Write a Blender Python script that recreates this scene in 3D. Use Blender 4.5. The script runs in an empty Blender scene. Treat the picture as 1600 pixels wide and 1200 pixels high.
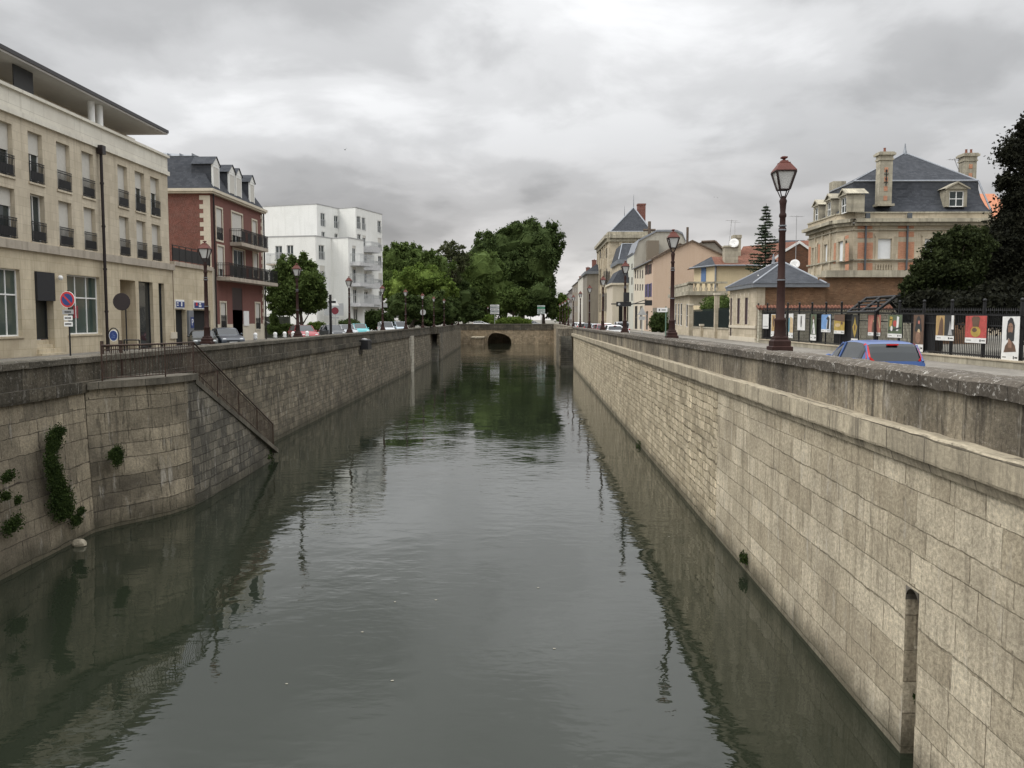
import bpy, math, random
import numpy as np
from mathutils import Vector, Matrix, noise
R = math.radians
random.seed(7)
scene = bpy.context.scene
C = scene.collection

# ------------------------------------------------------------------ camera
FPX, EYE = 1340.0, 6.6
YAW, PITCH = math.atan(32 / FPX), math.atan(101 / FPX)
cd = bpy.data.cameras.new('camera'); cam = bpy.data.objects.new('camera', cd); C.objects.link(cam)
cd.sensor_width = 36; cd.lens = 36 * FPX / 1600; cd.clip_end = 5000; cd.clip_start = .1
cam.location = (0, 0, EYE); cam.rotation_euler = (math.pi / 2 - PITCH, 0, YAW)
scene.camera = cam
# ------------------------------------------------------------------ exposure
scene.view_settings.view_transform = 'Standard'; scene.view_settings.look = 'None'
scene.view_settings.exposure = 0.15; scene.view_settings.gamma = 1
# ------------------------------------------------------------------ sky
SUN_EL, SUN_AZ = R(50), R(-115)          # azimuth measured from +Y towards +X
W = bpy.data.worlds.new('World'); scene.world = W; W.use_nodes = True
nt = W.node_tree; nt.nodes.clear()
def nd(tree, t, **kw):
    n = tree.nodes.new(t)
    for k, v in kw.items(): setattr(n, k, v)
    return n
def mth(tree, op, a, b=None, c=None, clamp=False):
    n = nd(tree, 'ShaderNodeMath', operation=op); n.use_clamp = clamp
    for i, v in enumerate((a, b, c)):
        if v is None: continue
        if isinstance(v, (int, float)): n.inputs[i].default_value = v
        else: tree.links.new(v, n.inputs[i])
    return n.outputs[0]
def ramp(tree, fac, stops, interp='LINEAR'):
    n = nd(tree, 'ShaderNodeValToRGB'); n.color_ramp.interpolation = interp
    e = n.color_ramp.elements
    while len(e) < len(stops): e.new(.5)
    for i, (p, c) in enumerate(stops):
        e[i].position = p; e[i].color = (c, c, c, 1) if isinstance(c, (int, float)) else (*c, 1)
    if fac is not None: tree.links.new(fac, n.inputs[0])
    return n
def mixc(tree, fac, a, b, mode='MIX'):
    n = nd(tree, 'ShaderNodeMix', data_type='RGBA', blend_type=mode)
    for sock, v in ((n.inputs[0], fac), (n.inputs[6], a), (n.inputs[7], b)):
        if isinstance(v, (int, float)): sock.default_value = v
        elif isinstance(v, tuple): sock.default_value = (*v, 1)
        else: tree.links.new(v, sock)
    return n.outputs[2]
def build_sky():
    t = nt; lk = t.links.new
    tc = nd(t, 'ShaderNodeTexCoord'); sep = nd(t, 'ShaderNodeSeparateXYZ'); lk(tc.outputs['Generated'], sep.inputs[0])
    x, y, z = sep.outputs
    zz = mth(t, 'ADD', mth(t, 'MAXIMUM', z, 0.0), .24)
    u = mth(t, 'DIVIDE', x, zz); v = mth(t, 'DIVIDE', y, zz)
    cb = nd(t, 'ShaderNodeCombineXYZ'); lk(u, cb.inputs[0]); lk(v, cb.inputs[1]); cb.inputs[2].default_value = 3.7
    def nz(scale, det, rough, off):
        mp = nd(t, 'ShaderNodeMapping'); mp.inputs['Location'].default_value = off; lk(cb.outputs[0], mp.inputs[0])
        n = nd(t, 'ShaderNodeTexNoise'); n.inputs['Scale'].default_value = scale
        n.inputs['Detail'].default_value = det; n.inputs['Roughness'].default_value = rough
        n.inputs['Distortion'].default_value = .25
        lk(mp.outputs[0], n.inputs['Vector']); return n.outputs[0]
    big = nz(.8, 4, .45, (6.3, 3.1, 0)); small = nz(2.4, 6, .55, (9.1, .3, 0))
    f = mth(t, 'ADD', mth(t, 'MULTIPLY', big, .72), mth(t, 'MULTIPLY', small, .28))
    # brightness of the cloud deck by elevation: dull band low down, paler streak at the horizon, bright overhead
    el = ramp(t, z, [(0, .84), (.05, .80), (.085, .56), (.12, .50), (.17, .58), (.23, .70), (.31, .84), (.37, .94), (.46, 1.25), (.6, 1.8), (1, 2.2)])
    n = ramp(t, f, [(.36, .52), (.44, .70), (.50, .92), (.56, 1.14), (.66, 1.25)], 'EASE')
    b = mth(t, 'MULTIPLY', el.outputs[0], n.outputs[0])
    az = mth(t, 'SUBTRACT', 1.04, mth(t, 'MULTIPLY', x, .32))
    b = mth(t, 'MULTIPLY', b, az)
    warm = ramp(t, z, [(0, (1.0, .965, .93)), (.10, (1, .975, .965)), (.2, (.985, .99, 1.0)), (1, (.97, .985, 1))])
    col = mixc(t, 1.0, warm.outputs[0], b, 'MULTIPLY')
    sky = nd(t, 'ShaderNodeTexSky', sky_type='NISHITA'); sky.sun_disc = False
    sky.sun_elevation = SUN_EL; sky.sun_rotation = SUN_AZ
    sc = mixc(t, 1.0, col, (10, 10, 10), 'MULTIPLY')
    m = mixc(t, .04, sc, sky.outputs[0])
    bg = nd(t, 'ShaderNodeBackground'); lk(m, bg.inputs[0]); bg.inputs[1].default_value = .1
    o = nd(t, 'ShaderNodeOutputWorld'); lk(bg.outputs[0], o.inputs[0])
build_sky()
sd = bpy.data.lights.new('sun', 'SUN'); so = bpy.data.objects.new('sun', sd); C.objects.link(so)
sd.energy = 1.25; sd.angle = R(24); sd.color = (1, .95, .87)
_d = Vector((math.sin(SUN_AZ) * math.cos(SUN_EL), math.cos(SUN_AZ) * math.cos(SUN_EL), math.sin(SUN_EL)))
so.rotation_euler = _d.to_track_quat('Z', 'Y').to_euler()

# ------------------------------------------------------------------ helpers
def _basis():
    m = Matrix.Rotation(YAW, 3, 'Z') @ Matrix.Rotation(math.pi / 2 - PITCH, 3, 'X')
    return m
_B = _basis()
def ray(px, py): return _B @ Vector(((px - 800) / FPX, -(py - 600) / FPX, -1))
def hp(px, py, P, Q):
    """where the line of sight meets the upright plane through plan points P, Q -> (metres along PQ from P, height)"""
    d = ray(px, py); t = Vector((Q[0] - P[0], Q[1] - P[1])).normalized(); n = Vector((-t.y, t.x))
    s = (n.x * P[0] + n.y * P[1]) / (n.x * d.x + n.y * d.y)
    p = d * s
    return (p.x - P[0]) * t.x + (p.y - P[1]) * t.y, p.z + EYE
def hy(px, py, Y):
    d = ray(px, py); s = Y / d.y; return d.x * s, d.z * s + EYE
def hz(px, py, Z):
    d = ray(px, py); s = (Z - EYE) / d.z; return d.x * s, d.y * s

class MB:
    def __init__(s): s.v = []; s.f = []; s.sm = []
    def add(s, vs, fs, smooth=False):
        b = len(s.v); s.v += [tuple(v) for v in vs]
        for f in fs: s.f.append([b + i for i in f]); s.sm.append(smooth)
        return s
    def box(s, x0, x1, y0, y1, z0, z1):
        if x0 > x1: x0, x1 = x1, x0
        if y0 > y1: y0, y1 = y1, y0
        v = [(x, y, z) for z in (z0, z1) for x, y in ((x0, y0), (x1, y0), (x1, y1), (x0, y1))]
        return s.add(v, [(3, 2, 1, 0), (4, 5, 6, 7), (0, 1, 5, 4), (1, 2, 6, 5), (2, 3, 7, 6), (3, 0, 4, 7)])
    def quad(s, *p): return s.add(p, [tuple(range(len(p)))])
    def obox(s, P, Q, u0, u1, w0, w1, z0, z1):
        """box in the frame of wall PQ: u along, w outwards (to the right of PQ), z up"""
        t = Vector((Q[0] - P[0], Q[1] - P[1])).normalized(); n = Vector((t.y, -t.x))
        def pt(u, w, z): return (P[0] + t.x * u + n.x * w, P[1] + t.y * u + n.y * w, z)
        if u0 > u1: u0, u1 = u1, u0
        if w0 > w1: w0, w1 = w1, w0
        v = [pt(u, w, z) for z in (z0, z1) for u, w in ((u0, w1), (u1, w1), (u1, w0), (u0, w0))]
        return s.add(v, [(3, 2, 1, 0), (4, 5, 6, 7), (0, 1, 5, 4), (1, 2, 6, 5), (2, 3, 7, 6), (3, 0, 4, 7)])
    def tube(s, a, b, r0, r1=None, n=8, caps=True, smooth=True):
        r1 = r0 if r1 is None else r1; a, b = Vector(a), Vector(b); d = (b - a).normalized()
        t = d.orthogonal().normalized(); w = d.cross(t); vs = []
        for p, r in ((a, r0), (b, r1)):
            for i in range(n):
                q = 2 * math.pi * i / n; vs.append(p + t * math.cos(q) * r + w * math.sin(q) * r)
        s.add(vs, [(i, (i + 1) % n, n + (i + 1) % n, n + i) for i in range(n)], smooth)
        if caps: s.add(vs, [tuple(range(n - 1, -1, -1)), tuple(range(n, 2 * n))])
        return s
    def lathe(s, prof, c=(0, 0, 0), n=12, smooth=True, rot=0):
        vs = [(c[0] + r * math.cos(2 * math.pi * i / n + rot), c[1] + r * math.sin(2 * math.pi * i / n + rot), c[2] + z) for r, z in prof for i in range(n)]
        fs = [(j * n + i, j * n + (i + 1) % n, (j + 1) * n + (i + 1) % n, (j + 1) * n + i) for j in range(len(prof) - 1) for i in range(n)]
        fs2 = [tuple(range(n - 1, -1, -1)), tuple((len(prof) - 1) * n + i for i in range(n))]
        b = len(s.v); s.add(vs, fs, smooth); s.add(vs, fs2); return s
    def prism(s, poly, z0, z1):
        n = len(poly); v = [(x, y, z0) for x, y in poly] + [(x, y, z1) for x, y in poly]
        a = sum(poly[i][0] * poly[(i + 1) % n][1] - poly[(i + 1) % n][0] * poly[i][1] for i in range(n))
        fs = [(i, (i + 1) % n, n + (i + 1) % n, n + i) for i in range(n)] + [tuple(range(n - 1, -1, -1)), tuple(range(n, 2 * n))]
        if a < 0: fs = [f[::-1] for f in fs]
        return s.add(v, fs)
    def ball(s, c, rx, ry, rz, n=8, m=6, smooth=True):
        vs = [(c[0], c[1], c[2] - rz)]
        for j in range(1, m):
            a = -math.pi / 2 + math.pi * j / m
            for i in range(n):
                q = 2 * math.pi * i / n; vs.append((c[0] + rx * math.cos(a) * math.cos(q), c[1] + ry * math.cos(a) * math.sin(q), c[2] + rz * math.sin(a)))
        vs.append((c[0], c[1], c[2] + rz)); fs = []
        for i in range(n):
            fs.append((0, 1 + (i + 1) % n, 1 + i)); fs.append((len(vs) - 1, 1 + (m - 2) * n + i, 1 + (m - 2) * n + (i + 1) % n))
            for j in range(m - 2): a0 = 1 + j * n; fs.append((a0 + i, a0 + (i + 1) % n, a0 + n + (i + 1) % n, a0 + n + i))
        return s.add(vs, fs, smooth)
    def xf(s, M):
        s.v = [tuple(M @ Vector(v)) for v in s.v]; return s
    def build(s, name, mat, parent=None, label=None, kind=None, origin=None):
        me = bpy.data.meshes.new(name); v = s.v
        if origin is not None: v = [(a - origin[0], b - origin[1], c - origin[2]) for a, b, c in v]
        me.from_pydata(v, [], s.f); me.materials.append(mat)
        me.polygons.foreach_set('use_smooth', s.sm)
        uv = me.uv_layers.new(name='UVMap'); o3 = origin or (0, 0, 0)
        if parent is not None and origin is None: o3 = parent.location
        dat = np.zeros((len(me.loops), 2), 'f')
        for p in me.polygons:
            nx, ny, nz = p.normal
            if abs(nz) > .75:
                for li in p.loop_indices:
                    c = me.vertices[me.loops[li].vertex_index].co; dat[li] = (c[0] + o3[0] * 0, c[1])
            else:
                l = math.hypot(nx, ny); tx, ty = -ny / l, nx / l; k = 1 / max(l, .3)
                for li in p.loop_indices:
                    c = me.vertices[me.loops[li].vertex_index].co
                    dat[li] = (c[0] * tx + c[1] * ty, c[2] * k)
        uv.data.foreach_set('uv', dat.ravel())
        o = bpy.data.objects.new(name, me); C.objects.link(o)
        if origin is not None: o.location = origin
        if parent is not None: o.parent = parent
        if label: o['label'] = label
        if kind: o['kind'] = kind
        return o
def tag(o, label, cat, group=None):
    o['label'] = label; o['category'] = cat
    if group: o['group'] = group
    return o
def thing(name, label, cat, loc=(0, 0, 0), rz=0, group=None):
    o = bpy.data.objects.new(name, None); C.objects.link(o); o.location = loc; o.rotation_euler = (0, 0, rz)
    o.empty_display_size = .2
    return tag(o, label, cat, group)
def kids(o): return [c for c in bpy.data.objects if c.parent == o]
def dup(o, loc=None, rz=None, label=None, parent=None, _k=None):
    c = o.copy(); C.objects.link(c); c.parent = parent
    if loc is not None: c.location = loc
    if rz is not None: c.rotation_euler = (0, 0, rz)
    if label: c['label'] = label
    for ch in kids(o): dup(ch, parent=c)
    return c

# ------------------------------------------------------------------ materials
MATS = {}
def newmat(name):
    m = bpy.data.materials.new(name); m.use_nodes = True; t = m.node_tree; t.nodes.clear()
    o = nd(t, 'ShaderNodeOutputMaterial'); b = nd(t, 'ShaderNodeBsdfPrincipled'); t.links.new(b.outputs[0], o.inputs[0])
    return m, t, b
def coords(t, kind='UV', scale=(1, 1, 1), loc=(0, 0, 0), rot=(0, 0, 0)):
    tc = nd(t, 'ShaderNodeTexCoord'); mp = nd(t, 'ShaderNodeMapping')
    mp.inputs['Scale'].default_value = scale; mp.inputs['Location'].default_value = loc; mp.inputs['Rotation'].default_value = rot
    t.links.new(tc.outputs[kind], mp.inputs[0]); return mp.outputs[0]
def noi(t, vec, scale, det=4, rough=.55, dist=0):
    n = nd(t, 'ShaderNodeTexNoise'); n.inputs['Scale'].default_value = scale; n.inputs['Detail'].default_value = det
    n.inputs['Roughness'].default_value = rough; n.inputs['Distortion'].default_value = dist
    t.links.new(vec, n.inputs['Vector']); return n
def bump(t, b, h, strength, dist):
    n = nd(t, 'ShaderNodeBump'); n.inputs['Strength'].default_value = strength; n.inputs['Distance'].default_value = dist
    t.links.new(h, n.inputs['Height']); t.links.new(n.outputs[0], b.inputs['Normal'])
def plain(name, col, rough=.7, metal=0, var=.12, nscale=3.0, bmp=0, spec=None):
    """painted / metal / plaster surface with a little mottling"""
    if name in MATS: return MATS[name]
    m, t, b = newmat(name)
    g = coords(t, 'Object'); n = noi(t, g, nscale, 5, .6)
    k = ramp(t, n.outputs[0], [(.3, 1 - var), (.7, 1 + var)])
    c = mixc(t, 1.0, col, k.outputs[0], 'MULTIPLY'); t.links.new(c, b.inputs['Base Color'])
    b.inputs['Roughness'].default_value = rough; b.inputs['Metallic'].default_value = metal
    if spec is not None: b.inputs['Specular IOR Level'].default_value = spec
    if bmp: bump(t, b, noi(t, g, nscale * 12, 4).outputs[0], bmp, .01)
    MATS[name] = m; return m
def plaster(name, col, dirt=(.18, .16, .13), amt=.35, streak=True):
    if name in MATS: return MATS[name]
    m, t, b = newmat(name); g = coords(t, 'UV')
    n1 = noi(t, g, .35, 6, .6); n2 = noi(t, coords(t, 'UV', (1.6, .12, 1)), 1.0, 5, .6)
    f = mth(t, 'MULTIPLY', mth(t, 'MAXIMUM', n1.outputs[0], n2.outputs[0]) if streak else n1.outputs[0], 1)
    k = ramp(t, f, [(.48, 0.0), (.78, 1.0)])
    c = mixc(t, mth(t, 'MULTIPLY', k.outputs[0], amt), col, dirt)
    n3 = noi(t, g, 8, 4); c = mixc(t, 1.0, c, ramp(t, n3.outputs[0], [(.3, .94), (.7, 1.06)]).outputs[0], 'MULTIPLY')
    t.links.new(c, b.inputs['Base Color']); b.inputs['Roughness'].default_value = .9
    bump(t, b, noi(t, g, 30, 3).outputs[0], .2, .01)
    MATS[name] = m; return m
def masonry(name, c1, c2, mortar, bw, bh, ms=.012, dirtcol=(.05, .045, .035), dirt=.5, streak=.5, wob=.02, bstr=.6, dark=1.0, lichen=0, grain=.5, vary=.35, white=0, jd=1.0, dash=0, irr=0, wet=0):
    """coursed stone or brick laid out in metres on the UVs, with stains and streaks"""
    if name in MATS: return MATS[name]
    m, t, b = newmat(name); g = coords(t, 'UV'); lk = t.links.new
    w = noi(t, g, 1.3, 3); w2 = noi(t, g, 9, 3)
    lo2 = noi(t, coords(t, 'UV', (.02, .6 / bh, 1), (2, 5, 0)), 1.0, 1); sq = nd(t, 'ShaderNodeSeparateXYZ'); lk(g, sq.inputs[0])
    dv = mth(t, 'MULTIPLY', lo2.outputs[0], bh * 1.3 * irr); row = mth(t, 'FLOOR', mth(t, 'DIVIDE', mth(t, 'ADD', sq.outputs[1], dv), bh))
    cr = nd(t, 'ShaderNodeCombineXYZ'); lk(mth(t, 'MULTIPLY', sq.outputs[0], .7 / bw), cr.inputs[0]); lk(mth(t, 'MULTIPLY', row, 3.71), cr.inputs[1]); lo = noi(t, cr.outputs[0], 1.0, 1)
    cb = nd(t, 'ShaderNodeCombineXYZ'); lk(mth(t, 'MULTIPLY', lo.outputs[0], bw * 1.5 * irr), cb.inputs[0]); lk(dv, cb.inputs[1])
    ad0 = nd(t, 'ShaderNodeVectorMath', operation='ADD'); lk(g, ad0.inputs[0]); lk(cb.outputs[0], ad0.inputs[1])
    add = nd(t, 'ShaderNodeVectorMath', operation='MULTIPLY_ADD'); lk(w.outputs['Color'], add.inputs[0]); add.inputs[1].default_value = (wob * 2, wob * 2, 0); lk(ad0.outputs[0], add.inputs[2])
    ad2 = nd(t, 'ShaderNodeVectorMath', operation='MULTIPLY_ADD'); lk(w2.outputs['Color'], ad2.inputs[0]); ad2.inputs[1].default_value = (wob * .7, wob * .7, 0); lk(add.outputs[0], ad2.inputs[2])
    br = nd(t, 'ShaderNodeTexBrick'); lk(ad2.outputs[0], br.inputs['Vector'])
    br.offset = .43; br.offset_frequency = 2; br.squash = .78; br.squash_frequency = 3
    br.inputs['Scale'].default_value = 1; br.inputs['Mortar Size'].default_value = ms; br.inputs['Mortar Smooth'].default_value = .4
    br.inputs['Bias'].default_value = 0; br.inputs['Brick Width'].default_value = bw; br.inputs['Row Height'].default_value = bh
    br.inputs['Color1'].default_value = (0, 0, 0, 1); br.inputs['Color2'].default_value = (1, 1, 1, 1); br.inputs['Mortar'].default_value = (.5, .5, .5, 1)
    stone = mixc(t, br.outputs['Color'], c1, c2)
    n1 = noi(t, g, .9, 8, .65)
    stone = mixc(t, 1.0, stone, ramp(t, n1.outputs[0], [(.25, 1 - vary), (.75, 1 + vary)]).outputs[0], 'MULTIPLY')
    n4 = noi(t, g, 14, 6, .75)
    stone = mixc(t, 1.0, stone, ramp(t, n4.outputs[0], [(.3, 1 - grain * .5), (.7, 1 + grain * .4)]).outputs[0], 'MULTIPLY')
    jm = ramp(t, noi(t, g, 1.7, 5, .7).outputs[0], [(.36, .08 * jd if irr else .45 * jd), (.58, jd)])
    c = mixc(t, mth(t, 'MULTIPLY', br.outputs['Fac'], jm.outputs[0]), stone, mortar)
    big = noi(t, g, .22, 6, .65, .4); st = noi(t, coords(t, 'UV', (2.2, .10, 1), (3, 7, 0)), 1.0, 6, .65)
    st2 = noi(t, coords(t, 'UV', (7, .35, 1), (1, 2, 0)), 1.0, 5, .7)
    k1 = ramp(t, big.outputs[0], [(.45, 0.0), (.68, 1.0)]); k2 = ramp(t, mth(t, 'ADD', mth(t, 'MULTIPLY', st.outputs[0], .6), mth(t, 'MULTIPLY', st2.outputs[0], .4)), [(.47, 0.0), (.66, 1.0)])
    f = mth(t, 'MAXIMUM', mth(t, 'MULTIPLY', k1.outputs[0], dirt), mth(t, 'MULTIPLY', k2.outputs[0], streak))
    c = mixc(t, f, c, dirtcol)
    if dash:
        v = noi(t, coords(t, 'UV', (5.5, 1.0, 1), (11, 3, 0)), 1.0, 5, .7, .3); k = ramp(t, v.outputs[0], [(.54, 0.0), (.62, 1.0)])
        c = mixc(t, mth(t, 'MULTIPLY', k.outputs[0], dash), c, tuple(q * .6 for q in dirtcol))
    if lichen:
        v = noi(t, g, 7, 6, .85); k = ramp(t, v.outputs[0], [(.56, 0.0), (.62, 1.0)])
        c = mixc(t, mth(t, 'MULTIPLY', k.outputs[0], lichen), c, (.46, .44, .40))
    if white:
        v = noi(t, coords(t, 'UV', (1.2, .25, 1), (5, 1, 0)), 2.4, 6, .7); k = ramp(t, v.outputs[0], [(.58, 0.0), (.70, 1.0)])
        c = mixc(t, mth(t, 'MULTIPLY', k.outputs[0], white), c, (.55, .52, .46))
    if wet:
        sp = nd(t, 'ShaderNodeSeparateXYZ'); lk(g, sp.inputs[0]); wn = noi(t, g, 1.1, 5, .7)
        hh = mth(t, 'ADD', sp.outputs[1], mth(t, 'MULTIPLY', mth(t, 'SUBTRACT', wn.outputs[0], .5), .9)); k = ramp(t, hh, [(.12, 1.0), (.55, .0)])
        c = mixc(t, mth(t, 'MULTIPLY', k.outputs[0], wet), c, (.045, .042, .026))
    if dark != 1.0: c = mixc(t, 1.0, c, (dark, dark, dark), 'MULTIPLY')
    lk(c, b.inputs['Base Color']); b.inputs['Roughness'].default_value = .93; b.inputs['Specular IOR Level'].default_value = .25
    h = mth(t, 'SUBTRACT', mth(t, 'ADD', mth(t, 'MULTIPLY', n4.outputs[0], .45), mth(t, 'MULTIPLY', n1.outputs[0], .6)), mth(t, 'MULTIPLY', br.outputs['Fac'], .8))
    bump(t, b, h, bstr, .05)
    MATS[name] = m; return m
def glass_mat(name='window_glass', col=(.035, .045, .045), rough=.06):
    if name in MATS: return MATS[name]
    m, t, b = newmat(name); g = coords(t, 'Object'); n = noi(t, g, .8, 2)
    c = mixc(t, n.outputs[0], tuple(v * .5 for v in col), tuple(v * 1.6 for v in col)); t.links.new(c, b.inputs['Base Color'])
    b.inputs['Roughness'].default_value = rough; b.inputs['IOR'].default_value = 1.5
    bump(t, b, noi(t, g, 1.3, 2).outputs[0], .06, .05)
    MATS[name] = m; return m
def leaf_mat(name, c1, c2, trans=.25):
    if name in MATS: return MATS[name]
    m, t, b = newmat(name); g = coords(t, 'Object'); n = noi(t, g, .35, 4, .7); n2 = noi(t, g, 2.6, 3)
    geo = nd(t, 'ShaderNodeNewGeometry')
    f = mth(t, 'ADD', mth(t, 'MULTIPLY', n.outputs[0], .6), mth(t, 'MULTIPLY', geo.outputs['Random Per Island'], .4))
    c = mixc(t, ramp(t, f, [(.3, 0.0), (.72, 1.0)]).outputs[0], c1, c2); t.links.new(c, b.inputs['Base Color'])
    b.inputs['Roughness'].default_value = .85; b.inputs['Specular IOR Level'].default_value = .1
    tr = nd(t, 'ShaderNodeBsdfTranslucent'); t.links.new(c, tr.inputs[0]); mx = nd(t, 'ShaderNodeMixShader'); mx.inputs[0].default_value = trans
    t.links.new(b.outputs[0], mx.inputs[1]); t.links.new(tr.outputs[0], mx.inputs[2])
    o = [x for x in t.nodes if x.type == 'OUTPUT_MATERIAL'][0]; t.links.new(mx.outputs[0], o.inputs[0])
    MATS[name] = m; return m
def paint(name, col, coat=.6, rough=.35):
    if name in MATS: return MATS[name]
    m, t, b = newmat(name); g = coords(t, 'Object'); n = noi(t, g, 2, 3)
    t.links.new(mixc(t, 1.0, col, ramp(t, n.outputs[0], [(.3, .92), (.7, 1.05)]).outputs[0], 'MULTIPLY'), b.inputs['Base Color'])
    b.inputs['Roughness'].default_value = rough; b.inputs['Coat Weight'].default_value = coat; b.inputs['Coat Roughness'].default_value = .08
    MATS[name] = m; return m

M = {}
M['right_wall'] = masonry('right_wall', (.44, .38, .275), (.65, .575, .435), (.12, .095, .062), 1.15, .50, .013, (.17, .138, .095), .5, .65, .035, .95, grain=1.0, vary=.34, white=.5, dash=.3, irr=1, wet=.7, jd=.75)
M['rubble_wall'] = masonry('rubble_wall', (.40, .34, .235), (.67, .58, .42), (.12, .095, .06), .50, .25, .02, (.19, .155, .10), .45, .5, .09, 1.0, grain=.9, vary=.45, white=.3, dash=.35, irr=1, wet=.7)
M['right_cornice'] = masonry('right_cornice', (.38, .33, .24), (.48, .42, .31), (.14, .12, .09), 1.6, 5.0, .02, (.11, .095, .075), .4, .75, .02, .5, grain=.6, vary=.25, dash=.3)
M['right_parapet'] = masonry('right_parapet', (.15, .13, .098), (.36, .31, .225), (.24, .21, .16), 1.3, 3.1, .035, (.045, .038, .03), .85, 1.0, .03, 1.0, grain=.9, vary=.6, lichen=.25, white=.55, dash=.55)
M['right_coping'] = masonry('right_coping', (.085, .073, .058), (.13, .112, .09), (.04, .034, .027), 1.5, 6.0, .018, (.05, .042, .033), .6, .5, .02, 1.0, grain=1.0, vary=.4, lichen=1.0, white=.15)
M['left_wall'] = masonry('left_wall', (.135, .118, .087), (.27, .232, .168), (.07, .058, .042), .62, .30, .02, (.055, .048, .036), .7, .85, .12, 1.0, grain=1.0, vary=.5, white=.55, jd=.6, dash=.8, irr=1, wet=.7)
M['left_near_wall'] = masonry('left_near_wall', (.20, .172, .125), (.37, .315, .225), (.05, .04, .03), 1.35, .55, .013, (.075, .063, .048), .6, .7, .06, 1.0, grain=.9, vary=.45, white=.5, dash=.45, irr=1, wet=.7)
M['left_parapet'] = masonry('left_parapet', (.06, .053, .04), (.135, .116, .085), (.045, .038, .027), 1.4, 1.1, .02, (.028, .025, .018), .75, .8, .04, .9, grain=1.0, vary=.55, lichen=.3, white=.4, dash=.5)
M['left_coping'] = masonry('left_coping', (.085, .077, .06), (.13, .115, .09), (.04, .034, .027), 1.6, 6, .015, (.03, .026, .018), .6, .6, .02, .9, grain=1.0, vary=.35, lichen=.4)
M['bridge_stone'] = masonry('bridge_stone', (.28, .22, .145), (.42, .33, .22), (.10, .08, .05), .7, .32, .02, (.08, .065, .045), .5, .6, .05, .8, grain=.6, vary=.4, white=.4, dash=.3)
M['iron'] = plain('iron', (.035, .022, .02), .55, .3, .3, 6)
M['black_iron'] = plain('black_iron', (.012, .012, .013), .5, .3, .3, 6)
M['rust_iron'] = plain('rust_iron', (.045, .024, .015), .7, .1, .5, 9)
M['dark'] = plain('black_and_shade', (.008, .008, .008), .9)  # near-black; paints shade in slot and garage, also colours a door and panes
M['road'] = masonry('asphalt', (.09, .086, .078), (.11, .104, .094), (.1, .1, .09), 3, 3, .001, (.05, .05, .045), .4, .2, .02, .4, grain=.6, vary=.2)
M['pave'] = masonry('pavement', (.20, .185, .16), (.25, .23, .20), (.10, .095, .085), .5, .5, .01, (.09, .085, .07), .4, .2, .01, .4, grain=.5, vary=.2)
M['white'] = plain('white_paint', (.78, .78, .76), .6, 0, .06)
M['grey'] = plain('grey_paint', (.35, .35, .35), .6, 0, .1)
M['glass'] = glass_mat()
def water_mat():
    m, t, b = newmat('canal_water'); lk = t.links.new
    g = coords(t, 'Object'); b.inputs['Roughness'].default_value = .012; b.inputs['IOR'].default_value = 1.47
    n0 = noi(t, g, .10, 4, .6, .6); n0b = noi(t, coords(t, 'Object', (1, .5, 1), (4, 9, 0)), .05, 3, .6)
    lk(mixc(t, n0b.outputs[0], (.010, .013, .008), (.020, .025, .016)), b.inputs['Base Color'])
    r1 = noi(t, coords(t, 'Object', (1.0, 1.7, 1), rot=(0, 0, .25)), 1.25, 2, .45, .4)
    r2 = noi(t, coords(t, 'Object', (1.0, 1.7, 1), rot=(0, 0, -.35)), 3.6, 2, .5, .3)
    r3 = noi(t, g, .4, 2, .5)
    patch = ramp(t, n0.outputs[0], [(.40, .10), (.60, 1.0)])
    h = mth(t, 'MULTIPLY', mth(t, 'ADD', mth(t, 'MULTIPLY', r1.outputs[0], .8), mth(t, 'MULTIPLY', r2.outputs[0], .22)), patch.outputs[0])
    h = mth(t, 'ADD', h, mth(t, 'MULTIPLY', r3.outputs[0], 1.0))
    bump(t, b, h, 1.0, .016)
    return m
M['water'] = water_mat()

# ------------------------------------------------------------------ ground, road, water
GZ = 4.6
def XL(d): return -13.35 - .0205 * d        # top front edge of the left quay
def wl(): # polygons of street ground left / right / beyond
    a = MB()
    left = [(-1500, -80), (-14.1, -80), (XL(0) - .4, 0), (XL(60) - .4, 60), (XL(134) - .7, 134), (-15.5, 138), (-17.6, 201), (-22.5, 203), (-22.5, 236.5), (-1500, 236.5)]
    right = [(6.0, -80), (1500, -80), (1500, 236.5), (6.3, 236.5), (6.2, 120)]
    far = [(-1500, 236.5), (1500, 236.5), (1500, 2500), (-1500, 2500)]
    for poly in (left, right, far): a.add([(x, y, GZ) for x, y in poly], [tuple(range(len(poly)))])
    return a
wl().build('ground', plain('ground_earth', (.16, .15, .125), .95, 0, .2, .2, .3), kind='structure')
MB().add([(-26, -80, 0), (12, -80, 0), (12, 260, 0), (-26, 260, 0)], [(0, 1, 2, 3)]).build('canal_water', M['water'], kind='structure')
r = MB()
r.quad((7.9, -60, GZ + .004), (15.2, -60, GZ + .004), (15.6, 232, GZ + .004), (8.1, 232, GZ + .004))
r.quad((-23, -60, GZ + .004), (-16.4, -60, GZ + .004), (-19.9, 232, GZ + .004), (-26.5, 232, GZ + .004))
r.quad((-90, 237.5, GZ + .008), (80, 237.5, GZ + .008), (80, 249, GZ + .008), (-90, 249, GZ + .008))
r.build('road', M['road'], kind='structure')
p = MB()
p.box(15.3, 18.2, -60, 230, GZ, GZ + .12); p.box(6.3, 7.8, -60, 118, GZ, GZ + .12); p.box(-25.4, -23.1, -60, 100, GZ, GZ + .12)
p.box(-16.2, -14.9, -60, 44, GZ, GZ + .12)
p.build('pavement', M['pave'], kind='structure')

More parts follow.
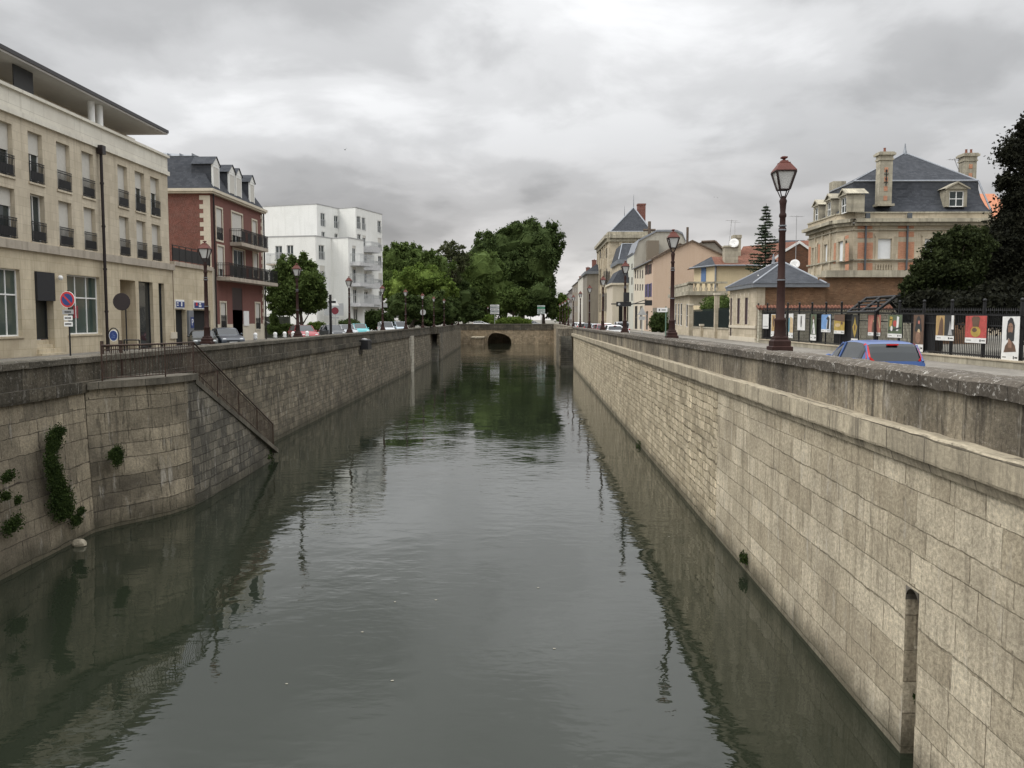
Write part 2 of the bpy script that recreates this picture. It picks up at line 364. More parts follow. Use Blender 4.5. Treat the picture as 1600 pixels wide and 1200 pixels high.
# ------------------------------------------------------------------ quay walls
def resample(path, step):
    out = []
    for a, b in zip(path[:-1], path[1:]):
        n = max(1, int(math.dist(a[:2], b[:2]) / step))
        for i in range(n): out.append(tuple(a[k] + (b[k] - a[k]) * i / n for k in range(len(a))))
    out.append(tuple(path[-1])); return out
def sweep(mb, path, prof, rough=0, step=None, smooth=False, seed=0):
    """closed profile [(offset to the right of travel, z)] along path [(x, y, dz)]"""
    if step: path = resample(path, step)
    n, m = len(path), len(prof); vs = []
    for i, p in enumerate(path):
        a = path[max(0, i - 1)]; b = path[min(n - 1, i + 1)]
        t = Vector((b[0] - a[0], b[1] - a[1])).normalized(); nr = Vector((t.y, -t.x))
        for j, (o, z) in enumerate(prof):
            x, y, zz = p[0] + nr.x * o, p[1] + nr.y * o, z + p[2]
            if rough:
                q = noise.noise_vector(Vector((x * 2.3 + seed, y * 2.3, zz * 3.1))) * rough + noise.noise_vector(Vector((x * 9, y * 9 + seed, zz * 11))) * rough * .5
                x += q.x; y += q.y * .5; zz += q.z
            vs.append((x, y, zz))
    fs = [(i * m + j, (i + 1) * m + j, (i + 1) * m + (j + 1) % m, i * m + (j + 1) % m) for i in range(n - 1) for j in range(m)]
    mb.add(vs, fs, smooth); mb.add([vs[j] for j in range(m)], [tuple(range(m))]); mb.add([vs[(n - 1) * m + j] for j in range(m)], [tuple(range(m - 1, -1, -1))])
    return mb
# left quay: travel away from us along +y, so "right of travel" is towards the water
t = thing('quay_wall', 'dark stained left canal wall with blackened parapet running to the far bridge', 'quay wall', (-14, 60, 0))
def TL(mb, name, mat, **k): return mb.build(name, mat, t, **k).__setattr__('matrix_parent_inverse', t.matrix_world.inverted()) if False else mb.xf(Matrix.Translation((14, -60, 0))).build(name, mat, t, **k)
Lp = [(XL(d), d, 0) for d in (26, 41, 134)]
Ln = [(XL(d), d, 0) for d in (-40, 26)]
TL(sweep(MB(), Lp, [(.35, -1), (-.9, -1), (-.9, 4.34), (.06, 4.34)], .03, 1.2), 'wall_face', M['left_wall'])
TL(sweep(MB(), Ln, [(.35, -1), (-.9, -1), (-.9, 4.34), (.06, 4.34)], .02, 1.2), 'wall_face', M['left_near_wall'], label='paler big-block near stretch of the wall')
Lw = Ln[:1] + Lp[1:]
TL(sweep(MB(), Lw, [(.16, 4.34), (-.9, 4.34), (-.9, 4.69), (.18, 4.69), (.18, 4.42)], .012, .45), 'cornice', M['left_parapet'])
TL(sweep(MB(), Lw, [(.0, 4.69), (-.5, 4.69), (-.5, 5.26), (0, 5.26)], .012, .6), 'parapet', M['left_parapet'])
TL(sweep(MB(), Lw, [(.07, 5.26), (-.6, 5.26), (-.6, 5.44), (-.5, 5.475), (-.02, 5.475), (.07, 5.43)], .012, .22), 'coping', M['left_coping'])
w = MB(); w.box(XL(108) + .02, XL(108) + .42, 107.2, 109.4, 0, 4.5); 
TL(w, 'repair_strip', masonry('pale_repair', (.42, .39, .32), (.52, .48, .40), (.2, .18, .14), .5, .4, .02, dirt=.2, streak=.3), label='pale rebuilt vertical strip of new stones')
# second left stretch beyond the recessed steps
t = thing('quay_wall', 'far left canal wall between recessed steps and bridge', 'quay wall', (-14, 60, 0))
L2 = [(-14.95, 138, 0), (-17.2, 201, 0), (-17.4, 206, 0)]
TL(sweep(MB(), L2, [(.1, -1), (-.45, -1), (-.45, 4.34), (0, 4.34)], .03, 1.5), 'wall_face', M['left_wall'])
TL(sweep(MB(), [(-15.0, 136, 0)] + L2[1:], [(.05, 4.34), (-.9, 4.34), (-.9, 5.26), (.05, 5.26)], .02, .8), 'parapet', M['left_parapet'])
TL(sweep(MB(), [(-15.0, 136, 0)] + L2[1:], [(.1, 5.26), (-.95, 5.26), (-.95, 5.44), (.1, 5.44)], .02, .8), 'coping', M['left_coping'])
TL(MB().quad((XL(134), 134, 4.3), (-14.95, 136.3, 4.3), (-14.95, 136.3, 5.44), (XL(134), 134, 5.44)), 'parapet_return', M['left_parapet'])
s = thing('canal_steps', 'narrow dark stone steps recessed in the left wall near the bridge', 'steps', (-15.4, 134, 0))
m = MB()
for i in range(20): m.box(-16.3 + 15.4, -15.05 + 15.4, .3 + i * .36, .3 + 9, i * .22, (i + 1) * .22)
m.build('tread', masonry('step_stone', (.10, .095, .08), (.16, .15, .12), (.05, .05, .04), .9, .3, dirt=.5), s)
MB().box(-.98, -.8, .0, 10, -.5, 4.3).build('side_wall', M['left_wall'], s)

# bastion with landing and staircase
b = thing('landing_bastion', 'stone bastion with railed landing and stair bulging from the left wall', 'bastion', (-13, 30, 0))
def TB(mb, name, mat, **k): return mb.xf(Matrix.Translation((13, -30, 0))).build(name, mat, b, **k)
bp = [(-13.78, 26.0), (-13.5, 26.7), (-13.0, 27.5), (-12.45, 28.5), (-12.22, 29.5), (-12.18, 30.6), (-12.2, 35), (-12.35, 40.4), (-13.6, 41.2)]
def batter(poly, z0, z1, off, mb, n=10):
    poly = [p[:2] for p in resample([(*q, 0) for q in poly], .5)]; vs = []; k = len(poly)
    for j in range(n + 1):
        f = j / n
        for i, pnt in enumerate(poly):
            a = Vector(poly[max(0, i - 1)]); c = Vector(poly[min(k - 1, i + 1)]); tt = (c - a).normalized()
            o = off * (1 - f); z = z0 + (z1(i, pnt) - z0) * f if callable(z1) else z0 + (z1 - z0) * f
            q = noise.noise_vector(Vector((pnt[0] * 2, pnt[1] * 2, z * 2))) * .03
            vs.append((pnt[0] + tt.y * o + q.x, pnt[1] - tt.x * o + q.y, z))
    return mb.add(vs, [(j * k + i, j * k + i + 1, (j + 1) * k + i + 1, (j + 1) * k + i) for j in range(n) for i in range(k - 1)])
def stz(y): return 4.42 if y < 30.6 else max(.35, 4.42 - (y - 30.6) * (4.42 - .45) / 9.6)
mb = batter(bp[:5] + [(-12.2, 29.9)], -1, lambda i, pt: stz(pt[1]), .25, MB())
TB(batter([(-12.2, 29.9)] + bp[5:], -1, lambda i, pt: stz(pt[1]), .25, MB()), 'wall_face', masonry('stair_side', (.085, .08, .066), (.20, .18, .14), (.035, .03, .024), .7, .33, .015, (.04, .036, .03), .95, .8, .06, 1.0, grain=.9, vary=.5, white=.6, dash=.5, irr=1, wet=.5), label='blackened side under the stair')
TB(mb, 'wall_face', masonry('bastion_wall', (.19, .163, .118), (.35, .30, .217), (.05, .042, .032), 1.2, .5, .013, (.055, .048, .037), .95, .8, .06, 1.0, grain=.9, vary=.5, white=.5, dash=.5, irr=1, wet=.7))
m = MB(); sl = bp[:6] + [(-13.9, 30.6)]
m.prism(sl, 4.42, 4.44); m.prism([(x + .13 if i < 6 else x, y - (.1 if i < 4 else 0)) for i, (x, y) in enumerate(sl)], 4.44, 4.66)
TB(m, 'landing_slab', masonry('slab', (.12, .108, .085), (.18, .16, .125), (.05, .045, .035), 1.8, 3, .015, (.04, .036, .028), .6, .7, .02, .6, grain=.6, vary=.4, dash=.3))
m = MB(); ns = 24
for i in range(ns):
    y0 = 30.6 + i * 9.6 / ns; zt = 4.42 - i * (4.0 / ns); m.box(-13.95, -12.42, y0, y0 + 9.6 / ns, -.5, zt - .1)
TB(m, 'stair_flight', masonry('step_stone', (.1, .1, .1), (.1, .1, .1), (.1, .1, .1), 1, 1))
m = MB()
for a_, b_ in (((-12.5, 30.6), (-12.12, 35.4)), ((-12.5, 35.4), (-12.2, 40.4))):
    y0, y1 = a_[1], b_[1]; x0, x1 = -12.46, -12.1
    vs = [(x, y, stz(y) + dz) for y in (y0, y1) for x, dz in ((x0, -.14), (x1 - .04, -.14), (x1 - .04, .06), (x0, .06))]
    m.add(vs, [(0, 1, 2, 3), (7, 6, 5, 4), (1, 5, 6, 2), (0, 3, 7, 4), (3, 2, 6, 7), (0, 4, 5, 1)])
TB(m, 'string_course', MATS['slab'])
rl = thing('iron_railing', 'rusty dark railing around the landing and down the stair to the water', 'railing', (-13, 30, 4.6))
def TR(mb, name, mat, **k): return mb.xf(Matrix.Translation((13, -30, -4.6))).build(name, mat, rl, **k)
top = [(-13.5, 26.55), (-12.75, 27.5), (-12.38, 28.6), (-12.2, 30.0), (-12.25, 30.7)]; dn = [(-12.25, 30.7), (-12.35, 40.3)]
bars = MB(); hr = MB()
def rail(path, zf, H=1.12):
    P = [p[:2] for p in resample([(*q, 0) for q in path], .135)]
    for i, q in enumerate(P):
        z = zf(q[1]); bars.tube((*q, z + .08), (*q, z + H - .03), .011, n=4)
        if i and i % 2 == 0 or i == len(P) - 1:
            pass
    for a, c in zip(path[:-1], path[1:]):
        A = (*a, zf(a[1]) + H); Cc = (*c, zf(c[1]) + H)
        hr.tube(A, Cc, .03, n=6); hr.tube((a[0], a[1], A[2] - .13), (c[0], c[1], Cc[2] - .13), .016, n=5); hr.tube((a[0], a[1], A[2] - H + .1), (c[0], c[1], Cc[2] - H + .1), .018, n=5)
def stz2(y): return 4.66 if y < 30.72 else stz(y) + .1
rail(top, lambda y: 4.66); rail(dn, stz2)
TR(bars, 'bar_panel', M['rust_iron']); TR(hr, 'handrail', M['rust_iron'])
for x, y in [top[0], top[2], top[4], (-12.28, 33.1), (-12.31, 35.5), (-12.33, 37.9), (-12.35, 40.3)]:
    TR(MB().tube((x, y, stz2(y) - .2), (x, y, stz2(y) + 1.14), .026, n=6), 'post', M['rust_iron'])
gt = thing('iron_gate', 'small rusty gate closing the landing at the parapet gap', 'gate', (-13.95, 27.6, 4.6))
m = MB()
for i in range(9): m.tube((0, i * .13, .1), (0, i * .13, 1.1), .011, n=4)
m.tube((0, -.1, 1.12), (0, 1.15, 1.12), .025, n=6); m.tube((0, -.1, .1), (0, 1.15, .1), .02, n=6)
m.build('gate_panel', M['rust_iron'], gt)
for y in (-.12, 1.17): MB().box(-.04, .04, y - .04, y + .04, -.1, 1.3).build('post', M['rust_iron'], gt)

# right quay: travel towards us (-y), so "right of travel" ... is -x, the water side
rw = thing('quay_wall', 'pale limestone right canal wall with lichened parapet and arched slot', 'quay wall', (5.6, 40, 0))
def TQ(mb, name, mat, par=None, **k): return mb.xf(Matrix.Translation((-5.6, -40, 0))).build(name, mat, par or rw, **k)
def facade(mb, P, Q, z0, z1, ops, depth=.25, L=None, u0=0):
    """wall sheet on plan line P->Q (outside on the right of travel) with openings (ua, ub, za, zb) and their reveals"""
    t = Vector((Q[0] - P[0], Q[1] - P[1])); L = L or t.length; t.normalize(); n = Vector((t.y, -t.x))
    def pt(u, z, w=0): return (P[0] + t.x * u + n.x * w, P[1] + t.y * u + n.y * w, z)
    us = sorted({u0, L} | {min(max(x, u0), L) for o in ops for x in o[:2]}); zs = sorted({z0, z1} | {min(max(x, z0), z1) for o in ops for x in o[2:4]})
    us = [u for i, u in enumerate(us) if i == 0 or u - us[i - 1] > 1e-4]; zs = [u for i, u in enumerate(zs) if i == 0 or u - zs[i - 1] > 1e-4]
    for a, c in zip(us[:-1], us[1:]):
        zz = z0; run = None
        for e, g in zip(zs[:-1], zs[1:]):
            hole = any(o[0] < (a + c) / 2 < o[1] and o[2] < (e + g) / 2 < o[3] for o in ops)
            if hole:
                if run is not None: mb.quad(pt(a, run), pt(c, run), pt(c, e), pt(a, e)); run = None
            elif run is None: run = e
        if run is not None: mb.quad(pt(a, run), pt(c, run), pt(c, z1), pt(a, z1))
    for o in ops:
        a, c, e, g = o[:4]; d = -(o[4] if len(o) > 4 else depth)
        mb.quad(pt(a, e), pt(a, g), pt(a, g, d), pt(a, e, d)); mb.quad(pt(c, g), pt(c, e), pt(c, e, d), pt(c, g, d))
        mb.quad(pt(a, g), pt(c, g), pt(c, g, d), pt(a, g, d)); mb.quad(pt(c, e), pt(a, e), pt(a, e, d), pt(c, e, d))
    return mb
def seg(y0, y1, mat, ops=(), name='wall_face', **k):
    TQ(facade(MB(), (5.62, y1), (5.62, y0), -1, 4.5, [(y1 - o[1], y1 - o[0], o[2], o[3]) for o in ops], .55), name, mat, **k)
seg(-40, 26, M['right_wall'], [(12.32, 12.76, -1, 2.62)])
seg(26, 118, M['rubble_wall'], label='rougher small-stone stretch of the wall')
m = MB()                                     # rounded head, back and sill of the slot
for s_ in (-1, 1):
    pts = [(12.54 + .22 * s_ * math.cos(q), 2.40 + .22 * math.sin(q)) for q in [i * math.pi / 16 for i in range(9)]]
    for a, c in zip(pts[:-1], pts[1:]): m.quad((5.615, a[0], a[1]), (5.615, c[0], c[1]), (5.615, c[0], 2.63), (5.615, a[0], 2.63)); m.quad((5.615, *a), (5.615, *c), (6.1, *c), (6.1, *a))
m.quad((6.16, 12.2, -1), (6.16, 12.9, -1), (6.16, 12.9, 1.72), (6.16, 12.2, 1.72)); m.quad((5.86, 12.3, 2.2), (5.86, 12.8, 2.2), (5.86, 12.8, 2.7), (5.86, 12.3, 2.7))
TQ(m, 'slot_lining', masonry('slot_shaded_stone', (.13, .115, .095), (.20, .18, .15), (.05, .04, .03), 1, .4, dirt=.5)); TQ(MB().quad((6.18, 12.2, 1.5), (6.18, 12.9, 1.5), (6.18, 12.9, 2.7), (6.18, 12.2, 2.7)), 'slot_shade', M['dark'])  # darkened lining and a black sheet paint the shade inside the slot
def dz(y): return -.0030 * max(0, min(y, 120) - 10)
Rp = [(5.62, y, dz(y)) for y in (120, 100, 80, 60, 40, 20, 10, -40)]
lc = MB(); sweep(lc, Rp, [(0.0, 4.46), (-.6, 4.46), (-.6, 4.6), (.10, 4.6), (.06, 4.47)], .004, .6)
TQ(lc, 'string_course', M['right_cornice'])
TQ(sweep(MB(), Rp, [(.17, 4.62), (-.5, 4.60), (-.5, 5.02), (.16, 5.0), (.18, 4.98), (.18, 4.66)], .018, .18, seed=5), 'cornice', M['right_cornice'])
TQ(sweep(MB(), Rp, [(-.06, 5.0), (-.62, 5.0), (-.62, 5.64), (-.06, 5.64)], .010, .3, seed=9), 'parapet', M['right_parapet'])
TQ(sweep(MB(), Rp, [(.02, 5.64), (-.70, 5.64), (-.71, 5.82), (-.62, 5.87), (-.36, 5.88), (-.06, 5.865), (.02, 5.81)], .02, .11, seed=2), 'coping', M['right_coping'])
# stair block jutting out at the far end of the right wall
sb = thing('canal_steps', 'broad stone steps block jutting from the right wall near the bridge', 'steps', (4.7, 118, 0))
m = MB()
for i in range(16): m.box(-.85, .95, i * .42, 16, i * .26, (i + 1) * .26)
m.build('tread', masonry('step_stone', (.1, .1, .1), (.1, .1, .1), (.1, .1, .1), 1, 1), sb)
MB().box(-1.0, -.85, -.3, 16, -1, 4.4).build('side_wall', M['left_wall'], sb)
MB().box(-1.02, 1.3, 6.9, 16, 4.17, 5.3).build('parapet', M['right_parapet'], sb)
rw2 = thing('quay_wall', 'short shaded right wall between the jutting steps and bridge', 'quay wall', (5.75, 134, 0))
MB().box(0, 1.2, 0, 99, -1, 4.2).build('wall_face', M['bridge_stone'], rw2)
MB().box(-.03, .6, 0, 99, 4.2, 5.45).build('parapet', M['right_parapet'], rw2)

# bridge closing the basin
bz = thing('stone_bridge', 'low stone bridge with one dark lopsided arch closing the canal', 'bridge', (-8, 233, 0))
m = MB(); ax0, ax1, apx, H_ = -12.2, -5.7, -10.3, 2.95
arc = [(apx - (apx - ax0) * math.cos(q), H_ * math.sin(q) ** .8) for q in [i * math.pi / 20 for i in range(11)]] + [(apx + (ax1 - apx) * math.sin(q), H_ * max(0, math.cos(q)) ** .75) for q in [i * math.pi / 20 for i in range(1, 11)]]
Z1 = 3.75
for a, c in zip(arc[:-1], arc[1:]):
    m.quad((a[0] + 8, 0, a[1]), (c[0] + 8, 0, c[1]), (c[0] + 8, 0, Z1), (a[0] + 8, 0, Z1)); m.quad((a[0] + 8, 0, a[1]), (a[0] + 8, 8, a[1]), (c[0] + 8, 8, c[1]), (c[0] + 8, 0, c[1]))
m.quad((-22.5 + 8, 0, -1), (ax0 + 8, 0, -1), (ax0 + 8, 0, Z1), (-22.5 + 8, 0, Z1)); m.quad((ax1 + 8, 0, -1), (5.8 + 8, 0, -1), (5.8 + 8, 0, Z1), (ax1 + 8, 0, Z1))
m.quad((-14.5, 12, -1), (14, 12, -1), (14, 12, Z1), (-14.5, 12, Z1))
m.build('arch_wall', M['bridge_stone'], bz)
MB().box(-14.5, 13.8, -.12, .6, Z1, 5.1).build('parapet', M['left_parapet'], bz)
MB().box(-14.5, 13.8, -.2, .7, 5.1, 5.42).build('coping', M['left_coping'], bz)
MB().box(-14.5, 14, .6, 3.6, 4.3, 4.62).build('deck', M['road'], bz)
m = MB(); m.prism([(-16.0, 233), (-16.0, 224), (-14.6, 221.5), (-13.0, 224), (-13.0, 233)], -1, 1.7); m.xf(Matrix.Translation((8, -233, 0))); m.build('pier', M['bridge_stone'], bz)
m = MB(); m.prism([(-16.2, 233), (-16.2, 223.8), (-14.6, 221.1), (-12.8, 223.8), (-12.8, 233)], 1.7, 2.0); m.xf(Matrix.Translation((8, -233, 0))); m.build('pier_cap', M['right_cornice'], bz)
MB().box(-22.4, -17.3, 204, 206.5, -1, 4.6).build('quay_wall', M['left_wall']); tag(bpy.data.objects[-1] if False else [o for o in bpy.data.objects if o.name.startswith('quay_wall') and o.type == 'MESH'][-1], 'short return wall beside the dark inlet left of the bridge', 'quay wall')

# ------------------------------------------------------------------ building kit
class Bld:
    def __init__(s, name, label, cat, loc, group=None):
        s.loc = loc; s.o = thing(name, label, cat, loc, 0, group)
    def part(s, mb, name, mat, parent=None, **k):
        mb.xf(Matrix.Translation([-c for c in s.loc])); return mb.build(name, mat, parent or s.o, **k)
def rc(P, Q, x0, x1, y0, y1):
    ym, xm = (y0 + y1) / 2, (x0 + x1) / 2
    a, c = hp(x0, ym, P, Q)[0], hp(x1, ym, P, Q)[0]; zt, zb = hp(xm, y0, P, Q)[1], hp(xm, y1, P, Q)[1]
    return (min(a, c), max(a, c), zb, zt)
def win(B, P, Q, r, depth=.2, nx=1, nz=0, fr=.05, frame=None, pane=None, shut=0, rail=0, railmat=None, sill=None, zs=(), name='window', shutmat=None):
    """one window (or door) set back in its opening; pane, shutter, rail and sill are its own pieces"""
    a, c, e, g = r[:4]; frame = frame or M['white']; m = MB(); d = -depth
    m.obox(P, Q, a, a + fr, d, d + .06, e, g); m.obox(P, Q, c - fr, c, d, d + .06, e, g)
    m.obox(P, Q, a + fr, c - fr, d, d + .06, e, e + fr); m.obox(P, Q, a + fr, c - fr, d, d + .06, g - fr, g)
    for i in range(1, nx + 1):
        x = a + (c - a) * i / (nx + 1); m.obox(P, Q, x - fr * .45, x + fr * .45, d, d + .05, e + fr, g - fr)
    for i in range(1, nz + 1):
        z = e + (g - e) * i / (nz + 1); m.obox(P, Q, a + fr, c - fr, d + .002, d + .048, z - fr * .4, z + fr * .4)
    for z in zs: m.obox(P, Q, a + fr, c - fr, d + .002, d + .054, z - fr * .5, z + fr * .5)
    f = B.part(m, name, frame)
    B.part(MB().obox(P, Q, a, c, d - .04, d + .01, e, g), 'pane', pane or M['glass'], f)
    if shut: B.part(MB().obox(P, Q, a + .02, c - .02, d + .07, d + .10, g - (g - e) * shut, g), 'shutter', shutmat or M['shutter'], f)
    if rail:
        q = MB(); h = rail
        for z in (e + h, e + h - .12, e + .06): q.obox(P, Q, a - .03, c + .03, .03, .07, z - .018, z + .018)
        n = max(3, int((c - a) / .12))
        for i in range(n + 1): x = a + (c - a) * i / n; q.obox(P, Q, x - .010, x + .010, .04, .06, e + .07, e + h)
        x = a
        q.obox(P, Q, a + .06, c - .06, .044, .052, e + .12, e + h * .55) if railmat is None else None
        B.part(q, 'balcony_rail', railmat or M['black_iron'], f)
    if sill: B.part(MB().obox(P, Q, a - .1, c + .1, -.02, .07, e - .1, e - .005), 'sill', sill, f)
    return f
M['shutter'] = plain('shutter', (.55, .53, .48), .7, 0, .05, 5)
M['wshutter'] = plain('white_shutter', (.72, .74, .74), .7, 0, .04, 5)
M['beige_up'] = masonry('beige_up', (.53, .465, .355), (.61, .54, .42), (.36, .31, .235), .9, .45, .008, (.27, .225, .165), .45, .6, .0, .08, grain=.12, vary=.10)
M['beige_low'] = masonry('beige_low', (.53, .455, .325), (.585, .51, .375), (.36, .30, .20), 1.0, .5, .009, (.27, .215, .145), .55, .6, .0, .1, grain=.12, vary=.14)
M['ledge'] = plaster('ledge', (.42, .37, .30), (.10, .085, .07), .75)
M['pale_band'] = masonry('pale_band', (.68, .645, .56), (.72, .69, .60), (.42, .39, .33), 3.0, 2.5, .012, (.38, .34, .28), .35, .4, .0, .08, grain=.1, vary=.08)
M['slate'] = masonry('slate', (.040, .044, .052), (.064, .068, .077), (.024, .026, .03), .32, .16, .006, (.05, .055, .06), .3, .2, .0, .25, grain=.4, vary=.25)
M['zinc'] = plain('zinc', (.20, .215, .235), .45, .3, .15, 1.5)
M['redbrick'] = masonry('redbrick', (.14, .055, .042), (.22, .085, .065), (.33, .26, .22), .24, .085, .008, (.10, .04, .03), .3, .3, .0, .3, grain=.4, vary=.2, jd=.8)
M['redplaster'] = plaster('redplaster', (.18, .075, .06), (.10, .045, .038), .5)
M['cream'] = plaster('cream', (.60, .54, .43), (.30, .26, .2), .4)
M['whitewall'] = plaster('whitewall', (.77, .77, .735), (.42, .42, .38), .32)
M['gutter'] = plain('gutter', (.022, .016, .016), .4, .3, .2)
M['soffit'] = plain('soffit', (.52, .50, .47), .8, 0, .05)

# ---- beige apartment block, left foreground
XF = -25.5; P, Q = (XF, 30), (XF, 130)
A = Bld('apartment_building', 'long beige stone apartment block with overhanging flat roof at the left edge', 'building', (XF, 45, GZ))
u_end = hp(262, 300, P, Q)[0]; u_g = hp(271, 480, P, Q)[0]
z_l0, z_l1 = hp(0, 386, P, Q)[1], hp(0, 372, P, Q)[1]; z_b0, z_b1, z_b2 = hp(0, 172, P, Q)[1], hp(0, 163, P, Q)[1], hp(0, 132, P, Q)[1]
cols = [(-17, 19), (44.5, 66.5), (89, 109.5), (128.5, 146.5), (184.5, 199.5), (211.5, 226), (235.5, 249)]
ycol = [215, 245, 262, 275, 295, 304, 310]
ops = []; za0, za1 = hp(55, 286, P, Q)[1], hp(55, 208, P, Q)[1]; zb0, zb1 = hp(60, 379, P, Q)[1], hp(60, 305, P, Q)[1]
for (x0, x1), y in zip(cols, ycol):
    a, c = hp(x0, y, P, Q)[0], hp(x1, y, P, Q)[0]
    ops += [(a, c, za0, za1, .34), (a, c, zb0, zb1, .34)]
A.part(facade(MB(), P, Q, z_l0, z_b0, ops, L=u_end, u0=0), 'wall', M['beige_up'])
A.part(MB().obox(P, Q, u_end - .02, u_end - .0, -14, -.01, z_l0, z_b2), 'end_wall', M['beige_up'])
sh = [.55, .5, 1, 1, 1, .42, .42, 0, .2, 1, 1, 1, 1, 1]
for i, o in enumerate(ops):
    k = i // 2; fl = i % 2; s_ = {0: (.5, .35), 1: (.42, 0), 2: (1, 1), 3: (1, 1), 4: (1, 1), 5: (.4, 1), 6: (.4, 1)}[k][fl]
    win(A, P, Q, o, .32, 1, 0, .06, shut=s_, rail=1.02, sill=M['beige_up'])
m = MB(); m.obox(P, Q, 0, u_g + .1, -.3, .16, z_l0, z_l1); A.part(m, 'ledge', M['ledge'])
m = MB(); m.obox(P, Q, 0, u_end + .12, -.3, .14, z_b0, z_b1); m.obox(P, Q, 0, u_end + .02, -.3, .03, z_b1, z_b2); m.obox(P, Q, 0, u_end + .12, -.35, .16, z_b2, z_b2 + .16); A.part(m, 'parapet_band', M['pale_band'])
zr = 6.6 + 12.75
PA = (-28.2, 30)
m = MB(); m.obox(PA, (-28.2, 60), 0, 31.3, -8, 0, z_b2 - .6, zr); A.part(m, 'attic_wall', plaster('attic', (.62, .57, .48), (.4, .36, .3), .4))
for k in range(7):
    a = 2.2 + k * 4.2; win(A, PA, (-28.2, 60), (a, a + 1.8, z_b2 - .2, zr - .35), -.06, 1, name='attic_window', pane=M['shutter'] if k % 2 else None, frame=plain('dark_frame', (.03, .03, .03)))
m = MB(); xo = -25.3; ye = hp(262, 211, (xo, 0), (xo, 1))[0]; m.box(-40, xo, 25, ye, zr, zr + .10); A.part(m, 'roof_soffit', M['soffit'])
m = MB(); m.box(-40.05, xo + .06, 25, ye + .06, zr + .102, zr + .30); A.part(m, 'roof', plain('roof_edge', (.035, .033, .035), .5))
for x in (144.5, 157): u, _ = hp(x, 195, (-25.9, 0), (-25.9, 1)); A.part(MB().tube((-25.95, u, z_b2), (-25.95, u, zr), .2, n=14), 'column', M['white'])
m = MB(); m.obox(P, Q, 13.2, 14.9, -.45, -.40, z_b2, z_b2 + 1.5); A.part(m, 'terrace_screen', plain('dark_frame', (.03,) * 3))
# ground floor
G = []
shop1 = rc(P, Q, -40, 33, 418, 529); door = rc(P, Q, 56, 84, 424, 552); shop2 = rc(P, Q, 106, 157, 431, 522)
st = rc(P, Q, 189, 213, 435, 546); dg = rc(P, Q, 218, 240, 438, 548); nr = rc(P, Q, 249, 258, 440, 548)
zt = shop2[3]; shop1 = (*shop1[:3], zt); door = (door[0], door[1], GZ, zt); st = (st[0], st[1], GZ, zt); dg = (dg[0], dg[1], GZ, zt); nr = (nr[0], nr[1], GZ, zt); shop1 = (shop1[0], shop1[1], shop2[2], zt)
G = [(*shop1, .28), (*door, .45), (*shop2, .28), (*st, 1.2), (*dg, .3), (*nr, .3)]
A.part(facade(MB(), P, Q, GZ - .2, z_l0, G, L=u_g), 'ground_floor_wall', M['beige_low'])
gl = glass_mat('shop_glass', (.05, .07, .06), .05)
f = win(A, P, Q, shop1, .26, 3, 0, .07, pane=gl, sill=M['beige_low'], zs=(shop2[2] + 2.05,), name='shop_window')
f = win(A, P, Q, shop2, .26, 2, 0, .07, pane=gl, sill=M['beige_low'], zs=(shop2[2] + 2.05,), name='shop_window')
m = MB(); m.obox(P, Q, shop2[0] + .95, shop2[0] + 1.45, -.24, -.22, shop2[2] + .9, shop2[2] + 1.6); A.part(m, 'window_poster', plain('faded_red', (.25, .03, .04)), f)
win(A, P, Q, (door[0], door[1], GZ + .95, zt), .42, 0, 0, .06, pane=plain('door_dark', (.012, .015, .016), .3), frame=plain('dark_frame', (.03,) * 3), name='door')
m = MB()
for i in range(4): m.obox(P, Q, door[0] - .1 * (i == 3), door[1] + .6 * (i == 3), -.44, -.3 + i * .2, GZ, GZ + .92 - i * .23)
A.part(m, 'door_steps', M['beige_low'])
m = MB(); m.obox(P, Q, door[0] + .03, door[1] + .02, -.4, .12, zt - 1.5, zt - .02); A.part(m, 'awning_box', plain('awning', (.018, .018, .02), .8))
A.part(MB().ball((XF + .2, 30 + door[1] + .42, zt - .25), .14, .14, .14), 'wall_lamp', M['white'])
win(A, P, Q, (st[0], st[1], GZ, zt), 1.15, 0, 0, .04, pane=plaster('stairwell', (.34, .26, .19)), frame=M['beige_low'], name='stair_entrance')
win(A, P, Q, dg, .28, 0, 0, .05, pane=glass_mat('dark_glass', (.02, .025, .028)), frame=plain('dark_frame', (.03,) * 3), name='glass_door')
win(A, P, Q, nr, .28, 0, 0, .05, pane=glass_mat('dark_glass'), frame=plain('dark_frame', (.03,) * 3), name='glass_door')
up = hp(154, 300, P, Q)[0]; m = MB(); m.tube((XF + .22, 30 + up, GZ), (XF + .22, 30 + up, z_b0 - .1), .09, n=10); m.box(XF + .08, XF + .42, 30 + up - .2, 30 + up + .2, z_b0 - .35, z_b0 + .15)
for z in (7, 9.5, 12, 14.5): m.tube((XF + .22, 30 + up, z), (XF + .22, 30 + up, z + .12), .12, n=10)
A.part(m, 'downpipe', M['gutter'])
r = rc(P, Q, 265.5, 275, 519, 529); A.part(MB().obox(P, Q, r[0], r[1], 0, .1, r[2], r[3]), 'meter_box', M['cream'])

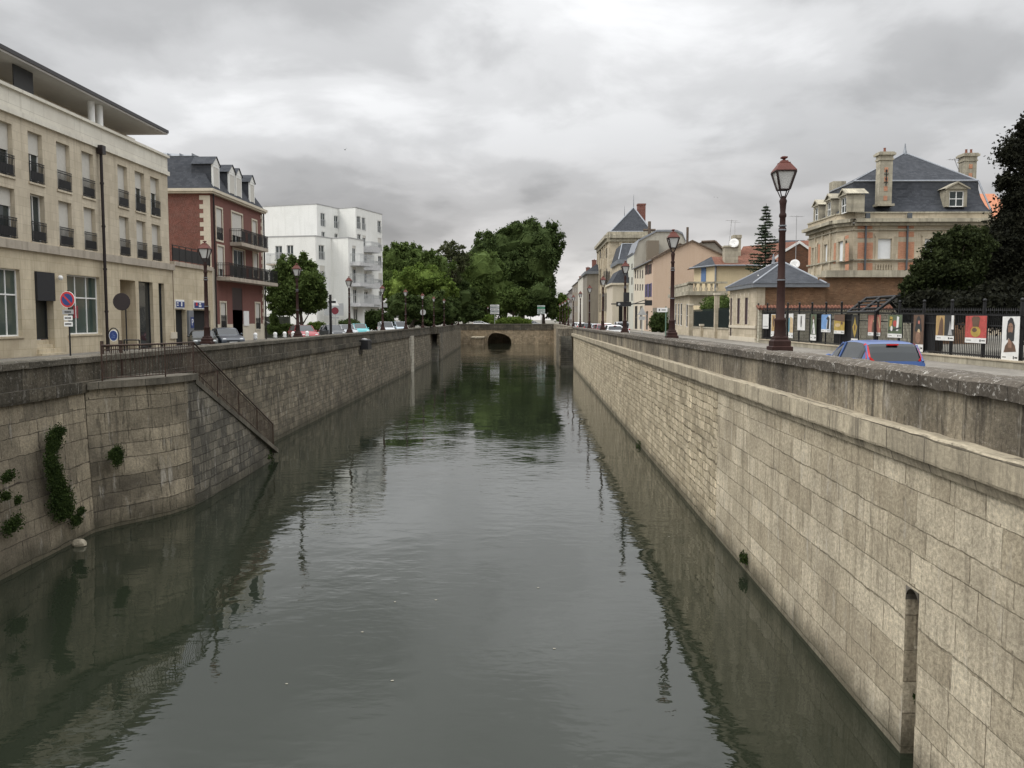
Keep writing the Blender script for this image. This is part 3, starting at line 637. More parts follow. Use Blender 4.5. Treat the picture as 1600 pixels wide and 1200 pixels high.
# ---- low link with the car-park entrance
Lk = Bld('car_park_entrance', 'low beige link building with blue signs above two dark garage entrances', 'building', (XF, 62, GZ))
u_b = hp(326, 440, P, Q)[0]; uL = hp(334, 480, P, Q)[0]
g1 = rc(P, Q, 275, 291, 484, 545); g2 = rc(P, Q, 302, 333, 484, 545)
zk = hp(300, 419, P, Q)[1]
Lk.part(facade(MB(), P, Q, GZ, zk, [(g1[0], g1[1], GZ, g1[3], .3), (g2[0], g2[1] - .5, GZ, g1[3], .3)], L=uL - .2, u0=u_g + .1), 'wall', M['beige_low'])
for g in (g1, (g2[0], g2[1] - .5, 0, 0)): Lk.part(MB().obox(P, Q, g[0], g[1], -.4, -.3, GZ, g1[3]), 'entry_shade', M['dark'])  # flat black sheets paint the unlit garage depth just behind the openings
Lk.part(MB().obox(P, Q, u_g + .1, uL - .2, -12, .14, zk, zk + .3), 'roof_ledge', M['ledge'])
m = MB(); z0 = zk + .3
for u in [u_g + .3 + i * 1.15 for i in range(7)]: m.obox(P, Q, u - .03, u + .03, -.1, -.04, z0, z0 + 1.15)
m.obox(P, Q, u_g + .2, uL - .3, -.1, -.04, z0 + 1.12, z0 + 1.17); m.obox(P, Q, u_g + .2, uL - .3, -.085, -.055, z0 + .1, z0 + .98)
Lk.part(m, 'terrace_rail', M['black_iron'])
bl = plain('sign_blue', (.015, .04, .17), .5)
for k, (x0, x1) in enumerate(((273, 286), (301.5, 322))):
    r = rc(P, Q, x0, x1, 468, 483); zb, ztp = rc(P, Q, 301.5, 322, 470, 483)[2:]
    s_ = Lk.part(MB().obox(P, Q, r[0], r[1], 0, .1, zb, ztp), 'sign_panel', M['white'])
    Lk.part(MB().obox(P, Q, r[0] + .02, r[1] - .02, .1, .12, zb + .08, ztp - .14), 'sign_field', bl, s_)
    m = MB(); w_ = r[1] - r[0]
    for q0, q1, h0, h1 in (((.32, .5, .25, .45), (.35, .47, .55, .72), (.8, .9, .2, .75)) if k else ((.55, .7, .25, .75), (.08, .25, .3, .42), (.08, .25, .55, .68))):
        m.obox(P, Q, r[0] + w_ * q0, r[0] + w_ * q1, .12, .13, zb + (ztp - zb) * h0, zb + (ztp - zb) * h1)
    Lk.part(m, 'lettering', M['white'], s_)
    if k: Lk.part(MB().obox(P, Q, r[0] + w_ * .1, r[0] + w_ * .22, .12, .13, zb + .25, zb + .5), 'red_mark', plain('sign_red', (.5, .03, .03)), s_)
r = rc(P, Q, 293, 302, 485, 541); Lk.part(MB().obox(P, Q, r[0] - .1, r[1] - .25, .02, .16, GZ, r[3]), 'pillar', M['zinc'])
def text(s, size, mat, loc, rot, parent=None, name='lettering'):
    c = bpy.data.curves.new(name, 'FONT'); c.body = s; c.size = size; c.extrude = .004; c.align_x = 'CENTER'; c.align_y = 'CENTER'
    o = bpy.data.objects.new(name, c); C.objects.link(o)
    dg_ = bpy.context.evaluated_depsgraph_get(); me = bpy.data.meshes.new_from_object(o.evaluated_get(dg_)); bpy.data.objects.remove(o)
    me.materials.clear(); me.materials.append(mat); o = bpy.data.objects.new(name, me); C.objects.link(o); o.location = loc; o.rotation_euler = rot; o.parent = parent
    return o
pz = hp(297, 504, P, Q); Lk.part(MB().box(XF + .16, XF + .2, 30 + pz[0] - .28, 30 + pz[0] + .22, pz[1] - .4, pz[1] + .4), 'parking_sign', bl)
text('P', .7, M['white'], (.205, 30 + pz[0] - .03 - 62, pz[1] - GZ), (R(90), 0, R(90)), Lk.o)

# ---- red brick house with slate mansard
yb = 30 + uL - .2; ye = 30 + hp(411, 400, P, Q)[0]
H = Bld('brick_house', 'red brick town house with slate mansard, dormers and black balconies', 'building', (XF, yb, GZ))
Pb, Qb = (XF, yb), (XF, ye); Lb = ye - yb; ze = hp(330, 303, Pb, Qb)[1]
wr = [rc(Pb, Qb, *q) for q in ((337.5, 347, 326, 375), (362, 378.5, 334, 380), (394, 401, 345, 387), (340, 349.5, 385, 432), (364.5, 382, 391, 436), (395.5, 403, 396, 432), (344.5, 353, 473, 512), (399, 406, 474, 514))]
ent = rc(Pb, Qb, 363.5, 379, 450, 528); ent = (ent[0], ent[1], GZ, ent[3])
H.part(facade(MB(), Pb, Qb, GZ + 1.6, ze, [(*w_, .2) for w_ in wr] + [(*ent, 1.2)], L=Lb), 'wall', M['redplaster'])
H.part(facade(MB(), Pb, Qb, GZ - .1, GZ + 1.6, [(*ent, 1.2)] + [(*w_, .2) for w_ in wr[6:]], L=Lb), 'base_wall', M['cream'])
H.part(MB().obox(Pb, Qb, ent[0], ent[1], -1.25, -1.2, GZ, ent[3]), 'entrance_door', plain('maroon', (.03, .012, .014), .5))
S0, S1 = (XF - 14, yb), (XF, yb)
H.part(facade(MB(), S0, S1, GZ, ze, [], L=14), 'side_wall', M['redbrick'])
m = MB(); zq = zk
while zq < ze - .3:
    m.obox(S0, S1, 14 - (.85 if int(zq / .35) % 2 else .55), 14.0, 0, .03, zq, zq + .345); zq += .35
H.part(m, 'quoins', M['cream'])
m = MB(); m.obox(Pb, Qb, 0, .55, 0, .03, GZ, zk + .2); H.part(m, 'corner_pier', M['cream'])
m = MB(); zq = GZ + 1.6
while zq < ze - .3: m.obox(Pb, Qb, Lb - (.55 if int(zq / .35) % 2 else .3), Lb, 0, .03, zq, zq + .345); zq += .35
H.part(m, 'quoins', M['cream'])
for i, w_ in enumerate(wr):
    m = MB(); a, c, e, g = w_; k = .14
    for q in ((a - k, a, e - k, g + k), (c, c + k, e - k, g + k), (a, c, g, g + k), (a, c, e - k, e)): m.obox(Pb, Qb, q[0], q[1], 0, .05, q[2], q[3])
    f = win(H, Pb, Qb, w_, .15, 1, shut=(0 if i in (4,) else .75), rail=(1.0 if i in (0, 6, 7) else 0)); H.part(m, 'surround', M['cream'], f)
def balcony(B, Pb, Qb, x0, x1, ztop, zslab, out=1.0, mat=None, slab=None, th=.3, solid=True):
    m = MB(); m.obox(Pb, Qb, x0, x1, 0, out, zslab - th, zslab); s_ = B.part(m, 'balcony', slab or M['ledge'])
    q = MB(); mat = mat or M['black_iron']
    for z in (ztop, ztop - .16, zslab + .1):
        q.obox(Pb, Qb, x0, x1, out - .05, out - .01, z - .02, z + .02)
        for x in (x0 + .02, x1 - .02): q.obox(Pb, Qb, x - .02, x + .02, 0, out - .05, z - .02, z + .02)
    n = int((x1 - x0) / .14)
    for i in range(n + 1): x = x0 + (x1 - x0) * i / n; q.obox(Pb, Qb, x - .012, x + .012, out - .045, out - .02, zslab, ztop)
    if solid:
        k = x0 + .2
        while k < x1 - 1: q.obox(Pb, Qb, k, k + .85, out - .037, out - .03, zslab + .14, ztop - .2); k += 1.5
    for i in range(7): q.obox(Pb, Qb, x0, x0 + .02, out * i / 7, out * i / 7 + .02, zslab, ztop)
    B.part(q, 'balcony_rail', mat, s_)
a1 = rc(Pb, Qb, 366, 402, 358, 382); balcony(H, Pb, Qb, wr[1][0] - .5, wr[2][1] + .2, wr[1][2] + 1.05, wr[1][2] - .05)
balcony(H, Pb, Qb, wr[3][0] - .3, Lb + .9, wr[4][2] + 1.05, wr[4][2] - .05, 1.1)
r = rc(Pb, Qb, 369, 377.5, 457, 468); H.part(MB().obox(Pb, Qb, r[0], r[1], -.1, -.04, r[2], r[3]), 'entrance_sign', M['grey'])
H.part(MB().obox(Pb, Qb, ent[0], ent[1], -.6, -.02, ent[3] - 1.9, ent[3]), 'entrance_hood', plain('maroon', (.03, .012, .014)))
r = rc(Pb, Qb, 380, 388, 486, 509); H.part(MB().obox(Pb, Qb, r[0], r[1], .01, .07, r[2], r[3]), 'notice_board', M['white'])
m = MB(); m.obox((XF, yb - .3), (XF, ye + .3), 0, Lb + .6, -.4, .3, ze, ze + .14); m.obox((XF, yb - .4), (XF, ye + .4), 0, Lb + .8, -.4, .4, ze + .142, ze + .36)
m.obox((XF - 14, yb), (XF - .4, yb), 0, 13.6, -.3, .3, ze, ze + .14); m.obox((XF - 14, yb), (XF - .4, yb), 0, 13.6, -.3, .4, ze + .142, ze + .36)
H.part(m, 'cornice', M['cream'])
zm = hp(315, 248, (XF - 1.6, 0), (XF - 1.6, 1))[1]; ins = 1.7; z0 = ze + .36
def mansard(x0, x1, y0, y1, z0, z1, z2, ins, mb, ridge=None):
    """steep skirt from z0 to z1 then shallow hip to z2"""
    a = [(x0, y0), (x1, y0), (x1, y1), (x0, y1)]; b_ = [(x0 + ins, y0 + ins), (x1 - ins, y0 + ins), (x1 - ins, y1 - ins), (x0 + ins, y1 - ins)]
    k = min(x1 - x0, y1 - y0) / 2 - .3
    c_ = [(x0 + k, y0 + k), (x1 - k, y0 + k), (x1 - k, y1 - k), (x0 + k, y1 - k)]
    for i in range(4):
        j = (i + 1) % 4; mb.quad((*a[i], z0), (*a[j], z0), (*b_[j], z1), (*b_[i], z1))
    up = MB()
    for i in range(4):
        j = (i + 1) % 4; up.quad((*b_[i], z1 + .04), (*b_[j], z1 + .04), (*c_[j], z2), (*c_[i], z2))
    up.quad(*[(*q, z2) for q in c_]); up.quad(*[(*q, z1 + .02) for q in b_][::-1])
    return up
m = MB(); up = mansard(XF - 14, XF + .2, yb - .1, ye + .1, z0, zm, zm + 1.2, ins, m)
rf = H.part(m, 'roof', M['slate']); H.part(up, 'roof_top', M['zinc'], rf)
m = MB()
for i in range(12): x = XF - 13 + i * 1.0; m.box(x, x + .04, yb + 1.6, yb + 3, zm + .05, zm + .25)
H.part(m, 'roof_seams', M['zinc'], rf)
for x0, x1 in ((334, 342), (359, 366.5), (369.5, 376.5), (391, 396.5)):
    Pd = (XF + .0, yb); r = rc(Pd, (XF, ye), x0, x1, 280 if x0 < 340 else 290, 310); a, c = r[0], r[1]; k = .16; zt_ = zm - .75
    q = MB(); q.obox(Pd, (XF, ye), a - k, a - .02, -1.7, -.11, z0, zt_); H.part(q, 'dormer_cheek', M['slate'], rf); q = MB(); q.obox(Pd, (XF, ye), c + .02, c + k, -1.7, -.11, z0, zt_); H.part(q, 'dormer_cheek', M['slate'], rf)
    m = MB(); m.obox(Pd, (XF, ye), a - k, a, -.1, .02, z0, zt_); m.obox(Pd, (XF, ye), c, c + k, -.1, .02, z0, zt_)
    m.obox(Pd, (XF, ye), a, c, -.2, .02, zt_ - .2, zt_)
    yc = yb + (a + c) / 2; hw = (c - a) / 2 + k + .12
    m.add([(XF + .03, yc - hw, zt_), (XF + .03, yc + hw, zt_), (XF + .03, yc, zt_ + .62)], [(0, 1, 2)])
    dm = H.part(m, 'dormer', M['whitewall'], rf)
    q = MB(); q.quad((XF + .12, yc - hw - .05, zt_ - .03), (XF + .12, yc, zt_ + .7), (XF - 1.7, yc, zt_ + .7), (XF - 1.7, yc - hw - .05, zt_ - .03)); q.quad((XF + .12, yc, zt_ + .7), (XF + .12, yc + hw + .05, zt_ - .03), (XF - 1.7, yc + hw + .05, zt_ - .03), (XF - 1.7, yc, zt_ + .7))
    H.part(q, 'dormer_roof', M['slate'], rf)
    w2 = win(H, Pd, (XF, ye), (a, c, z0 + .1, zt_ - .2), .1, 1, shut=.85, name='dormer_window')
for y_ in (yb + .35, ye - .05): H.part(MB().tube((XF + .15, y_, GZ), (XF + .15, y_, ze), .07, n=8), 'downpipe', M['gutter'])

# ---- white apartment blocks
Wh = Bld('apartment_block', 'tall white block of flats with stepped facade and grey balconies', 'building', (-30, 130, GZ))
zt = hp(497, 318, (-32.5, 130), (-31.5, 130))[1]
def at(px, d): return (hy(px, 450, d)[0], d)
hb = [at(408, 133), at(497, 130), at(530, 135.5), at(557, 134), at(598, 143), at(594, 152)]
lb = [at(404, 114), at(494, 112.5), at(519, 116), at(545, 115), at(569, 119), at(566, 128)]
zl = hy(494, 369, 112.5)[1]; zh = hy(497, 319, 130)[1]
GR = plain('pale_grey_panel', (.42, .43, .43), .7, 0, .06)
def block(B, pts, z0, z1, wins, name='wall'):
    for i, (p_, q_) in enumerate(zip(pts[:-1], pts[1:])):
        ws = [(rc(p_, q_, *w_[1:5]), *w_[5:]) for w_ in wins if w_[0] == i]
        B.part(facade(MB(), p_, q_, z0, z1, [(*w_[0], .18) for w_ in ws], L=math.dist(p_, q_)), name, M['whitewall'])
        for w_ in ws:
            k = w_[1] if len(w_) > 1 else 'r'
            f = win(B, p_, q_, w_[0], .15, 1, 0, .07, shut={'r': 0, 'h': .55, 's': 0, 'd': .15}[k], rail=(1.05 if k in 'rh' else 0), railmat=GR)
hw = [(1, 501, 508, 333, 354), (1, 522, 528.5, 337, 357), (1, 502.5, 508, 362, 372, 's'), (1, 523, 528, 365, 375, 's'),
      (3, 557.5, 563.5, 338, 358), (3, 565.5, 571, 340, 360), (3, 590, 595.5, 345, 364), (3, 558.5, 564, 366, 376, 's'), (3, 566.5, 571.5, 368, 393, 'd'),
      (3, 590.5, 596, 372, 392, 'h'), (3, 591, 596.5, 400, 419), (3, 591.5, 597, 427, 447, 'h'), (3, 592, 597, 455, 473), (3, 568, 574, 396, 420, 'd'), (3, 568, 574, 424, 449, 'd'), (3, 569, 575, 453, 476, 'd'), (3, 594, 597.5, 481, 490, 's'), (3, 575.5, 580, 488, 497, 's')]
block(Wh, hb, GZ, zh, hw)
Wh.part(MB().add([(*q, zh - .02) for q in hb] + [(-45, 152, zh - .02)], [tuple(range(7))]), 'flat_roof', M['zinc'])
for p_, q_ in zip(hb[:-1], hb[1:]): Wh.part(MB().obox(p_, q_, -.02, math.dist(p_, q_) + .02, -.25, .05, zh, zh + .12), 'coping', M['grey'])
Pc, Qc = hb[3], hb[4]
for y0, y1 in ((379, 395), (408, 423), (436, 451), (462, 476)):
    r = rc(Pc, Qc, 567, 581.5, y0, y1); balcony(Wh, Pc, Qc, r[0], r[1], r[3], r[2] + .9, 1.5, GR, plain('pale_concrete', (.5, .5, .5)), .9, False)
r = rc(Pc, Qc, 573, 593, 474, 480); Wh.part(MB().obox(Pc, Qc, r[0], r[1], 0, 1.4, r[2], r[3]), 'entrance_canopy', GR)
Lo = Bld('apartment_block', 'lower white block of flats behind the round street tree', 'building', (-28, 115, GZ))
lw = [(0, 430, 441, 384, 407), (0, 448, 458.5, 383, 401, 's'), (0, 432, 441, 424, 446), (1, 498, 507, 383, 406), (1, 499.5, 507.5, 415, 437, 'h'), (1, 500, 508, 447, 466), (3, 550.5, 556, 384, 412, 'd'), (3, 551, 557, 417, 445, 'd'), (3, 552, 558, 449, 476, 'd'), (3, 552.5, 559.5, 480, 503, 'd')]
block(Lo, lb, GZ, zl, lw)
Lo.part(MB().add([(*q, zl - .02) for q in lb] + [(-40, 129, zl - .02)], [tuple(range(7))]), 'flat_roof', M['zinc'])
for p_, q_ in zip(lb[:-1], lb[1:]): Lo.part(MB().obox(p_, q_, -.02, math.dist(p_, q_) + .02, -.25, .05, zl, zl + .12), 'coping', M['grey'])
Pc, Qc = lb[3], lb[4]
for y0, y1 in ((398, 415), (429, 447), (460, 478)):
    r = rc(Pc, Qc, 547.5, 568, y0, y1); balcony(Lo, Pc, Qc, max(r[0], .1), r[1] + .3, r[3], r[2] + .35, 1.5, GR, plain('pale_concrete', (.5,) * 3), .45, False)
r = rc(lb[0], lb[1], 423, 458, 397, 415); balcony(Lo, lb[0], lb[1], r[0], r[1], r[3], r[2] + .2, 1.3, GR, None, .2, False)
r = rc(lb[1], lb[3], 505, 535, 474, 493); Lo.part(MB().obox(lb[1], lb[3], r[0], r[1], .3, .42, r[2], r[3]), 'grey_panel', GR)
# dark planted ramp wall, hedges and railings at the foot of the flats
gw = Bld('garden_wall', 'dark low retaining wall with stair rail beside the brick house', 'wall', (-27, 84, GZ))
gw.part(MB().box(-33, -26.2, 92, 92.5, GZ, GZ + 2.3), 'wall', plain('dark_wall', (.05, .055, .04), .9, 0, .4, 1.5))
m = MB(); m.tube((-32, 91.6, GZ + 3.4), (-27.2, 91.6, GZ + 1.1), .05); m.tube((-32, 91.6, GZ + 2.7), (-27.2, 91.6, GZ + .5), .03); gw.part(m, 'stair_rail', M['grey'])

# ------------------------------------------------------------------ right bank
M['tan'] = masonry('tan_stone', (.45, .39, .29), (.55, .48, .365), (.34, .29, .2), .8, .38, .008, (.2, .17, .12), .4, .5, .01, .2, grain=.2, vary=.18)
M['tan_pl'] = plaster('tan_plaster', (.50, .43, .33), (.26, .22, .17), .5)
M['peach'] = plaster('peach', (.52, .395, .295), (.42, .29, .20), .4)
M['yellow'] = plaster('yellow_plaster', (.60, .50, .32), (.40, .33, .22), .4)
M['orangebrick'] = masonry('orange_brick', (.44, .20, .12), (.55, .27, .165), (.48, .34, .24), .24, .08, .008, (.25, .12, .08), .3, .3, 0, .3, grain=.3, vary=.15)
M['tile'] = masonry('roof_tile', (.17, .07, .045), (.25, .11, .07), (.08, .035, .025), .25, .22, .02, (.07, .05, .04), .5, .3, .01, .8, grain=.5, vary=.3)
M['oldtile'] = masonry('old_tile', (.13, .10, .08), (.20, .15, .11), (.07, .05, .04), .25, .25, .02, (.06, .05, .04), .5, .3, .01, .8, grain=.5, vary=.3)
M['greyst'] = masonry('grey_stone', (.36, .33, .26), (.48, .44, .34), (.28, .25, .19), .9, .4, .008, (.10, .09, .07), .55, .8, .01, .3, grain=.3, vary=.2)
M['darkbrick'] = masonry('brown_brick', (.11, .055, .035), (.19, .09, .05), (.12, .08, .06), .24, .08, .01, (.07, .05, .035), .5, .4, 0, .3, grain=.5, vary=.3)
M['rowglass'] = glass_mat('row_glass', (.02, .024, .026)); M['rowframe'] = plain('row_frame', (.20, .18, .16), .7)
M['ridge'] = plain('ridge_zinc', (.24, .255, .28), .5, .2, .1)
XR = 19.5
def row_house(name, label, px0, px1, eave_px, wall, roofmat, wins, group=None, depth=9, over=.35, rh=None, shut=None, side=None, X=XR, pitch=.55):
    """terraced house whose street front runs from px0 (far) to px1 (near) on the plane x = X"""
    P_, Q_ = (X, 0), (X, 1); d0 = hp(px0, 470, P_, Q_)[0]; d1 = hp(px1, 470, P_, Q_)[0]
    ze = hp(px1, eave_px, P_, Q_)[1]; B = Bld(name, label, 'building', (X, (d0 + d1) / 2, GZ), group)
    P, Q = (X, d0), (X, d1); rs = [(rc(P, Q, *w_[:4]), w_[4:]) for w_ in wins]
    B.part(facade(MB(), P, Q, GZ, ze, [(*r[0], .05) for r in rs], L=d0 - d1), 'wall', wall)
    for r, k in rs:
        f = win(B, P, Q, r, .045, 1, 1, .05, shut=.0, pane=M['rowglass'], frame=M['rowframe'])
        if k:
            w_ = (r[1] - r[0]) * .5
            for q0 in (r[0] - w_, r[1]): B.part(MB().obox(P, Q, q0, q0 + w_, .01, .06, r[2], r[3]), 'shutter', k[0], f)
    zr = ze + depth / 2 * pitch if rh is None else rh
    for y, s_ in ((d1, 1), (d0, -1)):
        v = [(X, y, GZ), (X + depth, y, GZ), (X + depth, y, ze), (X + depth / 2, y, zr), (X, y, ze)]
        B.part(MB().add(v if s_ > 0 else v[::-1], [(0, 1, 2, 3, 4)]), 'side_wall', side or wall)
    m = MB(); k = .3; o_ = over
    zo = ze - o_ * (zr - ze) / (depth / 2)
    m.add([(X - o_, d1 - k, zo), (X + depth / 2, d1 - k, zr), (X + depth / 2, d0, zr), (X - o_, d0, zo), (X - o_, d1 - k, zo + .22), (X + depth / 2, d1 - k, zr + .22), (X + depth / 2, d0, zr + .22), (X - o_, d0, zo + .22)], [(0, 1, 2, 3), (7, 6, 5, 4), (0, 4, 5, 1), (0, 3, 7, 4)])
    e_ = X + depth + o_
    m.add([(e_, d1 - k, zo), (X + depth / 2, d1 - k, zr), (X + depth / 2, d0, zr), (e_, d0, zo), (e_, d1 - k, zo + .22), (X + depth / 2, d1 - k, zr + .22), (X + depth / 2, d0, zr + .22), (e_, d0, zo + .22)], [(3, 2, 1, 0), (4, 5, 6, 7), (1, 5, 4, 0), (4, 7, 3, 0)])
    rf = B.part(m, 'roof', roofmat)
    g = MB(); g.tube((X - o_ - .05, d1 - k, zo + .05), (X - o_ - .05, d0, zo + .05), .1, n=6); B.part(g, 'gutter', M['zinc'])
    return B, P, Q, ze, zr, d0, d1, rf
def chimney(B, x0, x1, y0, y1, z0, z1, mat, pots=2, cap=.15, parent=None):
    m = MB(); m.box(x0, x1, y0, y1, z0, z1); m.box(x0 - .1, x1 + .1, y0 - .1, y1 + .1, z1, z1 + cap)
    c = B.part(m, 'chimney', mat, parent)
    if pots:
        q = MB()
        for i in range(pots): q.lathe([(.13, 0), (.11, .35), (.14, .4)], ((x0 + x1) / 2, y0 + (y1 - y0) * (i + .5) / pots, z1 + cap), 8)
        B.part(q, 'chimney_pots', plain('terracotta', (.22, .08, .05)), c if parent is None else None)
def antenna(loc, h, label, lean=0, n=5, span=1.6, az=.3):
    t = thing('tv_antenna', label, 'antenna', loc); m = MB(); m.tube((0, 0, 0), (lean, 0, h), .035, n=5); m.build('mast', M['grey'], t)
    m = MB(); c, s_ = math.cos(az), math.sin(az); z = h - .15
    m.tube((lean - span / 2 * c, -span / 2 * s_, z), (lean + span / 2 * c, span / 2 * s_, z), .022, n=4)
    for i in range(n): q = -span / 2 + span * i / (n - 1); m.tube((lean + q * c - .3 * s_, q * s_ + .3 * c, z), (lean + q * c + .3 * s_, q * s_ - .3 * c, z), .014, n=4)
    m.build('aerial', M['grey'], t)
def dish(loc, r, label, mast=.8):
    t = thing('satellite_dish', label, 'satellite dish', loc); m = MB()
    m.lathe([(0.02, 0), (r * .5, r * .06), (r, r * .22), (r * 1.02, r * .2), (r * .5, .03), (.02, -.03)], n=16)
    m.xf(Matrix.Rotation(R(75), 4, 'X') @ Matrix.Rotation(R(-15), 4, 'Y')); m.build('dish', M['white'], t)
    MB().tube((0, 0, 0), (0, .1, -mast), .03, n=5).build('mount', M['grey'], t)
    MB().tube((0, 0, 0), (-.05, -r * .9, -.1), .02, n=5).build('arm', M['grey'], t)
shp = plain('purple_shutter', (.06, .055, .17), .7); shb = plain('brown_shutter', (.05, .02, .02), .7)
# far dark terrace
dk = plaster('dark_plaster', (.085, .07, .06), (.06, .05, .045), .5)
def colw(x0, x1, rows, n, wpx):
    out = []
    for y0, y1 in rows:
        for i in range(n): x = x0 + (x1 - x0) * (i + .5) / n; out.append((x - wpx / 2, x + wpx / 2, y0, y1))
    return out
for i, (a, c, ev, mt, lab) in enumerate(((882, 888, 458, dk, 'dark brown far terrace house at the end of the right bank'), (888, 894, 451, dk, 'dark narrow terrace house below the red chimney'), (894, 903, 440, plaster('brown_pl', (.19, .16, .12)), 'brown terrace house with a slanting party wall'), (903, 911, 431, plaster('pale_pl', (.50, .48, .42)), 'pale rendered terrace house beyond the museum'))):
    B, P, Q, ze, zr, d0, d1, rf = row_house('terrace_house', lab, a, c, ev, mt, M['slate'] if i % 2 else M['oldtile'], colw(a, c, ((ev + 9, ev + 17), (ev + 22, ev + 31), (ev + 38, ev + 48)), 3, 1.1) if i < 3 else [], 'far terrace houses on the right bank', 10)
    if i in (1, 2, 3): chimney(B, XR + 3.5, XR + 5.2, d1 + 1, d1 + 3, zr - 2, zr + 3.2, M['redbrick'], 2, parent=rf)
# grey annexe and the tall museum
An = Bld('annexe_building', 'blank-sided grey annexe with pale slate roof before the terrace', 'building', (20, 262, GZ))
y = 262; x0 = hy(917, 450, y)[0]; x1 = hy(940, 450, y)[0] + 4; zt = hy(920, 428, y)[1]
An.part(MB().box(x0, x1, y, y + 20, GZ, zt), 'wall', plaster('grey_annexe', (.26, .235, .195), (.12, .11, .09), .5))
An.part(MB().box(x0 - .6, x1, y - .5, y + 20, zt, zt + .8), 'cornice', M['zinc'])
zz = hy(936, 408, y)[1]; An.part(MB().quad((x0 - .3, y - .3, zt + .8), (x1, y - .3, zt + .8), (x1, y + 4, zz), (x0 + 4, y + 4, zz)).quad((x0 - .3, y + 20, zt + .8), (x0 - .3, y - .3, zt + .8), (x0 + 4, y + 4, zz), (x0 + 4, y + 20, zz)), 'roof', M['slate'])
Mu = Bld('museum_building', 'tall classical stone building with steep slate hip roof and spikes', 'building', (22, 225, GZ))
Pm, Qm = (XR + .5, 262), (XR + .5, 222); d1 = hp(951, 420, (XR + .5, 0), (XR + .5, 1))[0]; d0 = hp(934, 420, (XR + .5, 0), (XR + .5, 1))[0]
zc = hp(951, 378, (XR + .5, 0), (XR + .5, 1))[1]; Pm, Qm = (XR + .5, d0), (XR + .5, d1)
ws = colw(936, 950, ((388, 404), (420, 446), (458, 488)), 3, 2.2)
rs = [rc(Pm, Qm, *w_) for w_ in ws]
Mu.part(facade(MB(), Pm, Qm, GZ, zc, [(*r, .10) for r in rs], L=d0 - d1), 'wall', M['tan'])
for r in rs: win(Mu, Pm, Qm, r, .08, 1, 2, .1, pane=M['rowglass'], frame=M['rowframe'])
XE = hy(1021, 380, d1)[0]; WM = XE - XR - .5
sd_ = [rc((XR + .5, d1), (XE, d1), *w_) for w_ in ((958, 962.5, 388, 396), (965.5, 970, 388, 396))]
Mu.part(facade(MB(), (XR + .5, d1), (XE, d1), GZ, zc, [], L=WM), 'side_wall', M['tan'])
m = MB()
for i in range(2): m.obox((XR + .5, d1), (XE, d1), 0, WM, -.3, .5 + i * .6, zc + i * .9, zc + .86 + i * .9); m.obox(Pm, Qm, 0, d0 - d1 - .01, -.3, .5 + i * .6, zc + i * .9, zc + .86 + i * .9)
m.obox((XR + .5, d1), (XE, d1), 0, WM, -1, .3, zc + 1.78, zc + 2.6); m.obox(Pm, Qm, 0, d0 - d1 - .01, -1, .3, zc + 1.78, zc + 2.6)
Mu.part(m, 'cornice', M['greyst'])
for x in (2.6, 7): Mu.part(MB().obox((XR + .5, d1), (XE, d1), x, x + .9, 0, .3, zc - 9, zc), 'pilaster', M['tan'])
for x in (0, 8, 16, 24, 30): Mu.part(MB().obox(Pm, Qm, x, x + 1.2, 0, .3, GZ, zc), 'pilaster', M['tan'])
za = hy(990, 324, d1 + 6)[1]; xa = hy(990, 324, d1 + 6)[0]; zb = zc + 2.6
X0, X1 = XR + .9, XE - .3; a = (xa, d1 + 6); ya = d0 - 9
m = MB(); m.add([(X0, d1 + .4, zb), (X1, d1 + .4, zb), (*a, za), (xa, ya, za), (X0, d0, zb), (X1, d0, zb)], [(0, 1, 2), (4, 0, 2, 3), (1, 5, 3, 2)])
rf = Mu.part(m, 'roof', M['slate'])
m = MB(); m.tube((X0, d1 + .4, zb), (*a, za), .22, n=6); m.tube((X1, d1 + .4, zb), (*a, za), .22, n=6); m.tube((*a, za), (xa, ya, za), .25, n=6); m.tube((X0, d1 + .3, zb), (X1, d1 + .3, zb), .2, n=6)
Mu.part(m, 'ridge_flashing', M['ridge'], rf)
m = MB(); m.tube((*a, za), (a[0], a[1], za + 3.4), .12, .03, 5); m.tube((xa, ya, za), (xa, ya, za + 3.4), .12, .03, 5); Mu.part(m, 'roof_spike', M['zinc'], rf)
for px in (984, 998.5): u = hy(px, 347, d1 + 4); Mu.part(MB().ball((u[0], d1 + 3.9, u[1]), .45, .5, .4), 'roof_vent', M['white'], rf)
cx0, cx1 = hy(996, 330, d1 + 12)[0], hy(1008, 330, d1 + 12)[0]; chimney(Mu, cx0, cx1, d1 + 11, d1 + 13.5, zb + 2, hy(1000, 321, d1 + 12)[1], M['redbrick'], 0, .4, rf)
# lower wing of the museum with its own hip roof
Wg = Bld('museum_wing', 'stone wing with dark slate hip roof under the museum gable', 'building', (21, 200, GZ))
X = XR + .2; d1 = 196; P, Q = (X, 214), (X, d1); zc = hy(958, 412, d1)[1]; xe = hy(1000, 412, d1)[0]
ws = [rc(P, Q, *w_) for w_ in colw(942.5, 953, ((424, 448), (458, 486)), 4, 1.1)]
Wg.part(facade(MB(), P, Q, GZ, zc, [(*r, .07) for r in ws], L=18), 'wall', M['tan'])
for r in ws: win(Wg, P, Q, r, .05, 1, 1, .06, pane=M['rowglass'], frame=M['rowframe'])
Wg.part(facade(MB(), (X, d1), (xe, d1), GZ, zc, [], L=xe - X), 'side_wall', M['tan'])
m = MB(); m.obox(P, Q, 0, 17.99, -.3, .5, zc, zc + .9); m.obox((X, d1), (xe, d1), -.5, xe - X, -.3, .5, zc + .001, zc + .901); Wg.part(m, 'cornice', M['zinc'])
za = hy(972, 381, d1 + 4)[1]; xa = hy(972, 381, d1 + 4)[0]
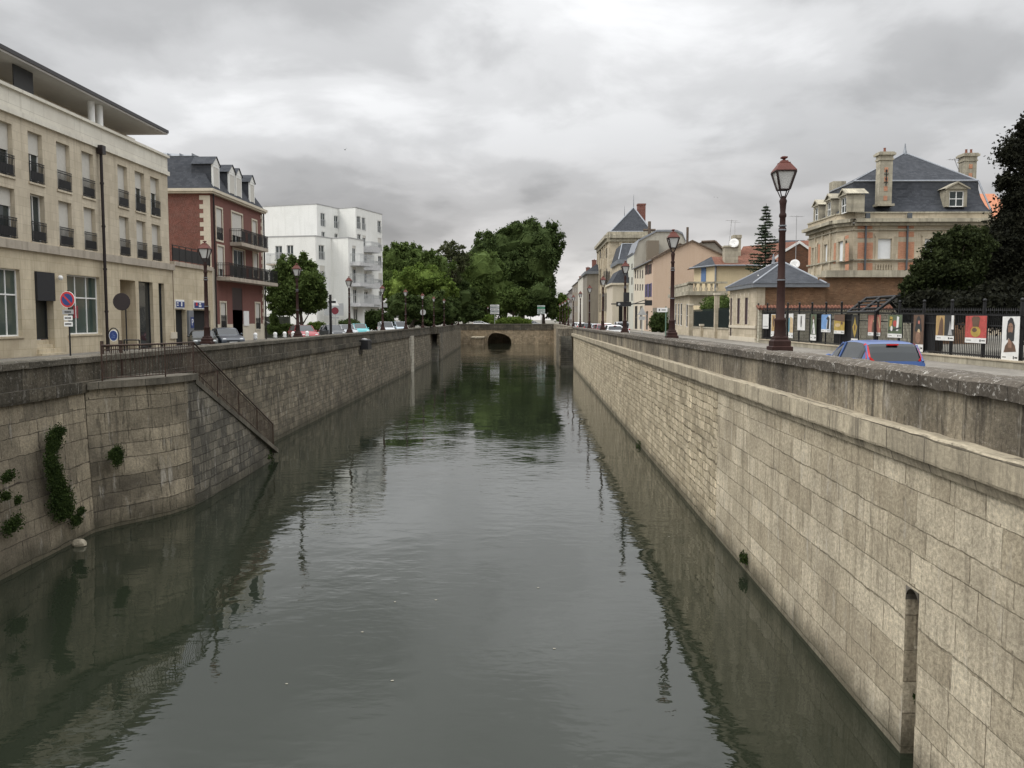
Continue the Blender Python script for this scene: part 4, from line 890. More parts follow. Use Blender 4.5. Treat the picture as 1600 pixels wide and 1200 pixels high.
Wg.part(MB().quad((X - .3, d1 - .3, zc + .9), (xe, d1 - .3, zc + .9), (xe, d1 + 4, za), (xa, d1 + 4, za)).quad((X - .3, 214, zc + .9), (X - .3, d1 - .3, zc + .9), (xa, d1 + 4, za), (xa, 214, za)), 'roof', M['slate'])
Wg.part(MB().tube((X - .3, d1 - .3, zc + .9), (xa, d1 + 4, za), .15, n=5).tube((xa, d1 + 4, za), (xe, d1 + 4, za), .15, n=5), 'ridge_flashing', M['ridge'])
# small pavilion in front of it
Pv = Bld('corner_house', 'small cream house with steep bell-shaped slate roof behind the traffic light', 'building', (19, 182, GZ))
d1 = 176; X = hy(957, 470, d1)[0]; xe = hy(990, 470, d1)[0]; zc = hy(958, 445, d1)[1]
Pv.part(facade(MB(), (X, d1), (xe, d1), GZ, zc, [(1.3, 2.1, GZ, GZ + 5), (3, 3.9, GZ + .5, GZ + 5.2)], L=xe - X), 'side_wall', plaster('cream_lt', (.56, .50, .40), (.3, .27, .2), .4))
Pv.part(MB().box(X + 1.25, X + 4, d1 + .3, d1 + .35, GZ, GZ + 5.3), 'door', M['dark'])
Pv.part(MB().quad((X, 190, GZ), (X, d1, GZ), (X, d1, zc), (X, 190, zc)), 'wall', MATS['cream_lt'])
Pv.part(MB().box(X - .4, xe, d1 - .4, 190, zc, zc + .35), 'cornice', M['cream'])
m = MB(); A_ = [(X - .2, d1 - .2, zc + .35), (xe, d1 - .2, zc + .35)]; B_ = [(X + 1.4, d1 + 1.2, zc + 3), (xe, d1 + 1.2, zc + 3)]; Cc = [(X + 3.2, d1 + 3, hy(975, 417, d1)[1]), (xe, d1 + 3, hy(975, 417, d1)[1])]
for a, c in ((A_, B_), (B_, Cc)): m.quad(a[0], a[1], c[1], c[0]); m.quad((a[0][0], 190, a[0][2]), a[0], c[0], (c[0][0], 190, c[0][2]))
Pv.part(m, 'roof', M['slate'])
# tall pale house with gambrel gable
T = Bld('gabled_house', 'tall pale house showing a blank gambrel gable above its neighbours', 'building', (20, 166, GZ))
d1 = hp(990, 450, (XR, 0), (XR, 1))[0]; d0 = hp(979.5, 450, (XR, 0), (XR, 1))[0]; P, Q = (XR, d0), (XR, d1); ze = hp(990, 398, P, Q)[1]
rs = [rc(P, Q, *w_) for w_ in colw(980, 990, ((412, 420), (433, 445), (458, 470)), 2, 1.6)]
T.part(facade(MB(), P, Q, GZ, ze, [(*r, .05) for r in rs], L=d0 - d1), 'wall', plaster('pale_green', (.52, .52, .45), (.3, .3, .25), .3))
for r in rs: win(T, P, Q, r, .045, 1, 1, .05, pane=M['rowglass'], frame=M['rowframe'])
gp = [(XR, GZ), (hy(1068, 450, d1)[0], GZ)] + [hy(px, py, d1) for px, py in ((1072, 380), (1066, 366), (1057, 362), (1026, 362), (998, 377))] + [(XR, ze)]
T.part(MB().add([(x, d1, z) for x, z in gp], [tuple(range(len(gp)))]), 'gable', plaster('gable_pl', (.42, .40, .34), (.22, .2, .17), .5))
m = MB(); g2 = gp[2:] + [(XR - .3, ze)]
for a, c in zip(g2[:-1], g2[1:]):
    m.quad((a[0], d1 - .25, a[1]), (c[0], d1 - .25, c[1]), (c[0], d1 - .25, c[1] + .35), (a[0], d1 - .25, a[1] + .35)); m.quad((a[0], d1 - .25, a[1] + .35), (c[0], d1 - .25, c[1] + .35), (c[0], d0, c[1] + .35), (a[0], d0, a[1] + .35))
T.part(m, 'roof', M['ridge'])
a, c = hy(1011, 390, d1 - 1), hy(1029, 390, d1 - 1); T.part(MB().box(a[0], c[0], d1 - 1.5, d1, 10, hy(1015, 376, d1 - 1)[1]), 'chimney_breast', plaster('brown_pl', (.19, .16, .12)))
u = hy(1014.5, 372, d1 + 3); T.part(MB().tube((u[0], d1 + 3, u[1] - 2), (u[0], d1 + 3, hy(1014, 346, d1 + 3)[1]), .3, n=8).tube((u[0] - 1.2, d1 + 3, hy(1014, 357, d1)[1]), (u[0] + 1.2, d1 + 3, hy(1014, 357, d1)[1]), .25, n=6), 'flue', M['oldtile'])
# cream house, narrow shuttered house, peach gable
rows = ((418, 431), (443, 456), (474, 486))
row_house('town_house', 'cream three-storey town house with a long row of narrow windows', 990, 1007, 412, M['cream'], M['oldtile'], colw(991, 1006, ((422, 435), (444, 454)), 4, 1.6) + [(992, 996, 478, 514), (1000, 1004, 478, 514)], depth=12)
B, P, Q, ze, zr, d0, d1, rf = row_house('town_house', 'peach rendered house with big blank gable and purple shutters', 1007, 1020, 406, M['peach'], M['oldtile'],
    [(1009.5, 1011.5, 414, 429, shb), (1014.5, 1017, 413, 428, shb), (1009.3, 1011.3, 444, 464, shp), (1014.4, 1017, 443, 464, shp), (1009.5, 1012.5, 486, 515)], depth=12.4, rh=hy(1081, 377, hp(1020, 470, (XR, 0), (XR, 1))[0])[1])
u = hy(1076, 360, d1 + 1); B.part(MB().tube((u[0], d1 + 2, zr - 1), (u[0], d1 + 2, hy(1076, 355, d1 + 2)[1]), .2, n=8), 'flue', M['oldtile'], rf)
B.part(MB().obox((XR, d1), (XR + 5, d1), 0, 12.4, 0, .12, GZ, hy(1030, 481, d1)[1]), 'base_band', plaster('grey_annexe', (.26, .235, .195)))
# grey house behind
B2 = Bld('rear_house', 'grey flat-gabled house rising behind the peach gable', 'building', (42, 150, GZ)); y = 160
pts = [hy(px, py, y) for px, py in ((1096, 378), (1117, 377), (1139, 399), (1139, 420), (1090, 420))]
B2.part(MB().add([(a, y, c) for a, c in pts] + [(a, y + 10, c) for a, c in pts], [(0, 4, 3, 2, 1), (0, 1, 6, 5), (1, 2, 7, 6)]), 'gable_wall', plaster('grey_annexe', (.26, .235, .195)))
B2.part(MB().tube((pts[0][0], y - .1, pts[0][1]), (pts[1][0], y - .1, pts[1][1]), .25, n=5).tube((pts[1][0], y - .1, pts[1][1]), (pts[2][0], y - .1, pts[2][1]), .25, n=5), 'roof_edge', M['oldtile'])
# yellow house with blue shutter
Yh = Bld('yellow_house', 'pale yellow house with one blue-shuttered window and brown tiled roof', 'building', (26, 118, GZ)); y = 116
xa, xb, xc = hy(1084, 450, y + 6)[0], hy(1118, 450, y)[0], hy(1185, 450, y)[0]
A0, A1, A2 = (xa, y + 6), (xb, y), (xc, y); ze = hy(1118, 414, y)[1]
r = rc(A0, A1, 1097, 1102.5, 416.5, 442)
Yh.part(facade(MB(), A0, A1, GZ, ze, [(*r, .1)], L=math.dist(A0, A1)), 'wall', M['yellow'])
f = win(Yh, A0, A1, r, .05, 1, 0, .05); Yh.part(MB().obox(A0, A1, r[0] - .15, r[1] + .15, .01, .07, r[2], r[3]), 'shutter', plain('blue_shutter', (.10, .17, .32)), f)
Yh.part(facade(MB(), A1, A2, GZ, ze, [], L=xc - xb), 'side_wall', M['yellow'])
Yh.part(MB().tube((xb - .05, y - .12, GZ), (xb - .05, y - .12, ze), .13, n=6), 'downpipe', M['zinc'])
zr = hy(1114, 400, y + 3)[1]; xr = hy(1114, 400, y + 3)[0]
e0, e1, e2 = (xa - .7, y + 5.6, ze - .1), (xb - .2, y - .6, ze - .1), (xc, y - .6, ze - .1)
t_ = (xr, y + 4, zr)
Yh.part(MB().add([e0, e1, t_], [(0, 1, 2)]), 'roof', M['slate']); Yh.part(MB().quad(e1, e2, (xc, y + 4, zr - .3), t_).quad(e0, t_, (xc, y + 9, zr - .5), (xa, y + 12, ze)), 'roof', M['tile'])
Yh.part(MB().tube(e0, e1, .12, n=5).tube(e1, e2, .12, n=5), 'gutter', M['zinc'])
chx = hy(1143, 395, y + 1); chimney(Yh, chx[0] - .9, chx[0] + .9, y + 1, y + 2.4, ze + .3, hy(1143, 386, y + 1)[1], M['greyst'], 0, .2)
dish((hy(1147, 380, y + 1)[0], y + 1, hy(1147, 380, y + 1)[1]), .62, 'round white satellite dish on the yellow house chimney')
rh = Bld('rear_house', 'tiled rear house with tall square chimney behind the yellow house', 'building', (35, 135, GZ)); y = 134
m = MB(); q = [hy(px, py, y) for px, py in ((1139, 402), (1176, 386), (1262, 375))]
m.add([(q[0][0], y - 2, q[0][1] - 1.5), (hy(1262, 415, y)[0], y - 2, hy(1262, 412, y)[1]), (q[2][0] + 3, y + 6, q[2][1] + .6), (q[1][0], y + 6, q[1][1] + .6)], [(0, 1, 2, 3)]); rh.part(m, 'roof', M['tile'])
rh.part(MB().box(q[0][0], q[2][0] + 3, y - 1, y + 6, GZ, q[0][1] - 1.4), 'wall', M['tan_pl'])
a, c = hy(1147, 380, y + 2), hy(1158, 372, y + 2); chimney(rh, a[0], c[0], y + 2, y + 3.6, q[0][1] - 1, c[1], M['greyst'], 0, .5)
antenna((hy(1139, 385, 117)[0], 117.2, hy(1139, 385, 117)[1]), 3.6, 'tall leaning television antenna on the yellow house chimney', .35)
antenna((hy(1148, 372, 136)[0], 136, hy(1148, 372, 136)[1]), 2.6, 'shorter television antenna on the square chimney', 0)
antenna((hy(1243, 412, 96)[0], 96, hy(1243, 412, 96)[1]), 5.3, 'thin antenna mast in front of the brick gable', 0)
# brick gable with white bargeboards
bg_ = Bld('brick_outbuilding', 'dark brick gable with white bargeboards behind the slate-roofed lodge', 'building', (30, 97, GZ)); y = 98
q = [hy(px, py, y) for px, py in ((1222, 395), (1249, 379), (1276, 398))]; zb = hy(1249, 430, y)[1]
bg_.part(MB().add([(q[0][0], y, zb), (q[2][0], y, zb), (q[2][0], y, q[2][1]), (q[1][0], y, q[1][1]), (q[0][0], y, q[0][1])], [(0, 1, 2, 3, 4)]), 'gable_wall', M['darkbrick'])
ww = MB()
for a, c in ((q[0], q[1]), (q[1], q[2])): ww.quad((a[0], y - .1, a[1] - .1), (c[0], y - .1, c[1] - .1), (c[0], y - .1, c[1] + .22), (a[0], y - .1, a[1] + .22))
ww.quad((hy(1208, 399, y)[0], y - .1, q[0][1] - .9), (q[0][0], y - .1, q[0][1] - .1), (q[0][0], y - .1, q[0][1] + .2), (hy(1208, 399, y)[0], y - .1, q[0][1] - .6))
bg_.part(ww, 'bargeboard', M['white'])
bg_.part(MB().quad((q[0][0] - 1.2, y - .1, q[0][1] - .6), (q[1][0], y - .1, q[1][1] + .2), (q[1][0], y + 12, q[1][1] + .2), (q[0][0] - 1.2, y + 12, q[0][1] - .6)).quad((q[1][0], y - .1, q[1][1] + .2), (q[2][0] + .4, y - .1, q[2][1] - .1), (q[2][0] + .4, y + 12, q[2][1] - .1), (q[1][0], y + 12, q[1][1] + .2)), 'roof', M['tile'])
bg_.part(MB().box(hy(1200, 430, y)[0], q[2][0], y + .01, y + 12, GZ, zb), 'wall', M['darkbrick'])
dish((hy(1242, 413, 84)[0], 84, hy(1242, 413, 84)[1]), .46, 'round white satellite dish above the lodge roof', 1.2)
# far rooftops between
fr = Bld('rear_house', 'low distant house whose grey roof shows past the lamp', 'building', (50, 150, GZ)); y = 150
a, c = hy(1222, 380, y), hy(1275, 374, y); fr.part(MB().quad((a[0], y, a[1] - 1), (c[0], y, a[1] - 1), (c[0], y + 6, c[1] + .4), (a[0], y + 6, c[1] + .4)), 'roof', M['slate']); fr.part(MB().box(a[0], c[0], y + .2, y + 6, GZ, a[1] - 1), 'wall', M['tan_pl'])

# ---- stone pavilion with balustrade, low railings and pillars along the street
XS = 18.3; PS, QS = (XS, 200), (XS, 20)
pv = Bld('garden_pavilion', 'single-storey stone pavilion with balustraded roof behind the second lamp', 'building', (XS, 108, GZ))
d0, d1 = [hp(px, 480, (XS, 0), (XS, 1))[0] for px in (1049, 1078)]; P, Q = (XS, d0), (XS, d1); zc = hp(1060, 464, P, Q)[1]
rs = [rc(P, Q, *w_) for w_ in ((1054.5, 1056.8, 474, 507), (1059, 1061.2, 474, 508), (1063, 1065.5, 474, 509), (1072, 1074.5, 475, 511))]
pv.part(facade(MB(), P, Q, GZ, zc, [(*r, .10) for r in rs], L=d0 - d1), 'wall', M['tan'])
for r in rs: win(pv, P, Q, r, .08, 0, 1, .06, pane=M['dark'])
xe = hy(1135, 480, d1)[0]
pv.part(facade(MB(), (XS, d1), (xe, d1), zc - 1.2, zc, [], L=xe - XS), 'side_wall', M['tan'])
m = MB(); m.box(XS - .5, xe, d1 - .5, d0, zc, zc + .45); m.box(XS - .2, XS + .3, d1 - .2, d0, zc + .46, zc + 1.2)
m.box(XS - .3, xe, d1 - .3, d1 + .3, zc + 1.35, zc + 1.55); m.box(XS - .3, XS + .4, d1 + .31, d0, zc + 1.21, zc + 1.5); pv.part(m, 'cornice', M['greyst'])
m = MB(); x = XS + .6
while x < xe - .6: m.lathe([(.14, 0), (.2, .25), (.09, .5), (.15, .85)], (x, d1, zc + .48), 8); x += .62
pv.part(m, 'balustrade', M['tan'])
for px in (1079, 1097.5, 1119.5): # street piers
    y = hp(px, 500, (XS, 0), (XS, 1))[0]
    t = thing('stone_pier', {1079: 'slim pale stone gate pier beside the pavilion', 1097.5: 'short pale stone pier in the low wall by the hedge', 1119.5: 'tall slim white pier in front of the hedge'}[px], 'pier', (XS, y, GZ))
    h = {1079: 3.6, 1097.5: 1.3, 1119.5: 4.4}[px]; m = MB(); m.box(-.22, .22, -.22, .22, 0, h); m.build('shaft', M['tan'], t); MB().box(-.3, .3, -.3, .3, h, h + .2).build('cap', M['cream'], t)
ya, yb_ = hp(1082, 500, (XS, 0), (XS, 1))[0], hp(1138, 500, (XS, 0), (XS, 1))[0]
t = Bld('railed_wall', 'low stone wall with dark screened railing in front of the green hedge', 'wall', (XS, 90, GZ))
t.part(MB().box(XS + .05, XS + .4, yb_, ya, GZ, GZ + 1.05), 'wall', M['tan']); t.part(MB().box(XS - .02, XS + .47, yb_, ya, GZ + 1.05, GZ + 1.2), 'coping', M['greyst'])
m = MB(); m.box(XS + .15, XS + .19, yb_, ya, GZ + 1.25, GZ + 2.9)
y = yb_
while y < ya: m.box(XS + .1, XS + .14, y, y + .04, GZ + 1.2, GZ + 3.1); y += .3
t.part(m, 'screen_rail', plain('dark_green', (.012, .022, .02), .8))

# ---- slate-roofed lodge
lg = Bld('lodge', 'single-storey stone lodge with slate hip roof beside the poster fence', 'building', (XS, 74, GZ))
d1 = hp(1181, 500, (XS, 0), (XS, 1))[0]; d0 = hp(1140, 500, (XS, 0), (XS, 1))[0]; P, Q = (XS, d0), (XS, d1); ze = hp(1181, 449, P, Q)[1]
rs = [rc(P, Q, *w_) for w_ in ((1141, 1144, 466, 529), (1152, 1156.5, 466, 506), (1164, 1169, 465, 507))]
lg.part(facade(MB(), P, Q, GZ, ze, [(*r, .10) for r in rs], L=d0 - d1), 'wall', M['tan'])
for r in rs: win(lg, P, Q, r, .08, 0, 0, .05, pane=plain('brown_door', (.045, .025, .03)), frame=plain('brown_door'[:] + '2', (.06, .035, .04)))
m = MB()
for r in rs:
    z = r[2]
    while z < r[3] + .3: k = .12 if int(z / .3) % 2 else .28; m.obox(P, Q, r[0] - k, r[0], 0, .04, z, z + .29); m.obox(P, Q, r[1], r[1] + k, 0, .04, z, z + .29); z += .3
m.obox(P, Q, 0, d0 - d1 + .04, 0, .08, rs[1][2] - .35, rs[1][2] - .12); m.obox(P, Q, 0, d0 - d1 + .04, 0, .05, GZ, GZ + .5)
lg.part(m, 'quoins', M['cream'])
Xb = hy(1290, 450, d1)[0]; lg.part(MB().quad((XS, d1, GZ), (Xb, d1, GZ), (Xb, d1, ze), (XS, d1, ze)), 'side_wall', masonry('brown_wall', (.18, .10, .055), (.28, .16, .09), (.14, .1, .07), .3, .1, .01, (.12, .085, .055), .6, .5, .02, .5, grain=.8, vary=.4))
lg.part(MB().box(XS, XS + .7, d1 - .05, d1, GZ, ze), 'corner_pier', M['tan'])
m = MB(); m.box(XS - .35, Xb + .2, d1 - .35, d1 + .1, ze, ze + .3); m.box(XS - .35, XS + .1, d1 + .101, d0 + .3, ze, ze + .3); lg.part(m, 'cornice', M['zinc'])
ap1 = hy(1223, 409, d1 + 4.5); ap0 = hy(1196, 410, d0 - 2); zR = ap1[1]
xa = ap1[0]; e = [(XS - .4, d1 - .4, ze + .3), (hy(1292, 441, d1 - .4)[0], d1 - .4, ze + .3), (XS - .4, d0 + .3, ze + .3)]; a1 = (xa, d1 + 4.5, zR); a0 = (xa, d0 - 2, zR)
rf = lg.part(MB().add([e[0], e[1], a1, a0, e[2], (e[1][0], d0, ze)], [(0, 1, 2), (4, 0, 2, 3), (1, 5, 3, 2)]), 'roof', M['slate'])
lg.part(MB().tube(e[0], a1, .09, n=5).tube(e[1], a1, .09, n=5).tube(a1, a0, .09, n=5).tube(e[2], a0, .09, n=5), 'ridge_flashing', M['ridge'], rf)
lg.part(MB().lathe([(.2, 0), (.12, .3), (.16, .4), (.02, .9)], a0, 8).lathe([(.2, 0), (.12, .3), (.02, .9)], a1, 8), 'finial', M['ridge'], rf)
lg.part(MB().box(XS + .5, XS + .56, d1 + 1.5, d1 + 1.7, ze + 1, ze + 1.1), 'roof_hook', M['white'], rf)
# brown-red high wall continuing behind the fence, and the tile-capped white garden wall
hw_ = Bld('garden_wall', 'long stained brown brick wall under a stone ledge below the mansion', 'wall', (34, 75, GZ))
zb = hy(1300, 437, 75.5)[1]; xe = hy(1500, 440, 75.5)[0]
hw_.part(MB().box(Xb - .5, xe, d1 + .3, d1 + .8, GZ, zb), 'wall', MATS['brown_wall']); hw_.part(MB().box(Xb, xe, d1 - .1, d1 + 1.2, zb, zb + .55), 'coping', M['greyst'])
tw = Bld('garden_wall', 'whitish block garden wall capped with rounded brown tiles', 'wall', (26, 69, GZ)); y = 69.4
x0, x1 = hy(1186, 480, y)[0], hy(1475, 480, y)[0]; zt = hy(1300, 483, y)[1]
tw.part(MB().box(x0, x1, y, y + .35, GZ, zt), 'wall', masonry('white_block', (.46, .43, .34), (.60, .57, .46), (.22, .2, .15), .5, .26, .02, (.25, .22, .15), .4, .3, .02, .5, grain=.4, vary=.3))
m = MB(); x = x0
while x < x1: m.tube((x, y - .2, zt + .02), (x, y + .5, zt + .25), .12, n=6); x += .27
tw.part(m, 'tile_coping', M['tile'])

# ---- the mansion
Ma = Bld('mansion', 'ornate stone and orange brick mansion with slate mansard and tall chimneys', 'building', (32, 82, GZ))
YM = 80.0; xc0 = hy(1333, 400, YM)[0]; xcr = hy(1545, 400, YM)[0]; xf_ = xc0 - 1.1
S0, S1 = (xc0, YM), (xcr, YM); K0, K1 = (xf_, YM + 1.3), S0; yf = hp(1263, 400, (xf_, 0), (xf_, 1))[0]; F0, F1 = (xf_, yf), K0
zc = hy(1400, 352, YM)[1]; z0m = GZ
ls = math.dist(S0, S1); lf = yf - YM - 1.3; lk_ = math.dist(K0, K1)
w1 = rc(S0, S1, 1371, 1392.5, 373, 405); w2 = rc(S0, S1, 1444, 1464, 373, 405)
Ma.part(facade(MB(), S0, S1, z0m, zc, [(*w1, .25), (*w2, .25)], L=ls), 'side_wall', M['tan'])
Ma.part(facade(MB(), K0, K1, z0m, zc, [], L=lk_), 'corner_wall', M['tan'])
fw = [rc(F0, F1, *q) for q in ((1269.5, 1276.5, 387, 416), (1288.5, 1294, 382, 412), (1310.5, 1318.5, 377, 408))]
Ma.part(facade(MB(), F0, F1, z0m, zc, [(*r, .25) for r in fw], L=lf), 'wall', M['tan'])
for P_, Q_, ws in ((S0, S1, (w1, w2)), (F0, F1, fw)):
    for r in ws:
        f = win(Ma, P_, Q_, r, .2, 1, 1, .06, shut=1.0, shutmat=M['wshutter']); m = MB(); a, c, e, g = r; k = .22
        for q in ((a - k, a, e - .1, g + k), (c, c + k, e - .1, g + k), (a - k - .1, c + k + .1, g + k, g + k + .2), (a, c, g, g + k)): m.obox(P_, Q_, q[0], q[1], 0, .1, q[2], q[3])
        Ma.part(m, 'surround', M['tan'], f)
def panel(P_, Q_, *rects):
    for q in rects: r = rc(P_, Q_, *q); Ma.part(MB().obox(P_, Q_, r[0], r[1], .0, .03, r[2], r[3]), 'brick_panel', M['orangebrick'])
panel(S0, S1, (1340, 1363.5, 379, 408), (1340, 1363, 411, 424), (1340, 1363.5, 363, 372), (1403, 1428, 378, 407), (1404, 1428, 362, 370), (1403, 1427, 410, 422), (1340, 1363, 352, 358), (1403, 1428, 351, 357))
panel(F0, F1, (1263.5, 1267, 386, 418), (1278.5, 1281, 382, 414), (1303, 1306, 380, 412), (1321, 1326.5, 380, 408), (1321, 1326, 368, 373), (1321, 1326.5, 413, 423))
def band(z, h, out, name='string_course', mat=None):
    m = MB(); m.obox(S0, S1, -.02, ls, 0, out, z, z + h); m.obox(K0, K1, -.02, lk_ + .02, 0, out - .003, z + .002, z + h - .002); m.obox(F0, F1, 0, lf + .02, 0, out, z, z + h); Ma.part(m, name, mat or M['greyst'])
zz = lambda py: hy(1345, py, YM)[1]
band(zz(360), .1, .15); band(zz(407), .14, .18); band(zz(429), .25, .3); band(zz(353), .25, .35, 'cornice'); band(zz(348), .3, .75, 'cornice'); band(zz(344), .12, .55, 'cornice'); band(zz(343.5), .62, .12, 'blocking_course', M['tan']); band(zz(333.5), .12, .22)
for px, wd in ((1351, .1), (1416, .1)):
    u = rc(S0, S1, px - 1, px + 1, 340, 420); m = MB(); m.obox(S0, S1, u[0], u[0] + .14, .1, .26, zz(433), zz(338)); m.obox(S0, S1, u[0] - .12, u[0] + .26, .4, .62, zz(345), zz(334)); Ma.part(m, 'downpipe', plain('lead', (.10, .11, .12), .6, .3))
m = MB(); r = rc(S0, S1, 1369, 1395, 411, 423); x = r[0]
while x < r[1]: m.lathe([(.07, 0), (.11, .15), (.05, .35), (.09, .6)], (S0[0] + x, YM - .12, r[2]), 6); x += .24
Ma.part(m, 'balustrade', M['tan'])
for i in (0, 1, 2): # pilasters on front
    u = lf * (.25 + .27 * i); Ma.part(MB().obox(F0, F1, u, u + .35, 0, .12, zz(430), zz(355)), 'pilaster', M['tan'])
zr0 = zz(332.5); yy = YM + 1.2; zb_ = hy(1440, 283, YM + 1.6)[1]
rx0, rx1 = hy(1344, 284, YM + 1.6)[0], hy(1530, 284, YM + 1.6)[0]; ex1 = hy(1552, 325, YM)[0]
apx = hy(1414, 239, YM + 6); ytop = YM + 6; yback = yf - .3
m = MB(); steps = 4
def mz(f): return zr0 + (zb_ - zr0) * f
def mi(f): return 1.6 * (1 - (1 - f) ** 2.2)
for i in range(steps):
    f0, f1 = i / steps, (i + 1) / steps
    def ring(f): k = mi(f); return [(xf_ + .15 + k * 1.0, yback - k * .3), (xf_ + .15 + k, YM + 1.3 + k * .5), (xc0 + k * .3, YM + .2 + k), (ex1 - (ex1 - rx1) * k / 1.6, YM + .2 + k), (ex1 - (ex1 - rx1) * k / 1.6, yback)]
    a, c = ring(f0), ring(f1)
    for j in range(4): m.quad((*a[j], mz(f0)), (*a[j + 1], mz(f0)), (*c[j + 1], mz(f1)), (*c[j], mz(f1)))
rf = Ma.part(m, 'roof', M['slate'])
c = ring(1); up = MB(); T0 = (apx[0], ytop, apx[1]); T1 = (apx[0], yback - 1.5, apx[1] - .2)
P_ = [(*q, zb_ + .05) for q in c]
up.add(P_ + [T0, T1], [(1, 2, 5), (2, 3, 5), (0, 1, 5, 6), (3, 4, 6, 5)])
Ma.part(up, 'roof_top', M['slate'], rf)
Ma.part(MB().tube(P_[1], T0, .09, n=5).tube(P_[2], T0, .09, n=5).tube(P_[3], T0, .1, n=5).tube(P_[2], P_[3], .1, n=5).tube(P_[0], P_[1], .1, n=5).tube(P_[1], P_[2], .1, n=5).tube((*ring(0)[3], zr0), P_[3], .09, n=5), 'ridge_flashing', M['ridge'], rf)
Ma.part(MB().lathe([(.25, -.2), (.16, .2), (.12, .3), (.04, .9)], T0, 8), 'finial', M['zinc'], rf)
def big_chimney(px0, px1, ytopx, ybotx, Y, th=.9, pots=1):
    a, c = hy(px0, 290, Y)[0], hy(px1, 290, Y)[0]; z0, z1 = hy(px0, ybotx, Y)[1], hy(px0, ytopx, Y)[1]; m = MB()
    m.box(a, c, Y, Y + th, z0, z1 - .7); m.box(a - .08, c + .08, Y - .08, Y + th + .08, z1 - .75, z1 - .62)
    m.box(a - .02, c + .02, Y - .02, Y + th + .02, z1 - .62, z1 - .3); m.box(a - .2, c + .2, Y - .2, Y + th + .2, z1 - .3, z1 - .1); m.box(a - .1, c + .1, Y - .1, Y + th + .1, z1 - .1, z1)
    if ybotx > 300: m.box(a - .2, c + .2, Y - .2, Y + th, z0, z0 + .2)
    ch = Ma.part(m, 'chimney', M['greyst'], rf)
    q = MB(); w_ = (c - a); z = z0 + .5; i = 0
    while z < z1 - 1.2: Ma.part(MB().box(a + w_ * .36, c - w_ * .36, Y - .03, Y, z, z + .42), 'brick_block', M['orangebrick'], rf); z += .85
    return ch, a, c, z0, z1
for args, lab in (((1374, 1394, 237, 322, YM - .05), 1), ((1506, 1525, 239, 300, YM + 4, 1.2, 2), 2)):
    ch, a, c, z0, z1 = big_chimney(*args)
    p_ = MB()
    for i in range(1 if lab == 1 else 2): p_.lathe([(.13, 0), (.1, .35), (.13, .42)], (a + (c - a) * (.5 if lab == 1 else .3 + .4 * i), args[4] + .5, z1), 8)
    Ma.part(p_, 'chimney_pots', MATS['terracotta'], rf)
    if lab == 1:
        xm = (a + c) / 2; p_ = MB()
        for z in (z1 - 2.0, z1 - 2.75): p_.tube((xm, YM - .12, z - .35), (xm, YM - .12, z + .35), .035, n=5); p_.tube((xm - .2, YM - .12, z), (xm + .2, YM - .12, z), .03, n=5); p_.ball((xm, YM - .12, z + .3), .09, .04, .12)
        Ma.part(p_, 'iron_ornament', M['black_iron'], rf)
a, c = hy(1302, 285, YM + 9)[0], hy(1322, 285, YM + 9)[0]; Ma.part(MB().box(a, c, YM + 9, YM + 10.2, zb_ - 1, hy(1302, 283, YM + 9)[1]), 'chimney', M['greyst'], rf)
def dormer(P_, Q_, r, n=1, dep=1.5, cap=.1):
    a, c, e, g = r; k = .26; t = Vector((Q_[0] - P_[0], Q_[1] - P_[1])).normalized(); nn = Vector((t.y, -t.x)); m = MB()
    m.obox(P_, Q_, a - k, a, -dep, .05, e, g); m.obox(P_, Q_, c, c + k, -dep, .05, e, g); m.obox(P_, Q_, a - k, c + k, -dep, .05, g, g + .16); m.obox(P_, Q_, a - k - .12, c + k + .12, -.1, .16, g + .162, g + .26)
    def pt(u, w, z): return (P_[0] + t.x * u + nn.x * w, P_[1] + t.y * u + nn.y * w, z)
    um = (a + c) / 2; L_, R_ = a - k - .2, c + k + .2
    m.add([pt(L_ + .1, .06, g + .26), pt(R_ - .1, .06, g + .26), pt(um, .06, g + .75)], [(0, 1, 2)])
    for q0, q1 in (((L_, g + .22), (um, g + .82)), ((um, g + .82), (R_, g + .22))):
        m.quad(pt(q0[0], .22, q0[1]), pt(q1[0], .22, q1[1]), pt(q1[0], -dep - .3, q1[1]), pt(q0[0], -dep - .3, q0[1])); m.quad(pt(q0[0], .22, q0[1] - .14), pt(q1[0], .22, q1[1] - .14), pt(q1[0], .22, q1[1]), pt(q0[0], .22, q0[1]))
    Ma.part(m, 'dormer', M['greyst'], rf); win(Ma, P_, Q_, (a, c, e, g), .12, 1, 1, .08, name='dormer_window')
dormer((xc0, YM + .3), (xcr, YM + .3), rc((xc0, YM + .3), (xcr, YM + .3), 1483, 1506, 298, 323))
for q in ((1273, 1279, 325, 345), (1292.5, 1299, 316, 338), (1314, 1323, 309, 333)): F_ = ((xf_ + .1, yf), (xf_ + .1, YM)); dormer(*F_, rc(*F_, *q))
antenna((hy(1500, 262, YM + 5)[0], YM + 5, hy(1500, 262, YM + 5)[1] - .5), 1.4, 'small antenna beside the mansion right chimney', -.6, span=1.3)
oh = Bld('rear_house', 'orange-tiled roof showing behind the mansion and dark tree', 'building', (60, 110, GZ)); y = 110
a, c = hy(1520, 330, y), hy(1600, 300, y); oh.part(MB().quad((a[0], y, a[1] - 1), (c[0], y, a[1] - 1), (c[0], y + 7, c[1] + .8), (a[0], y + 7, c[1] + .8)), 'roof', plain('orange_roof', (.42, .17, .09), .9)); oh.part(MB().box(a[0], c[0], y + .3, y + 7, GZ, a[1] - 1), 'wall', M['tan_pl'])

